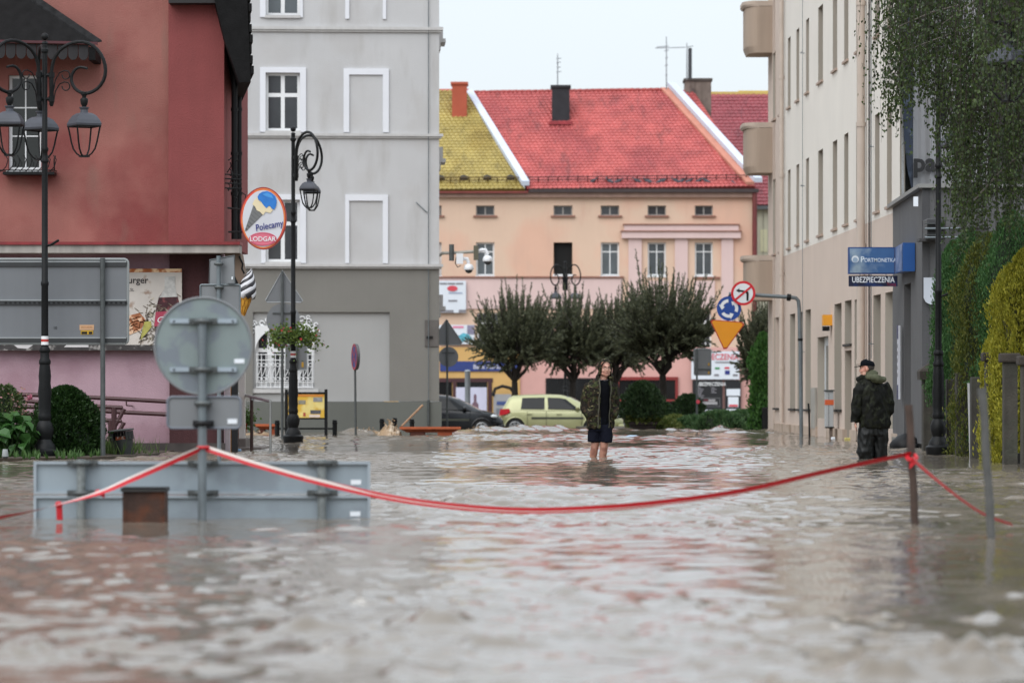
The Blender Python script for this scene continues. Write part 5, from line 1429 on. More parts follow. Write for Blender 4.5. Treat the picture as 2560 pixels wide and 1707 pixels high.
def icecream_figure():
    d = 61.4
    t = thing('ice_cream_figure', 'plastic soft-serve ice cream cone with black and white swirl', 'ice cream figure', tuple(S(612,790,d)))
    k = K(d); tilt = Matrix.Rotation(R(9), 3, 'Y')
    O = S(607,789,d)
    c_ = MB(); rings = []
    prof = [(.03,0),(.055,.10),(.085,.22),(.105,.33),(.115,.36)]
    c_.lathe(prof, O, 20, tilt); co = c_.build('cone', mat('cone_yellow', c(206,150,50), .5, .1), t, 40)
    w = MB()
    for i in range(8):
        for s in (-1,1):
            pts = []
            for j in range(9):
                z_ = .36*j/8; r_ = np.interp(z_, [p[1] for p in prof], [p[0] for p in prof])+.003; a = i*math.pi/4+s*j*.16
                pts.append(O+tilt@Vector((r_*math.cos(a), r_*math.sin(a), z_)))
            w.tube(pts, .004, 4)
    w.build('waffle_lines', mat('waffle_dark', c(150,96,24), .6), co)
    # twisted swirl: alternating white and black ribs wound upwards
    for kk in range(8):
        m = MB(); pts = []; rs = []
        for j in range(26):
            q = j/25; zz = .33+q*.46; env = .145*(1-q)**.75*(1+.25*math.sin(q*3)) ; a = kk*math.pi/4 + q*5.2
            pts.append(O+tilt@Vector((env*.62*math.cos(a)+.02*q, env*.62*math.sin(a), zz))); rs.append(max(.006,env*.50))
        m.tube(pts, rs, 8); m.build('swirl_rib', mat('cream_white', c(214,214,218), .35, .04) if kk%2 else mat('choc_black', c(40,38,42), .3, .05), t, 60)
    MB().tube([S(596,740,d+.1), S(602,745,d)], .02, 6).build('bracket', M_IRON, t)
icecream_figure()

# blue light box and insurance sign on the annex
def portmonetka():
    d = 69.6
    t = thing('light_box_sign', 'blue sky-printed light box jutting from the grey annex corner', 'sign', tuple(S(2238,650,d)))
    a = MB(); a.box(SX(2121,d), SX(2237,d), d, d+.16, SZ(685,d), SZ(618,d)); b = a.build('box', mat('box_blue', c(32,66,124), .4, .1), t)
    f = MB(); f.box(SX(2124,d), SX(2235,d), d-.006, d-.001, SZ(682,d), SZ(621,d)); fo = f.build('sky_face', mat('sky_print', c(62,98,144), .5, .2, 2.0, col2=c(150,168,180), c2scale=1.8, c2lo=.5, c2hi=.66, spec=.3), b)
    tx = MB(); text(tx, 'P', S(2151,655,d-.009), XV, ZV, .15, .004); text(tx, 'ORTMONETKA', S(2160.5,655,d-.009), XV, ZV, .105, .004, squeeze=.84); tx.build('lettering', mat('letter_pale', c(225,235,242), .5), fo)
    m = MB(); disc(m, S(2138,648,d-.009), XV, ZV, 9/K(d), 24); m.build('coin_mark', mat('coin_pale', c(220,226,230), .5), fo)
    m = MB(); disc(m, S(2138,650,d-.011), XV, ZV, 6.5/K(d), 24); m.build('coin_mark', mat('coin_mid', c(150,170,190), .5), fo)
    s = MB(); s.prism([S(2238,619,d+.02), S(2238,684,d+.02), S(2257,678,d-3.0), S(2257,607,d-3.0)], (.22,0,0)); so = s.build('side_box', mat('box_blue_side', c(36,84,150), .4, .06), t)
    q = MB(); q.poly(*[S(px,py,dd)+Vector((-.006,0,0)) for px,py,dd in ((2240,622,d-.2),(2240,681,d-.2),(2255.5,676,d-2.8),(2255.5,611,d-2.8))]); q.build('side_print', mat('side_print', c(84,106,150), .5, .12, 3, col2=c(150,160,186), c2scale=5), so)
    t2 = thing('insurance_sign', 'navy strip sign reading UBEZPIECZENIA under the blue light box', 'sign', tuple(S(2240,700,d)))
    a = MB(); a.box(SX(2122,d), SX(2244,d), d+.02, d+.06, SZ(716,d), SZ(689,d)); b = a.build('board', mat('board_navy', c(20,26,54), .4, .12, 2, col2=c(24,50,100), c2scale=3), t2)
    tx = MB(); text(tx, 'UBEZPIECZENIA', S(2183,706,d+.013), XV, ZV, .150, .014, align='CENTER', squeeze=.74); tx.build('lettering', M_STICKER, b)
    tx = MB(); text(tx, 'Tutaj', S(2240,714.5,d+.013), XV, ZV, .085, .004, align='RIGHT'); tx.build('lettering', mat('letter_red', c(150,40,48), .5), b)
    for px in (2150,2215): MB().cyl(S(px,690,d+.04), S(px,684,d+.04), .008, n=6).build('hanger', M_GALV, b)
portmonetka()

# ------------------------------------------------------------------ small things along the streets
def litter_bin():
    d = 57.3
    t = thing('litter_bin', 'tilted black litter bin with lid by the hedge ball', 'litter bin', (SX(310,d), d, 0), local=True)
    t.rotation_euler = (0, R(-7), 0)
    m = mat('bin_black', (.016,.017,.016), .5, .2, 8)
    a = MB(); a.lathe([(.165,-.3),(.165,-.05),(.165,.0),(.17,.26),(.172,.28)], n=20); a.build('body', m, t, 40)
    a = MB()
    for k in range(20):
        if k in (13,14,15,16): continue
        ang = 6.283*k/20; a.tube([(.165*math.cos(ang),.165*math.sin(ang),.27),(.165*math.cos(ang),.165*math.sin(ang),.40)], .026, 5)
    a.build('hood_wall', m, t)
    a = MB(); a.lathe([(.02,.40),(.20,.405),(.21,.42),(.20,.435),(.02,.445)], n=22); a.build('lid', mat('bin_lid', (.05,.052,.05), .5, .2), t, 40)
    a = MB(); a.bbox(-.09,.09,-.07,.07,.24,.33,.01); a.build('rubbish', mat('rubbish_orange', c(150,70,36), .7, .4, 30, col2=c(220,206,196), c2scale=16), t)
    MB().cyl((.12,.12,-.4),(.12,.12,.4), .02, n=8).build('post', M_IRON, t)
litter_bin()

def steel_rail():
    t = thing('steel_handrail', 'stainless handrail with brown and steel posts by the shop entrance', 'handrail', (SX(660,64), 64, 0))
    st = mat('stainless', c(150,150,148), .3, .1, metal=.7)
    A, B = S(592,983,68.5), S(676,1003,61.7)
    MB().tube([A, B], .026, 10).build('rail', st, t, 40)
    MB().cyl(B, (B.x, B.y, -.3), .022, n=10).build('post', st, t, 40)
    q = A.lerp(B,.47); MB().cyl(q, (q.x,q.y,-.1), .03, n=10).build('brown_post', mat('brown_post', c(62,42,34), .5, .2), t, 40)
    MB().cyl(q+ZV*-.02, q+ZV*-.06, .036, n=10).build('collar', st, t)
steel_rail()
def step_wall():
    d = 66.0
    a = MB(); a.bbox(SX(590,d), SX(655,66), d, d+2.2, -.5, SZ(1118,d), .02); a.bbox(SX(592,d), SX(612,d), d+.3, d+1.4, -.3, SZ(1096,d), .02)
    tag(a.build('entrance_step', mat('granite_step', c(112,104,98), .8, .2, 6)), 'low stone entrance step under the steel handrail', 'step')
step_wall()
def flower_pot():
    random.seed(9); d = 67.0; px = 604
    t = thing('flower_pot', 'terracotta pot with leafy plant beside the shop entrance', 'flower pot', S(px,1096,d))
    MB().lathe([(.062,0),(.07,.02),(.105,.24),(.118,.25),(.118,.29),(.10,.29)], S(px,1096,d), 18).build('pot', mat('terracotta', c(150,72,48), .8, .12), t, 40)
    o = S(px+8,1060,d); lv = MB(); pts = [o+Vector((random.gauss(.03,.08), random.gauss(0,.08), random.gauss(.1,.09))) for k in range(300)]
    leaf_cloud(lv, pts, .05); lv.build('foliage', leaf_mat('pot_leaf', (.06,.12,.03), (.14,.22,.06)), t)
flower_pot()
o = MB(); o.bbox(SX(594,62.5), SX(603,62.5), 62.4, 62.6, .005, .055, .02)
tag(o.build('plastic_scrap', mat('scrap_blue', c(96,130,160), .4, .2, 20)), 'scrap of blue plastic floating at the shop corner', 'litter')

def info_board():
    d = 86.0
    t = thing('notice_board', 'yellow town notice board on black frame behind the flower lamp', 'notice board', (SX(765,d), d, -.1))
    for px in (716,815): MB().box(SX(px,d)-.035, SX(px,d)+.035, d-.03, d+.05, -.5, SZ(973,d)).build('post', M_IRON, t)
    MB().box(SX(716,d), SX(815,d), d-.02, d+.03, SZ(985,d), SZ(980,d)).build('frame', M_IRON, t); MB().box(SX(716,d), SX(815,d), d-.02, d+.03, SZ(1048,d), SZ(1044,d)).build('frame', M_IRON, t)
    b = MB().box(SX(720,d), SX(811,d), d-.012, d+.02, SZ(1044,d), SZ(985,d)).build('panel', mat('map_yellow', c(214,172,62), .5, .12, 3, col2=c(226,206,130), c2scale=2), t)
    def p(px0,px1,py0,py1,m): MB().box(SX(px0,d), SX(px1,d), d-.018, d-.013, SZ(py1,d), SZ(py0,d)).build('printed_field', m, b)
    p(722,809,986,991,mat('map_orange', c(206,130,50), .5)); p(783,806,993,1004,mat('map_photo', c(140,140,140), .5, .4, 9)); p(776,802,1025,1034,mat('map_photo2', c(84,84,88), .5, .4, 9)); p(758,764,1031,1040,mat('map_red', c(170,80,60), .5))
    p(736,743,1001,1009,mat('map_text', c(120,118,96), .6)); p(746,764,1000,1010,mat('map_text2', c(140,136,120), .6, .4, 12)); p(773,800,1036,1043,mat('map_pale', c(222,204,190), .6))
info_board()
def bollard(px, py, d, label):
    a = MB(); x = SX(px,d); z_ = SZ(py,d); a.lathe([(.055,-.5),(.055,z_-.1),(.065,z_-.09),(.065,z_-.06),(.05,z_-.05),(.06,z_-.02),(.035,z_)], (x,d,0), 12)
    tag(a.build('bollard', M_IRON, None, 40), label, 'bollard', 'black bollards in the flood')
bollard(693,1050,86.5,'black bollard left of the yellow notice board'); bollard(837,1049,86.5,'black bollard right of the yellow notice board')
bollard(955,1046,88.3,'leftmost black bollard, half under the breaking water'); bollard(987,1044,88.3,'middle black bollard beside the breaking water'); bollard(1030,1047,89,'black bollard above the rusty planter, by the stick')
MB_rail = MB(); MB_rail.tube([S(696,1071,86.5), S(836,1071,86.5)], .025, 6)
tag(MB_rail.build('low_rail', M_IRON), 'low black rail between the two bollards under the notice board', 'rail')

def rust_planter(px0, px1, py0, d, label):
    t = thing('steel_planter', label, 'planter', (SX((px0+px1)/2,d), d, -.2), group='rusty planters in the square')
    m = mat('corten_steel', c(150,74,44), .8, .25, 3, streak=.15, col2=c(112,50,32), c2scale=3); dk = mat('corten_dark', c(84,44,32), .8, .3, 3)
    x0,x1,zt = SX(px0,d), SX(px1,d), SZ(py0,d)
    rg = lambda z_, i: [Vector((x0+i*1.6,d+i,z_)), Vector((x1-i*1.6,d+i,z_)), Vector((x1-i*1.6,d+.7-i,z_)), Vector((x0+i*1.6,d+.7-i,z_))]
    MB().loft([rg(zt-.13,.10), rg(zt-.05,.0), rg(zt,.0)]).build('trough', m, t)
    MB().box(x0-.01,x1+.01,d-.012,d,zt-.05,zt+.004).build('lip', mat('corten_bright', c(176,92,56), .8, .2, 4), t)
    w = x1-x0
    for a,b_,mm in ((.17,.41,dk),(.62,.86,m)): MB().box(x0+w*a, x0+w*b_, d+.06, d+.6, -.6, zt-.12).build('leg', mm, t)
rust_planter(1000,1151,1067,87.0,'rusty steel planter trough standing in the water left of the dark car'); rust_planter(636,694,1060,88.5,'rusty steel planter trough behind the steel handrail')
s_ = MB(); s_.tube([S(1004,1065,87.6), S(1056,1013,88.2)], [.022,.028], 7)
tag(s_.build('wooden_stick', mat('stick_wood', c(160,126,98), .8, .2, 9)), 'bare wooden stick leaning up out of the rusty planter', 'stick')

def cabinet():
    d = 81.5
    t = thing('meter_cabinet', 'grey street cabinet with an orange stripe on a short post', 'cabinet', (SX(2074,d), d, -.2))
    m = mat('cabinet_grey', c(170,174,176), .5, .05)
    a = MB(); a.bbox(SX(2064,d), SX(2084,d), d, d+.28, SZ(1067,d), SZ(978,d), .012); b = a.build('body', m, t)
    MB().bbox(SX(2062,d), SX(2086,d), d-.03, d+.3, SZ(978,d), SZ(974,d), .008).build('cap', M_GALV_DK, t)
    MB().box(SX(2063.5,d), SX(2084.5,d), d-.006, d+.2, SZ(1012,d), SZ(999,d)).build('orange_stripe', mat('stripe_orange', c(206,92,48), .5), t)
    MB().box(SX(2071.5,d), SX(2072.5,d), d-.004, d, SZ(1064,d), SZ(982,d)).build('door_gap', M_BLACK, b)
    MB().bbox(SX(2065,d), SX(2086,d), d-.02, d+.3, SZ(1070,d), SZ(1067,d), .006).build('base_plate', M_BLACK, t)
    MB().box(SX(2075,d), SX(2082,d), d+.05, d+.2, -.5, SZ(1070,d)).build('post', mat('cabinet_post', c(118,104,94), .8, .15), t)
cabinet()
a = MB(); q = BF+BU*bu(2033)+BN*.06; a.obox(q+ZV*.18, BU*(bu(2043)-bu(2033)), -BN*.05, ZV*.95)
tag(a.build('wall_cabinet', mat('wall_cabinet_grey', c(158,154,146), .5, .12, streak=.1)), 'tall flat grey cabinet set in the beige wall left of the white door', 'cabinet')
t = thing('yellow_wall_box', 'small yellow box high on the beige wall above the street cabinet', 'wall box', tuple(BF+BU*bu(2078)+ZV*2.3))
q = BF+BU*bu(2077)+BN*.20; MB().obox(q+ZV*2.52, BU*.32, -BN*.2, ZV*.24).build('box', mat('box_yellow', c(226,156,40), .5, .05), t); MB().obox(q+ZV*2.40+BU*.05, BU*.2, -BN*.15, ZV*.10).build('lamp', M_BLACK, t)
a = MB(); a.tube([(SX(2024,83),83,-.3), S(2023,1040,83), S(2021,1008,83)], .022, 8)
tag(a.build('thin_pole', M_BLACK, None, 40), 'thin black pole by the beige wall, right of the bent sign post', 'pole')
for (px,d,m,label) in ((2122,79,mat('float_yellow', c(196,186,110), .5, .2, 20),'scrap of yellow litter floating by the beige doorway'),(2083,80,M_STICKER,'white scrap floating under the street cabinet'),(1960,95,M_STICKER,'white scrap floating by the beige corner')):
    a = MB(); x = SX(px,d); a.bbox(x-.09 if m!=M_STICKER else x-.04, x+.09 if m!=M_STICKER else x+.04, d-.1, d+.1, -.01, .05, .015); tag(a.build('floating_litter', m), label, 'litter')
o = MB(); o.tube([S(1565,1092,84.5), S(1575,1091,84.5), S(1590,1091.5,84.4), S(1600,1092.5,84.5)], [.02,.035,.035,.02], 8)
tag(o.build('plastic_bottle', mat('bottle_blue', c(170,196,220), .3, .1), None, 50), 'pale blue plastic bottle floating right of the man in camouflage jacket', 'bottle')
o = MB(); o.ell((SX(2262,66.4), 66.4, .06), (.26,.3,.2), 14, 8); 
for v in range(len(o.v)): 
    p = Vector(o.v[v]); o.v[v] = tuple(p + Vector((.05*mnoise.noise(p*6), 0, .07*mnoise.noise(p*5+Vector((3,1,2))))))
tag(o.build('rubbish_sack', M_BLACK, None, 50), 'black sack slumped at the annex base behind the man in the cap', 'sack')

# foreground posts and barrier tape
def stake(px0,py0,px1,py1,d,r,m,label,cap=None):
    a = MB(); p0 = S(px1,py1,d); p1 = S(px0,py0,d); dirv = (p0-p1); p0 = p0 + dirv*.3
    n = 10; pts = [p0.lerp(p1,i/n) + Vector((.003*math.sin(i*1.7),0,0)) for i in range(n+1)]
    a.tube(pts, [r*(1+.05*math.sin(i*2.1)) for i in range(n+1)], 12)
    return tag(a.build('stake', m, None, 40), label, 'post', 'stakes holding the tape')
stake(2272,1012,2288,1306,28.2,.030,mat('stake_brown', c(74,58,50), .85, .3, 10, streak=.3, col2=c(58,48,44), c2scale=5),'brown wooden stake holding the red tape in front of the annex')
stake(2455,970,2479,1344,25.2,.029,mat('stake_grey', c(84,84,82), .8, .2, 10, streak=.2),'grey stake standing furthest right, in front of concrete fence')

def tape():
    k = 2560/2352
    segs = [([(467,1027),(530,1048),(600,1070),(740,1108),(900,1143),(1050,1163),(1200,1172),(1350,1168),(1500,1156),(1700,1128),(1900,1082),(2094,1041)], 28.72, 28.16, 0,
             'red and white barrier tape sagging between the round sign and the stake'),
            ([(467,1027),(380,1066),(300,1101),(230,1131),(135,1158),(60,1177),(0,1190),(-120,1222)], 28.72, 27.6, 1, 'barrier tape running from the round sign off the left edge'),
            ([(2094,1052),(2140,1092),(2200,1140),(2260,1180),(2325,1204)], 28.14, 26.0, 2, 'slack red tape trailing from the stake into the water at right')]
    mr = mat('tape_red', c(186,30,40), .45, .08, 6, spec=.4); mw = mat('tape_white', c(206,196,190), .45, .06)
    for pts, d0, d1, mode, label in segs:
        P = [Vector((p[0]*k, p[1]*k)) for p in pts]
        # resample
        L = [0]
        for a,b_ in zip(P,P[1:]): L.append(L[-1]+(b_-a).length)
        n = 120; C = []
        for i in range(n+1):
            s = L[-1]*i/n; j = max(q for q in range(len(L)-1) if L[q] <= s+1e-9); t = (s-L[j])/(L[j+1]-L[j])
            p0,p1,p2,p3 = P[max(j-1,0)],P[j],P[j+1],P[min(j+2,len(P)-1)]
            q = .5*((2*p1)+(p2-p0)*t+(2*p0-5*p1+4*p2-p3)*t*t+(3*p1-p0-3*p2+p3)*t**3)
            C.append(S(q.x,q.y,d0+(d1-d0)*i/n))
        mb = MB(); w = .024 if mode < 2 else .018
        def tw(q):
            if mode == 0: return -.35+1.0*q if q < .5 else .15+1.5*(q-.5)
            if mode == 1: return -.5+ 3.6*q
            return .1+ .6*q
        rows = []
        for i in range(n+1):
            T = (C[min(i+1,n)]-C[max(i-1,0)]).normalized(); up = ZV - T*T.z; up.normalize(); sd = T.cross(up)
            a = tw(i/n); v = up*math.cos(a)+sd*math.sin(a)
            q = i/n
            if mode == 0: f1, f2 = (.1, 1.0) if q < .18 else (float(np.interp(q,[.18,.3,.6,.85,1],[.1,-.25,-.6,-.9,-1])), float(np.interp(q,[.18,.25,.6,.85,1],[1.0,.15,-.35,-.7,-.97])))
            elif mode == 1: f1, f2 = .35, 1.0
            else: f1, f2 = .85, 1.0
            rows.append((C[i]-v*w, C[i]+v*w*f1, C[i]+v*w*f2, C[i]+v*w))
        vs = [tuple(p) for r_ in rows for p in r_]; mb.v += vs
        for i in range(n):
            for j in range(3):
                mb.f.append((4*i+j,4*i+j+1,4*i+j+5,4*i+j+4)); mb.mi.append(1 if j == 1 else 0)
        ob = mb.build('barrier_tape', [mr,mw], None, 60); tag(ob, label, 'tape', 'barrier tape across the street')
        if mode == 1:
            for px,py in ((135,1158),(226,1131)):
                c0 = S(px*k,py*k,28.3); kn = MB(); kn.ell(c0, (.03,.025,.025), 8, 6); 
                if px < 200: kn.obox(c0+Vector((-.02,-.01,-.01)), (.04,.01,0), (.006,.01,0), (.004,0,-.11))
                else: kn.obox(c0+Vector((0,-.01,-.02)), (.05,.0,-.02), (.0,.01,0), (.0,0,.035))
                kn.build('knot', mr, ob)
        if mode == 0:
            c0 = C[-1]; kn = MB(); kn.tube([c0+Vector((.035*math.cos(a),.035*math.sin(a),.02*math.sin(a*1.0)-.03)) for a in [6.283*q/14 for q in range(14)]], .018, 6, closed=True); kn.obox(c0+Vector((-.02,-.04,-.12)), (.05,0,.05), (0,.008,0), (.0,0,.045)); kn.build('knot', mr, ob)
            c0 = C[0]; kn = MB(); kn.tube([c0+Vector((.038*math.cos(a),-.0+.038*math.sin(a),0)) for a in [6.283*q/14 for q in range(14)]], .014, 6, closed=True); kn.build('knot', mr, ob)
tape()
# ------------------------------------------------------------------ cars
def make_car(label, loc, rotz, paint, dark=False, P=None):
    t = thing('parked_car', label, 'car', loc, rotz, 'cars parked along the square', local=True)
    L, W = P['L'], P['W']/2
    xs = P['body']      # (x, z bottom, z top edge, half width, crown)
    def sec(x, zb, zt, w, cr):
        h = [(0,zb),(w*.84,zb),(w*.96,zb+.08),(w*.995,zb+.22),(w,zb+(zt-zb)*.55),(w*.985,zt-.10),(w*.93,zt-.015),(w*.72,zt+cr*.55),(w*.35,zt+cr*.92),(0,zt+cr)]
        return [Vector((x,-y,z_)) for y,z_ in h] + [Vector((x,y,z_)) for y,z_ in h[-2:0:-1]]
    b = MB(); b.loft([sec(*s) for s in xs]); body = b.build('body', paint, t, 35)
    gs = P['green']     # (x, belt z, roof z, half width at belt, half width at roof)
    def gsec(x, zb, zr, wb, wr):
        hh = [(wb,zb-.03),(wb+(wr-wb)*.5,zb+(zr-zb)*.5),(wr,zr-.05*min(1,(zr-zb)*4)),(wr*.9,zr-.012),(wr*.5,zr+.012),(0,zr+.018)]
        return [Vector((x,-y,z_)) for y,z_ in hh] + [Vector((x,y,z_)) for y,z_ in hh[-2::-1]]
    g_ = MB(); rings = [gsec(*s) for s in gs]; n = len(rings[0]); vs = [p for r_ in rings for p in r_]
    fs = [(i*n+k, i*n+k+1, (i+1)*n+k+1, (i+1)*n+k) for i in range(len(rings)-1) for k in range(n-1)]
    fs += [tuple(range(n-1,-1,-1)), tuple((len(rings)-1)*n+k for k in range(n))]
    g_.add(vs, fs); g_.build('cabin', paint, t, 35)
    glass = mat('car_glass', (.008,.009,.010), .08, .25, 2, spec=.22)
    gx = [s[0] for s in gs]
    def gp(x, q, side, o=.022):
        zb, zr, wb, wr = [float(np.interp(x, gx, [s[k] for s in gs])) for k in (1,2,3,4)]
        zt = zr-.06; z_ = zb+.0+(zt-zb)*q; y = wb+(wr-wb)*min(1,q)*1.0
        return Vector((x, side*(y+o), z_))
    for side in (-1,1):
        for poly in P['side_windows']:
            w = MB(); m = 8
            # polygon given as (x bottom-left, x bottom-right, x top-right, x top-left)
            a,b_,c_,d_ = poly; vs=[]; fs=[]
            for j in range(4):
                q = .06+.86*j/3
                for i in range(m+1):
                    xl, xr = a+(d_-a)*j/3, b_+(c_-b_)*j/3; vs.append(gp(xl+(xr-xl)*i/m, q, side))
            for j in range(3):
                for i in range(m): fs.append((j*(m+1)+i, j*(m+1)+i+1, (j+1)*(m+1)+i+1, (j+1)*(m+1)+i))
            w.add(vs, fs); w.build('side_window', glass, t, 40)
    def screen(x0, x1, name, mtl, inset=.1):
        w = MB(); vs=[]; fs=[]; m=8; nn=5
        for j in range(nn+1):
            x = x0+(x1-x0)*j/nn; zb, zr, wb, wr = [float(np.interp(x, gx, [s[k] for s in gs])) for k in (1,2,3,4)]
            for i in range(m+1):
                u = i/m*2-1; vs.append((x+(.010 if x1<x0 else -.010)*(-1), u*(wr-inset), zr+.022-.03*u*u+.004))
        for j in range(nn):
            for i in range(m): fs.append((j*(m+1)+i, j*(m+1)+i+1, (j+1)*(m+1)+i+1, (j+1)*(m+1)+i))
        w.add(vs, fs); return w.build(name, mtl, t, 40)
    screen(P['ws'][0], P['ws'][1], 'windscreen', mat('windscreen_glass', c(150,160,168), .05, .1, 2, spec=.8), .09)
    # wheels in dark arches
    r = P['r']
    for wx in P['wheels']:
        for side in (-1,1):
            a = MB(); y = side*(W+.004)
            pts = [Vector((wx+(r*1.17)*math.cos(q), y, r+(r*1.17)*math.sin(q))) for q in [math.pi*k/18-.35 for k in range(23)]]
            a.prism(pts, (0,-side*.03,0)); ar = a.build('wheel_arch', M_BLACK, t)
            lp = MB(); lp.tube([p+Vector((0,side*.004,0)) for p in pts[3:20]], .022, 6); lp.build('arch_lip', paint, ar, 40)
            Mx = Matrix.Rotation(R(90)*-side, 3, 'X')
            ty = MB(); ty.lathe([(r*.62,-.09),(r*.92,-.09),(r,-.06),(r,.06),(r*.92,.09),(r*.62,.09)], (wx, side*(W-.075), r), 26, Mx); wh = ty.build('wheel', mat('tyre', (.014,.014,.014), .85, .2), t, 40)
            rm = MB(); O = Vector((wx, side*(W+.018), r)); rr = r*.66
            for k in range(7):
                q = 6.283*k/7; dv = Vector((math.cos(q),0,math.sin(q))); pv = Vector((-math.sin(q),0,math.cos(q)))
                rm.prism([O+dv*rr*.16-pv*.03, O+dv*rr*.97-pv*.05, O+dv*rr*.97+pv*.05, O+dv*rr*.16+pv*.03], (0,-side*.02,0))
            rm.lathe([(rr*.24,-.02),(rr*.24,.0),(rr*.1,.012)], O, 12, Mx); rm.tube([O+Vector((rr*math.cos(q),0,rr*math.sin(q))) for q in [6.283*k/26 for k in range(26)]], .018, 6, closed=True)
            rm.build('hubcap', mat('hubcap_silver', c(150,152,154), .35, .1, metal=.6), wh)
    zb = P['belt']
    for side in (-1,1):
        q = MB(); q.box(P['rub'][0], P['rub'][1], side*(W+.003)-.006, side*(W+.003)+.006, P['rubz']-.035, P['rubz']+.035); q.build('rubbing_strip', mat('strip_dark', c(58,60,50), .6), t)
        for x in P['handles']: q = MB(); q.bbox(x-.09, x+.09, side*(W-.0)-.02, side*(W-.0)+.025, zb-.16, zb-.12, .01); q.build('door_handle', paint, t)
        for x in P['gaps']: q = MB(); q.box(x-.005, x+.005, side*(W+.001)-.004, side*(W+.001)+.004, .3, zb-.06); q.build('door_gap', M_BLACK, t)
        x, z_ = P['mirror']; q = MB(); q.ell((x, side*(W+.07), z_), (.07,.10,.075), 12, 8); q.build('mirror', paint, t, 60)
        hl = MB(); x0,x1,z0,z1 = P['head']; hl.ell(((x0+x1)/2-.06, side*(W-.20), (z0+z1)/2-.02), ((x1-x0)/2*.9,.14,(z1-z0)/2*.8), 14, 8); hl.build('headlight', mat('headlight_glass', c(196,200,202), .1, .1, spec=.8), t, 60)
        tl = MB(); 
        pts = P['tail']; tl.prism([Vector((x_, side*(W-.06), zz)) for x_,zz in pts], (0, side*.066, 0)); tl.build('tail_light', mat('tail_red', c(190,30,42), .25, .1), t)
    bp = MB(); bp.bbox(L-.16, L+.03, -W*.9, W*.9, .22, .42, .04); bp.build('front_bumper', paint, t, 40)
    bp = MB(); bp.bbox(-.03, .14, -W*.9, W*.9, .24, .48, .04); bp.build('rear_bumper', paint, t, 40)
    np_ = MB(); np_.box(L+.03, L+.04, -.26, .26, .34, .45); np_.build('number_plate', M_WHITE, t)
    return t
M_GREENCAR = mat('metallic_lime_paint', c(166,166,122), .3, .04, 2, metal=.25, coat=.5)
M_DARKCAR = mat('dark_navy_paint', c(15,18,23), .25, .05, 2, spec=.3, coat=.35)
PG = dict(L=4.22, W=1.74, r=.30, belt=.90, wheels=(.57,3.20), body=[(0,.34,.72,.62,.02),(.05,.27,.86,.74,.03),(.3,.22,.90,.84,.03),(.8,.2,.905,.868,.03),(1.6,.2,.90,.87,.03),(2.6,.2,.895,.87,.03),(3.0,.2,.885,.862,.05),(3.4,.2,.83,.845,.06),(3.8,.22,.75,.80,.05),(4.08,.27,.64,.70,.04),(4.22,.34,.54,.52,.02)],
    green=[(.10,.86,.90,.70,.62),(.20,.88,1.06,.74,.63),(.34,.89,1.30,.79,.62),(.48,.90,1.37,.81,.62),(.9,.905,1.40,.83,.63),(1.6,.90,1.415,.84,.635),(2.1,.895,1.395,.84,.63),(2.45,.89,1.31,.835,.62),(2.75,.885,1.16,.83,.63),(3.02,.88,.97,.82,.66),(3.16,.86,.88,.81,.70)],
    side_windows=[(.76,1.56,1.56,.80),(1.68,2.86,2.28,1.66)], ws=(3.10,2.32), handles=(1.05,2.05), gaps=(.98,1.62,2.82), mirror=(2.68,.97), rub=(1.12,2.88), rubz=.62,
    head=(3.86,4.20,.60,.80), tail=[(.02,.70),(.06,.92),(.36,.94),(.40,.84),(.30,.76)])
make_car('lime green hatchback parked nearest the middle, red tail light showing', (SX(1248,126), 126.0+.0, -.45), R(-1.5), M_GREENCAR, P=PG)
PD = dict(L=3.84, W=1.68, r=.29, belt=.90, wheels=(.62,3.12), body=[(0,.34,.74,.60,.02),(.05,.27,.86,.72,.03),(.3,.22,.90,.81,.03),(.8,.2,.905,.838,.03),(1.6,.2,.90,.84,.03),(2.4,.2,.895,.84,.03),(2.9,.2,.88,.832,.05),(3.25,.2,.82,.81,.06),(3.55,.22,.74,.75,.05),(3.74,.27,.64,.64,.04),(3.84,.34,.54,.48,.02)],
    green=[(.10,.86,.90,.68,.60),(.30,.88,1.14,.74,.60),(.6,.90,1.36,.79,.60),(1.0,.905,1.40,.80,.61),(1.5,.90,1.415,.81,.615),(2.0,.895,1.37,.81,.61),(2.35,.89,1.26,.81,.60),(2.7,.885,1.09,.80,.61),(3.0,.88,.93,.79,.64),(3.12,.86,.87,.78,.68)],
    side_windows=[(.74,1.44,1.44,.84),(1.56,2.80,2.16,1.54)], ws=(3.06,2.15), handles=(1.0,1.95), gaps=(.95,1.50,2.72), mirror=(2.55,.96), rub=(1.1,2.7), rubz=.58,
    head=(3.40,3.72,.62,.80), tail=[(.02,.70),(.06,.92),(.30,.94),(.34,.84),(.26,.76)])
make_car('dark navy hatchback half hidden behind the corner of the grey tenement', (SX(1259,123.5)-3.84, 123.5, -.45), R(0), M_DARKCAR, P=PD)
# advertising column behind the dark car
a = MB(); a.lathe([(.10,-1),(.10,SZ(930,134)),(.12,SZ(928,134)),(.06,SZ(924,134))], (SX(1169,134),134,0), 14)
tag(a.build('steel_column', mat('column_grey', c(138,144,150), .5, .1, streak=.1), None, 40), 'pale steel column standing behind the dark car', 'column')
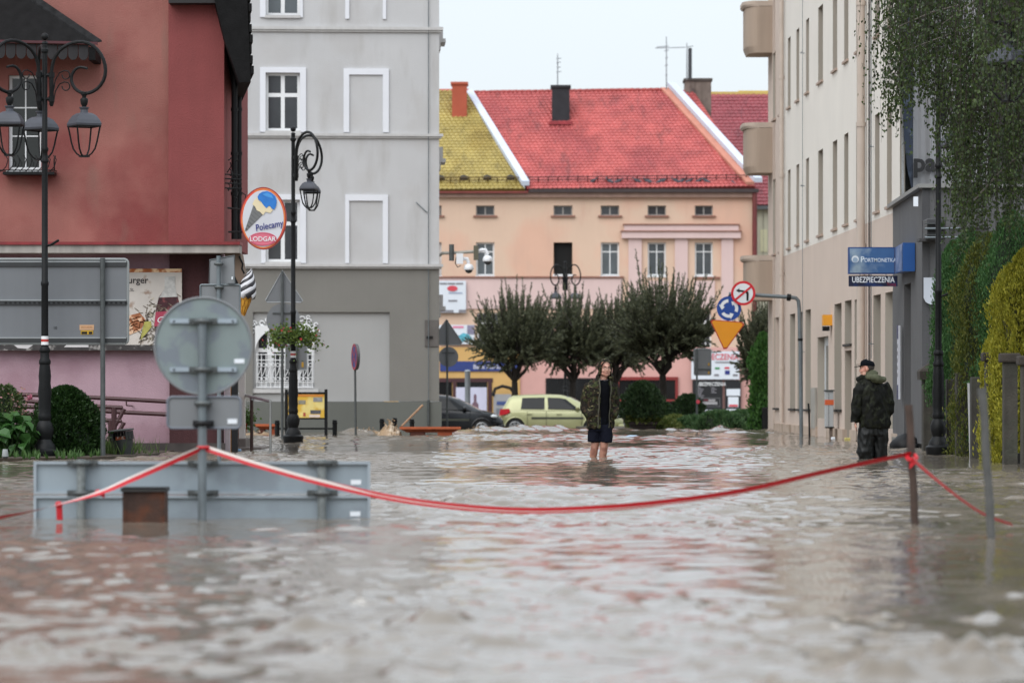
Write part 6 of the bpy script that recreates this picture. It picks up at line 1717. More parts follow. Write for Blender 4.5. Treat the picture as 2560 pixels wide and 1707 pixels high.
# ------------------------------------------------------------------ trees and plants
M_BARK = mat('dark_bark', (.022,.017,.013), .9, .4, 14, bump=.6, bscale=40)
def limb(mb, p0, p1, r0, r1, n=5, wob=.06, rng=random):
    pts = []; L = (p1-p0).length
    for i in range(n+1):
        q = i/n; pts.append(p0.lerp(p1,q) + Vector((rng.uniform(-1,1),rng.uniform(-1,1),0))*wob*L*math.sin(math.pi*q))
    mb.tube(pts, [r0+(r1-r0)*i/n for i in range(n+1)], 6); return pts
def round_tree(px, d, pyc, rpx, ry, label, seed, base, twigs=300, topshoot=1.0, c1=(.042,.050,.030), c2=(.160,.172,.100)):
    rng = random.Random(seed); k = K(d)
    x, zc, rx, rz = SX(px,d), SZ(pyc,d), rpx/k, ry/k
    t = thing('round_tree', label, 'tree', (x,d,base), group='clipped round trees in the square')
    tr = MB(); fork = Vector((x+rng.uniform(-.1,.1), d, zc-rz*.95))
    limb(tr, Vector((x,d,base)), fork, .17, .12, 6, .02, rng)
    ends = []
    for i in range(11):
        a = 6.283*i/11+rng.uniform(-.2,.2); q = rng.uniform(.45,.95)
        e = Vector((x+rx*q*math.cos(a)*.8, d+rx*q*math.sin(a)*.8, zc+rz*rng.uniform(-.15,.5))); pts = limb(tr, fork, e, .07, .02, 5, .12, rng); ends.append(e)
        for j in range(6):
            s = pts[rng.randint(2,5)]; e2 = s+Vector((rng.gauss(0,.35)*rx, rng.gauss(0,.35)*rx, rng.uniform(.2,.7)*rz)); limb(tr, s, e2, .022, .006, 3, .1, rng)
    tr.build('trunk', M_BARK, t, 60)
    lv = MB(); ctr = Vector((x,d,zc))
    def slim(p, dirv, s):
        b_ = dirv.cross(Vector((rng.gauss(0,1),rng.gauss(0,1),rng.gauss(0,1)))).normalized()
        lv.poly(p, p+dirv*s*.5+b_*s*.17, p+dirv*s, p+dirv*s*.5-b_*s*.17)
    tw = MB()
    for i in range(twigs):
        v = Vector((rng.gauss(0,1),rng.gauss(0,1),rng.gauss(.12,.9))).normalized()
        if v.z < -.80: continue
        lump = 1+.20*mnoise.noise(v*2.4+Vector((seed,0,0)))
        tip = ctr+Vector((v.x*rx, v.y*rx, v.z*rz))*lump*rng.uniform(.62,1.06)
        st = fork.lerp(ctr, rng.uniform(.35,1.0)) + Vector((v.x,v.y,0))*rx*rng.uniform(.05,.40)
        mid = st.lerp(tip,.5) + Vector((v.x,v.y,0))*rx*.16
        if v.z > .35 and rng.random() < .55: tip = tip + Vector((v.x*.25+rng.gauss(0,.1), v.y*.25, 1))*rng.uniform(.15,.75)*topshoot
        elif v.z > -.2: tip = tip + Vector((0,0,rng.uniform(0,.3)))
        else: tip = tip + Vector((v.x*.15, v.y*.15, rng.uniform(-.12,.1)))
        path = [st*(1-q)**2 + mid*2*q*(1-q) + tip*q*q for q in [k_/7 for k_ in range(8)]]
        tw.tube(path, [.011-.0085*k_/7 for k_ in range(8)], 3, caps=False)
        L_ = sum((path[k_+1]-path[k_]).length for k_ in range(7)); m_ = int(L_/.017)
        for j in range(m_):
            q = .22+.78*j/m_; f_ = q*7; k_ = min(6,int(f_)); p = path[k_].lerp(path[k_+1], f_-k_); dv = (path[k_+1]-path[k_]).normalized()
            slim(p, (dv+Vector((rng.gauss(0,.42),rng.gauss(0,.42),rng.gauss(.1,.3)))).normalized(), rng.uniform(.08,.17)*(1.1-.5*max(0,q-.7)/.3))
    tw.build('shoots', M_BARK, t)['kind'] = 'stuff'
    lv.build('crown', leaf_mat('dark_willow_leaf', c1, c2, .5, .2), t)
    return t
round_tree(1288,131,846,122,112,'leftmost round tree, behind the lime green car',41,-.5,380,1.0)
round_tree(1430,133,850,112,112,'second round tree, left of the man in camouflage',42,-.5,360,1.0)
round_tree(1546,134,854,104,110,'third round tree, half hidden between its neighbours',43,-.5,330,1.0)
round_tree(1658,118,824,140,120,'largest round tree with tall wispy shoots, in front of the portico',44,-.4,470,1.5)
round_tree(1905,112,880,70,110,'slim dark tree behind the yellow give-way sign, by beige corner',45,-.3,240,1.0)

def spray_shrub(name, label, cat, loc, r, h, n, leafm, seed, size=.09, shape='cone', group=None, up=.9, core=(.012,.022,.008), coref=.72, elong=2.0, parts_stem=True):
    """dense shrub: dark inner mass of twigs with many small leaf faces over it"""
    rng = random.Random(seed); t = thing(name, label, cat, loc, group=group, local=True)
    def rad(q):
        if shape == 'cone': return r*(.75+.25*min(1,q*5))*(1-q)**.55 if q < 1 else 0
        if shape == 'ball': return r*math.sqrt(max(0,1-(2*q-1)**2))
        if shape == 'col': return r*min(1,(1-q)*3.5)**.6*(.9+.1*math.sin(q*9))
        return r*(1-q*q)**.5
    mb = MB(); rings = []
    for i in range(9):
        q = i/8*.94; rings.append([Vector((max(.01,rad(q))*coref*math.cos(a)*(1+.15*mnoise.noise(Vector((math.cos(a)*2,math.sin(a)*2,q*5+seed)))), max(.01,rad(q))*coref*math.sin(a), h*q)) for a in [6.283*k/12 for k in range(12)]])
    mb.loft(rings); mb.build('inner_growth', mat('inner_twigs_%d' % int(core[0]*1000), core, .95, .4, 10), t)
    lv = MB()
    for i in range(n):
        q = rng.random()**.9; a = rng.uniform(0,6.283); lump = 1+.42*mnoise.noise(Vector((math.cos(a)*2.5+seed, math.sin(a)*2.5, q*h*1.8)))+.14*mnoise.noise(Vector((math.cos(a)*7+seed, math.sin(a)*7, q*h*5)))
        rr = rad(q)*(rng.uniform(.70,1.0)**.7 if rng.random() < .95 else rng.uniform(1.0,1.13))*lump; p = Vector((rr*math.cos(a), rr*math.sin(a), h*q))
        dv = Vector((math.cos(a)*(1-up)+rng.gauss(0,.3), math.sin(a)*(1-up)+rng.gauss(0,.3), up+rng.gauss(0,.35))).normalized()
        b_ = dv.cross(Vector((rng.gauss(0,1),rng.gauss(0,1),rng.gauss(0,1)))).normalized(); s = size*rng.uniform(.6,1.4)
        lv.poly(p, p+dv*s*.55+b_*s/elong*.5, p+dv*s, p+dv*s*.5-b_*s/elong*.5)
    lv.build('foliage', leafm, t)
    return t
GT = leaf_mat('thuja_green_leaf', (.022,.075,.018), (.07,.16,.045), .6)
YT = leaf_mat('thuja_gold_leaf', (.19,.20,.015), (.46,.42,.05), .6, .35)
OT = leaf_mat('thuja_olive_leaf', (.045,.075,.014), (.15,.155,.022), .6, .3)
BX = leaf_mat('box_leaf', (.010,.030,.007), (.034,.075,.018), .45)
def at(px, d, z=-.1): return (SX(px,d), d, z)
for px,d,r,h,m,sd,lab,n in ((2384,61.6,.40,2.75,GT,1,'green thuja at the far end of the hedge, behind the lamp post',9000),
                        (2424,60.5,.52,3.3,GT,2,'tall green thuja second in the hedge row',10000),
                        (2470,58.5,.62,3.6,OT,3,'olive thuja with yellowing tips, third in the hedge row',10000),
                        (2530,57.5,.60,3.9,GT,4,'dark green thuja behind the golden ones',9000)):
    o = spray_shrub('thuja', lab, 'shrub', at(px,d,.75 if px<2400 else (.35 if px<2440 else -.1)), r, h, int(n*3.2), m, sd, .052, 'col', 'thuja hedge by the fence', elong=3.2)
for px,d,r,h,sd,lab,n in ((2500,54.6,.30,2.1,7,'narrow golden thuja drooping between two concrete posts',7000),(2566,53.2,.56,3.15,8,'bright golden thuja cut by the right edge',17000)):
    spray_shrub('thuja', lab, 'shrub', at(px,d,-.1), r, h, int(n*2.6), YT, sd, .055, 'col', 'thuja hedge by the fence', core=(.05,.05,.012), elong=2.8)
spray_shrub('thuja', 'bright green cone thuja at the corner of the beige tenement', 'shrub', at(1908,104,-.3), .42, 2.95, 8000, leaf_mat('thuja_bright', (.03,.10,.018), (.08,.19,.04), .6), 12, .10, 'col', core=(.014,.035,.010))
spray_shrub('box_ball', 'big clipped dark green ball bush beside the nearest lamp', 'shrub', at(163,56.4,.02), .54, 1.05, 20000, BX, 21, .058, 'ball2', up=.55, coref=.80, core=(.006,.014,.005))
# hydrangea with large leaves
def hydrangea():
    rng = random.Random(3); d = 55.6; c0 = Vector((SX(25,d), d, .1))
    t = thing('hydrangea', 'broad-leaved hydrangea at the far left edge of the bed', 'shrub', tuple(c0), local=True)
    m = leaf_mat('hydrangea_leaf', (.022,.075,.018), (.06,.15,.035), .4, .25)
    lm = MB(); L = [(0,0,0),(.35,.10,.02),(.7,.09,.0),(1,0,-.08),(.7,-.09,.0),(.35,-.10,.02),(.35,0,-.02),(.7,0,-.03)]
    lm.add([(x*.20,y*1.0*.9,z_) for x,y,z_ in L], [(0,1,6),(1,2,7,6),(2,3,7),(0,6,5),(6,7,4,5),(7,3,4)]); me = lm.mesh('leaf', m)
    st = MB()
    for i in range(26):
        a = rng.uniform(0,6.283); q = rng.uniform(0,.42); p0 = Vector((q*.4*math.cos(a), q*.4*math.sin(a), 0)); p1 = Vector((q*1.25*math.cos(a), q*math.sin(a), rng.uniform(.28,.62)))
        st.tube([p0,p0.lerp(p1,.5)+Vector((0,0,.04)),p1], .008, 5)
        for j in range(6):
            o = link('leaf', me, t); o.location = p1 + Vector((rng.gauss(0,.05),rng.gauss(0,.05),-j*.07*rng.random())); s = rng.uniform(.7,1.25); o.scale = (s,s,s)
            o.rotation_euler = (rng.gauss(0,.35), rng.uniform(-.1,.65), rng.uniform(0,6.283))
    st.build('stems', mat('green_stem', (.05,.09,.03), .7), t)
hydrangea()
def rose():
    d = 58.0; t = spray_shrub('rose_bush', 'thin bush with small pale and pink blooms behind the hydrangea', 'shrub', at(12,d,.1), .42, 1.0, 2500, leaf_mat('rose_leaf', (.04,.075,.02), (.11,.15,.05)), 33, .06, 'ball2', up=.5, coref=.35)
    rng = random.Random(5); fl = MB(); pts = [Vector((rng.uniform(-.4,.4), -rng.uniform(.1,.4), rng.uniform(.45,1.0))) for k in range(60)]
    leaf_cloud(fl, pts, .035, 3, elong=1.0, rng=rng); fl.build('blossom', leaf_mat('rose_petal', c(196,170,140), c(206,140,150)), t)
    f2 = MB(); leaf_cloud(f2, [Vector((.42+rng.gauss(0,.02),-.3+rng.gauss(0,.02),.82+rng.gauss(0,.02))) for k in range(14)], .05, 3, elong=1.0, rng=rng); f2.build('pink_bloom', leaf_mat('rose_pink', c(196,104,130), c(214,150,166)), t)
rose()
def ground_cover(name, label, pts, size, m, seed, hgt):
    rng = random.Random(seed); lv = MB()
    for (x,y,z_) in pts:
        for k in range(3):
            a = rng.uniform(0,6.283); b_ = Vector((math.cos(a),math.sin(a),0)); e = Vector((x,y,z_))+Vector((rng.gauss(0,.3),rng.gauss(0,.3),1)).normalized()*hgt*rng.uniform(.5,1.2)
            lv.poly(Vector((x,y,z_))-b_*size*.5, Vector((x,y,z_))+b_*size*.5, e)
    o = lv.build(name, m); tag(o, label, 'grass', kind='stuff')
rng = random.Random(8)
ground_cover('grass', 'grass blades round the tilted litter bin', [(SX(rng.gauss(262,40),57)+rng.gauss(0,.05), rng.uniform(56.8,59.5), .04) for k in range(170)], .018, leaf_mat('grass_blade', (.05,.10,.02), (.12,.17,.05)), 3, .30)
ground_cover('bed_weeds', 'low weeds along the edge of the flooded bed', [(rng.uniform(-9.2,-6.2), rng.uniform(53.6,56.5), .04) for k in range(160)], .05, leaf_mat('weed_leaf', (.03,.08,.015), (.08,.15,.04)), 4, .14)
gl = thing('garden_light', 'small white capped garden light at the bed edge', 'light', (SX(13,53.8),53.8,.05), local=True)
MB().lathe([(.035,-.1),(.035,.02)], n=12).build('stem', M_BLACK, gl, 40); MB().lathe([(.045,.02),(.05,.03),(.035,.13),(.03,.13)], n=14).build('shade', mat('light_shade', c(160,164,164), .5), gl, 40)
# island planting
JN = leaf_mat('juniper_leaf', (.04,.10,.035), (.12,.20,.08), .6)
JY = leaf_mat('yellow_shrub_leaf', (.06,.10,.02), (.20,.22,.06), .6)
DK = leaf_mat('dark_shrub_leaf', (.014,.035,.012), (.04,.075,.025), .6)
for px,d,r,h,m,sd,lab in ((1800,107,.9,.58,JN,51,'spreading juniper mound in the middle of the island'),(1862,108,.75,.60,JN,52,'juniper mound touching the dark planter by the beige corner'),(1740,109,.7,.42,JN,53,'low juniper left of the sign post on the island'),
                       (1640,108.5,.75,.40,JY,54,'yellow-green low shrub beside the left planter'),(1690,110,.6,.42,JY,55,'yellow-green shrub under the largest round tree'),
                       (1720,114,.62,1.05,DK,56,'dark bush under the grey rectangular sign back'),(1655,116,.5,.8,DK,59,'dark bush at the foot of the largest round tree')):
    spray_shrub('low_shrub', lab, 'shrub', at(px,d,-.12), r, h, 3500, m, sd, .10, 'dome', 'low shrubs on the island', up=.6, coref=.8)
def tub(px0,px1,d,py0,lab,plant,sd):
    x0,x1 = SX(px0,d), SX(px1,d); zt = SZ(py0,d)
    t = thing('plant_tub', lab, 'planter', ((x0+x1)/2,d,-.1), group='dark plant tubs on the island')
    b = MB(); b.loft([[Vector((xx,yy,z_)) for xx,yy in ((x0+i,d-.3+i),(x1-i,d-.3+i),(x1-i,d+.3-i),(x0+i,d+.3-i))] for z_,i in ((-.3,.08),(zt-.08,.0),(zt-.08,-.03),(zt,-.03))]); b.build('tub', mat('dark_wood_tub', c(44,36,34), .8, .25, 6, streak=.2), t)
    rng = random.Random(sd); lv = MB(); pts = [Vector((rng.uniform(x0-.1,x1+.1), d+rng.uniform(-.35,.3), zt+rng.uniform(-.06,.2))) for k in range(900)]; leaf_cloud(lv, pts, .10, rng=rng); lv.build('foliage', plant, t)
    return t
tub(1574,1640,107,1054,'dark plant tub with bushy conifer, right of the man in camouflage',JY,61); tub(1884,1934,105.5,1054,'dark plant tub tight against the beige corner',JN,62)
spray_shrub('conifer_bush', 'dark dwarf conifer growing in the left plant tub', 'shrub', at(1605,107.1,.25), .62, 1.05, 5000, DK, 63, .10, 'dome', up=.8)
a = MB(); a.bbox(SX(1905,103.5), SX(1928,103.5), 103.4, 103.8, -.2, SZ(1018,103.5), .03); tag(a.build('waste_box', M_BLACK), 'black box at the foot of the cone thuja', 'box')

# concrete fence
def fence():
    t = thing('concrete_fence', 'row of weathered concrete fence posts in front of the thuja hedge', 'fence', (7.0,56,-.1))
    m = mat('fence_concrete', c(60,57,51), .95, .3, 5, streak=.35, bump=.6, bscale=30, col2=c(60,60,52), c2scale=3); cm = mat('fence_cap', c(60,54,48), .95, .3, 6, bump=.6)
    for px,d,w,zt in ((2378,59.8,.16,1.22),(2404,58.4,.19,1.32),(2441,56.4,.17,1.24),(2480,54.3,.20,1.46),(2525,51.6,.19,1.42),(2572,49.2,.20,1.36)):
        x = SX(px,d)
        MB().bbox(x-w/2, x+w/2, d-.1, d+.12, -.6, zt, .012).build('post', m, t)
        if px > 2450: MB().bbox(x-w/2-.05, x+w/2+.04, d-.15, d+.17, zt, zt+.13, .025).build('post_cap', cm, t)
    for (px0,d0),(px1,d1) in (((2334,62.2),(2404,58.4)),((2404,58.4),(2441,56.4)),((2441,56.4),(2480,54.3)),((2480,54.3),(2525,51.6)),((2525,51.6),(2572,49.2))):
        a = Vector((SX(px0,d0)+.14,d0-.25,-.6)); b_ = Vector((SX(px1,d1)+.14,d1+.25,-.6)); MB().obox(a, b_-a, (.05,0,0), (0,0,.75)).build('base_slab', mat('slab_dark', c(40,38,34), .95, .3, 4), t)
    t2 = thing('gate_pillar', 'squat concrete gate pillar with sloped cap by the grey annex', 'pillar', (SX(2326,62.4),62.4,-.1))
    x = SX(2326,62.4); MB().bbox(x-.13, x+.15, 62.3, 62.6, -.6, 1.22, .015).build('shaft', m, t2)
    rg = lambda z_,o: [Vector((x-.15-o,62.26-o,z_)),Vector((x+.17+o,62.26-o,z_)),Vector((x+.17+o,62.64+o,z_)),Vector((x-.15-o,62.64+o,z_))]
    MB().loft([rg(1.22,.04),rg(1.36,.05),rg(1.40,.02),rg(1.50,-.12)]).build('cap', cm, t2)
    a = MB(); x = SX(2428,57.0); a.cyl((x,57,-.3),(x-.04,57,1.15), .02, n=8); tag(a.build('white_pipe', mat('pipe_white', c(170,170,170), .5), None, 40), 'thin pale pipe standing between two concrete fence posts', 'pipe')
fence()

# birch with hanging twigs
def birch():
    rng = random.Random(77); d0 = 52.5
    tx = SX(2790,d0)
    t = thing('birch_tree', 'weeping birch overhanging from the right edge, leafy twigs hanging down', 'tree', (tx,d0,-.3))
    tr = MB(); tr.tube([(tx,d0,-.6),(tx+.03,d0,2),(tx-.05,d0+.05,5),(tx+.04,d0,8),(tx,d0,11.5)], [.20,.17,.14,.10,.04], 10)
    tr.build('trunk', mat('birch_bark', c(150,148,142), .8, .4, 4, col2=(.02,.02,.02), c2scale=5, c2lo=.6, c2hi=.66), t, 50)
    br = MB(); twigs = MB(); lv = MB()
    starts = []
    def leaf(p, s):
        dv = Vector((rng.gauss(0,.45), rng.gauss(0,.45), -1)).normalized(); b_ = dv.cross(Vector((rng.gauss(0,1),rng.gauss(0,1),.2))).normalized()
        n_ = dv.cross(b_)*s*.12
        lv.add([p, p+dv*s*.38+b_*s*.40+n_, p+dv*s, p+dv*s*.38-b_*s*.40+n_, p+dv*s*.45], [(0,1,4),(1,2,4),(2,3,4),(3,0,4)])
    def strand(p, l, dens=1.0):
        sx, sy = rng.gauss(-.10,.12), rng.gauss(0,.12); pts = [p]; n = max(3,int(l/.18)); q = p.copy()
        for i in range(n):
            q = q + Vector((sx*.18*(1-i/n)+rng.gauss(0,.012), sy*.18+rng.gauss(0,.012), -.18)); pts.append(q.copy())
        twigs.tube(pts, [.005*(1-.7*i/n) for i in range(n+1)], 3, caps=False)
        for i in range(n):
            for j in range(5):
                if rng.random() < .80*dens:
                    b_ = pts[i].lerp(pts[i+1], rng.random()) + Vector((rng.gauss(0,.03),rng.gauss(0,.03),0)); leaf(b_, rng.uniform(.035,.062))
    def low(px):   # how far down (photo row) the curtain reaches at this column
        return float(np.interp(px, [2205,2235,2262,2300,2335,2362,2385,2410,2450,2500,2600,2800], [120,370,300,290,280,300,520,650,600,560,600,700]))
    # boughs arching out to the left
    boughs = []
    for i in range(24):
        z0 = rng.uniform(5.0,9.5); reach = rng.uniform(.7,3.25); dy = rng.uniform(-2.0,1.6); p0 = Vector((tx,d0,z0)); e = Vector((tx-reach, d0+dy, z0+rng.uniform(-.3,.8)))
        pts = [p0, p0.lerp(e,.35)+ZV*.5, p0.lerp(e,.7)+ZV*.55, e]; br.tube(pts, [.045,.03,.018,.006], 6)
        P_ = []
        for s in range(14):
            q = (s+.5)/14; j = min(2,int(q*3)); P_.append(pts[j].lerp(pts[j+1], q*3-j))
        boughs.append(P_)
    n = 0
    for k in range(860):
        px = rng.uniform(2212, 2720); dd = d0+rng.uniform(-2.2,1.6)
        if px > 2455 and rng.random() < .45: dd = rng.uniform(42.6,46.5)
        if px < 2262 and rng.random() < .35: continue
        if mnoise.noise(Vector((px*.028, dd*.5, 1.0))) < -.28 and px < 2560: continue
        zb = SZ(low(px)+rng.gauss(-45,45) if dd > 47 else rng.uniform(60,330), dd); zt = max(zb+.5, min(zb+rng.uniform(1.0,3.4), 8.2))
        zt = max(zt, SZ(rng.uniform(-160,430),dd)) if rng.random()<.75 else zt
        l = min(zt-zb, 3.6); s = Vector((SX(px,dd)+.08, dd, zb+l))
        strand(s, l)
    for (a,b_) in (((2250,66),(2412,10)),((2560,378),(2436,500))):
        p,q = S(*a,51.2), S(*b_,51.0); br.tube([p, p.lerp(q,.5)+ZV*.04, q], [.010,.013,.012], 5)
    br.build('boughs', mat('birch_bough', c(96,90,82), .8, .3, 6), t, 60); twigs.build('twigs', mat('birch_twig', (.03,.022,.016), .9, .2), t)['kind'] = 'stuff'
    lv.build('crown', leaf_mat('birch_leaf', (.013,.030,.007), (.068,.102,.024), .4, .28), t)
birch()
# ------------------------------------------------------------------ people
def remesh(mb, voxel, smooth=4):
    """merge overlapping closed shapes into one continuous skin"""
    me = mb.mesh('tmp'); o = bpy.data.objects.new('tmp', me); COL.objects.link(o)
    m = o.modifiers.new('r', 'REMESH'); m.mode = 'VOXEL'; m.voxel_size = voxel
    if smooth: s = o.modifiers.new('s', 'SMOOTH'); s.factor = .5; s.iterations = smooth
    dg = bpy.context.evaluated_depsgraph_get(); ev = bpy.data.meshes.new_from_object(o.evaluated_get(dg))
    vs = [v.co.copy() for v in ev.vertices]; ns = [v.normal.copy() for v in ev.vertices]; fs = [tuple(p.vertices) for p in ev.polygons]
    bpy.data.objects.remove(o); bpy.data.meshes.remove(me); bpy.data.meshes.remove(ev)
    return vs, ns, fs
def finish(name, vs, fs, m, parent, low=None):
    mb = MB(); mb.add(vs, fs)
    if low is not None: mb.mi = [1 if sum(vs[i].z for i in f)/len(f) < low else 0 for f in fs]
    return mb.build(name, m, parent, 80)
def cull(vs, fs, bad):
    keep = [f for f in fs if not bad(sum((vs[i] for i in f), Vector())/len(f))]
    used = sorted({i for f in keep for i in f}); mp = {j:i for i,j in enumerate(used)}
    return [vs[i] for i in used], [tuple(mp[i] for i in f) for f in keep]
def er(c_, rx, ry, yaw=0, n=20, tilt=(0,0), sq=1.0):
    cy, sy = math.cos(yaw), math.sin(yaw); out = []
    for k in range(n):
        a = 6.283185*k/n; ca, sa = math.cos(a), math.sin(a)
        u = rx*math.copysign(abs(ca)**sq, ca); v = ry*math.copysign(abs(sa)**sq, sa)
        out.append(Vector((c_[0]+u*cy-v*sy, c_[1]+u*sy+v*cy, c_[2]+u*tilt[0]+v*tilt[1])))
    return out
def wrinkle(vs, ns, amp, sc, seed):
    o = Vector((seed,seed*.7,0)); out = []
    for v,n in zip(vs,ns):
        q = Vector((v.x*sc*1.3, v.y*sc*1.3, v.z*sc*.75))+o
        w = 1-abs(mnoise.noise(q))*2; w2 = mnoise.noise(q*2.3+o)
        out.append(v+n*amp*(w*.7+w2*.5))
    return out
M_SKIN = mat('skin', c(208,160,140), .55, .10, 14, col2=c(186,120,104), c2scale=9, c2lo=.5, c2hi=.7)
M_SKINL = mat('wet_leg_skin', c(168,122,104), .4, .15, 14, col2=c(140,96,82), c2scale=8)
def camo(name, cols, scale, rough=.75):
    m = bpy.data.materials.new(name); m.use_nodes = True; N, L = m.node_tree.nodes, m.node_tree.links
    b = N['Principled BSDF']; b.inputs['Roughness'].default_value = rough; b.inputs['Specular IOR Level'].default_value = .12
    tc = N.new('ShaderNodeTexCoord'); cur = None
    for i,(col, lo, sc, st) in enumerate(cols):
        if i == 0:
            r_ = N.new('ShaderNodeRGB'); r_.outputs[0].default_value = (*col,1); cur = r_.outputs[0]; continue
        mp = N.new('ShaderNodeMapping'); mp.inputs['Scale'].default_value = (1,1,st); mp.inputs['Location'].default_value = (i*3.1,i*1.7,i); mp.inputs['Rotation'].default_value = (0,.5*(-1)**i,0)
        n = N.new('ShaderNodeTexNoise'); n.inputs['Scale'].default_value = sc; n.inputs['Detail'].default_value = 2.5; n.inputs['Distortion'].default_value = .5
        L.new(tc.outputs['Object'], mp.inputs[0]); L.new(mp.outputs[0], n.inputs['Vector'])
        rp = N.new('ShaderNodeMapRange'); rp.inputs['From Min'].default_value = lo; rp.inputs['From Max'].default_value = lo+.035; L.new(n.outputs['Fac'], rp.inputs['Value'])
        mx = N.new('ShaderNodeMix'); mx.data_type = 'RGBA'; mx.inputs['B'].default_value = (*col,1); L.new(rp.outputs[0], mx.inputs['Factor']); L.new(cur, mx.inputs['A']); cur = mx.outputs['Result']
    L.new(cur, b.inputs['Base Color'])
    n = N.new('ShaderNodeTexNoise'); n.inputs['Scale'].default_value = 55; L.new(tc.outputs['Object'], n.inputs['Vector'])
    bp = N.new('ShaderNodeBump'); bp.inputs['Strength'].default_value = .4; bp.inputs['Distance'].default_value = .01; L.new(n.outputs['Fac'], bp.inputs['Height']); L.new(bp.outputs[0], b.inputs['Normal'])
    return m
def head_shapes(mb, c_, yaw, pitch=0, s=1.0):
    """head with brow, nose, cheeks, chin and ears; c_ = centre of the skull, yaw 0 faces -Y"""
    M3 = Matrix.Rotation(yaw,3,'Z') @ Matrix.Rotation(pitch,3,'X')
    T = lambda x,y,z_: Vector(c_) + M3 @ Vector((x*s,y*s,z_*s))
    E = lambda p, r, n=14, m=10: mb.ell(T(*p), tuple(q*s for q in r), n, m, M3)
    E((0,.012,.030),(.075,.095,.092)); E((0,-.030,-.020),(.066,.068,.080)); E((0,-.045,-.070),(.048,.050,.048)); E((0,-.066,-.096),(.026,.022,.020))
    E((0,-.078,.030),(.056,.020,.012)); E((0,-.096,-.012),(.0115,.018,.026)); E((0,-.104,-.028),(.0165,.015,.012))
    for q in (-1,1):
        E((q*.042,-.068,-.030),(.022,.026,.026)); E((q*.076,.010,-.010),(.010,.020,.032)); E((q*.045,-.03,-.075),(.022,.036,.026))
    E((0,-.088,-.058),(.024,.010,.008))
    return T, M3
def face_details(T, M3, parent, glasses=False, brow=(.05,.035,.025)):
    for q in (-1,1):
        e = MB(); e.ell(T(q*.030,-.078,.008), (.0125,.009,.0085), 10, 8, M3); eo = e.build('eye', mat('eye_white', c(190,180,172), .3, .02), parent, 60)
        i = MB(); i.ell(T(q*.030,-.0855,.008), (.0062,.003,.0062), 10, 6, M3); i.build('iris', mat('iris_dark', (.02,.018,.016), .2), eo, 60)
        b = MB(); b.tube([T(q*.012,-.098,.028), T(q*.030,-.099,.034), T(q*.050,-.086,.030)], .0048, 6); b.build('eyebrow', mat('brow_hair', brow, .9), parent, 60)
    m = MB(); m.tube([T(-.026,-.088,-.062), T(-.010,-.099,-.058), T(.010,-.099,-.058), T(.026,-.088,-.062)], [.003,.0052,.0052,.003], 6); m.build('mouth', mat('lips', c(140,84,78), .5), parent, 60)
    if glasses:
        g_ = MB()
        for q in (-1,1):
            g_.tube([T(q*.033+.025*math.cos(a), -.112+.004*abs(math.cos(a)), .004+.017*math.sin(a)) for a in [6.283*k/16 for k in range(16)]], .0020, 5, closed=True)
            g_.tube([T(q*.058,-.106,.010), T(q*.076,-.05,.012), T(q*.080,.012,.010)], .0020, 5)
        g_.tube([T(-.009,-.112,.008), T(0,-.116,.012), T(.009,-.112,.008)], .0020, 5); go = g_.build('glasses', mat('spectacle_metal', (.06,.05,.045), .3, .1, metal=.6), parent)

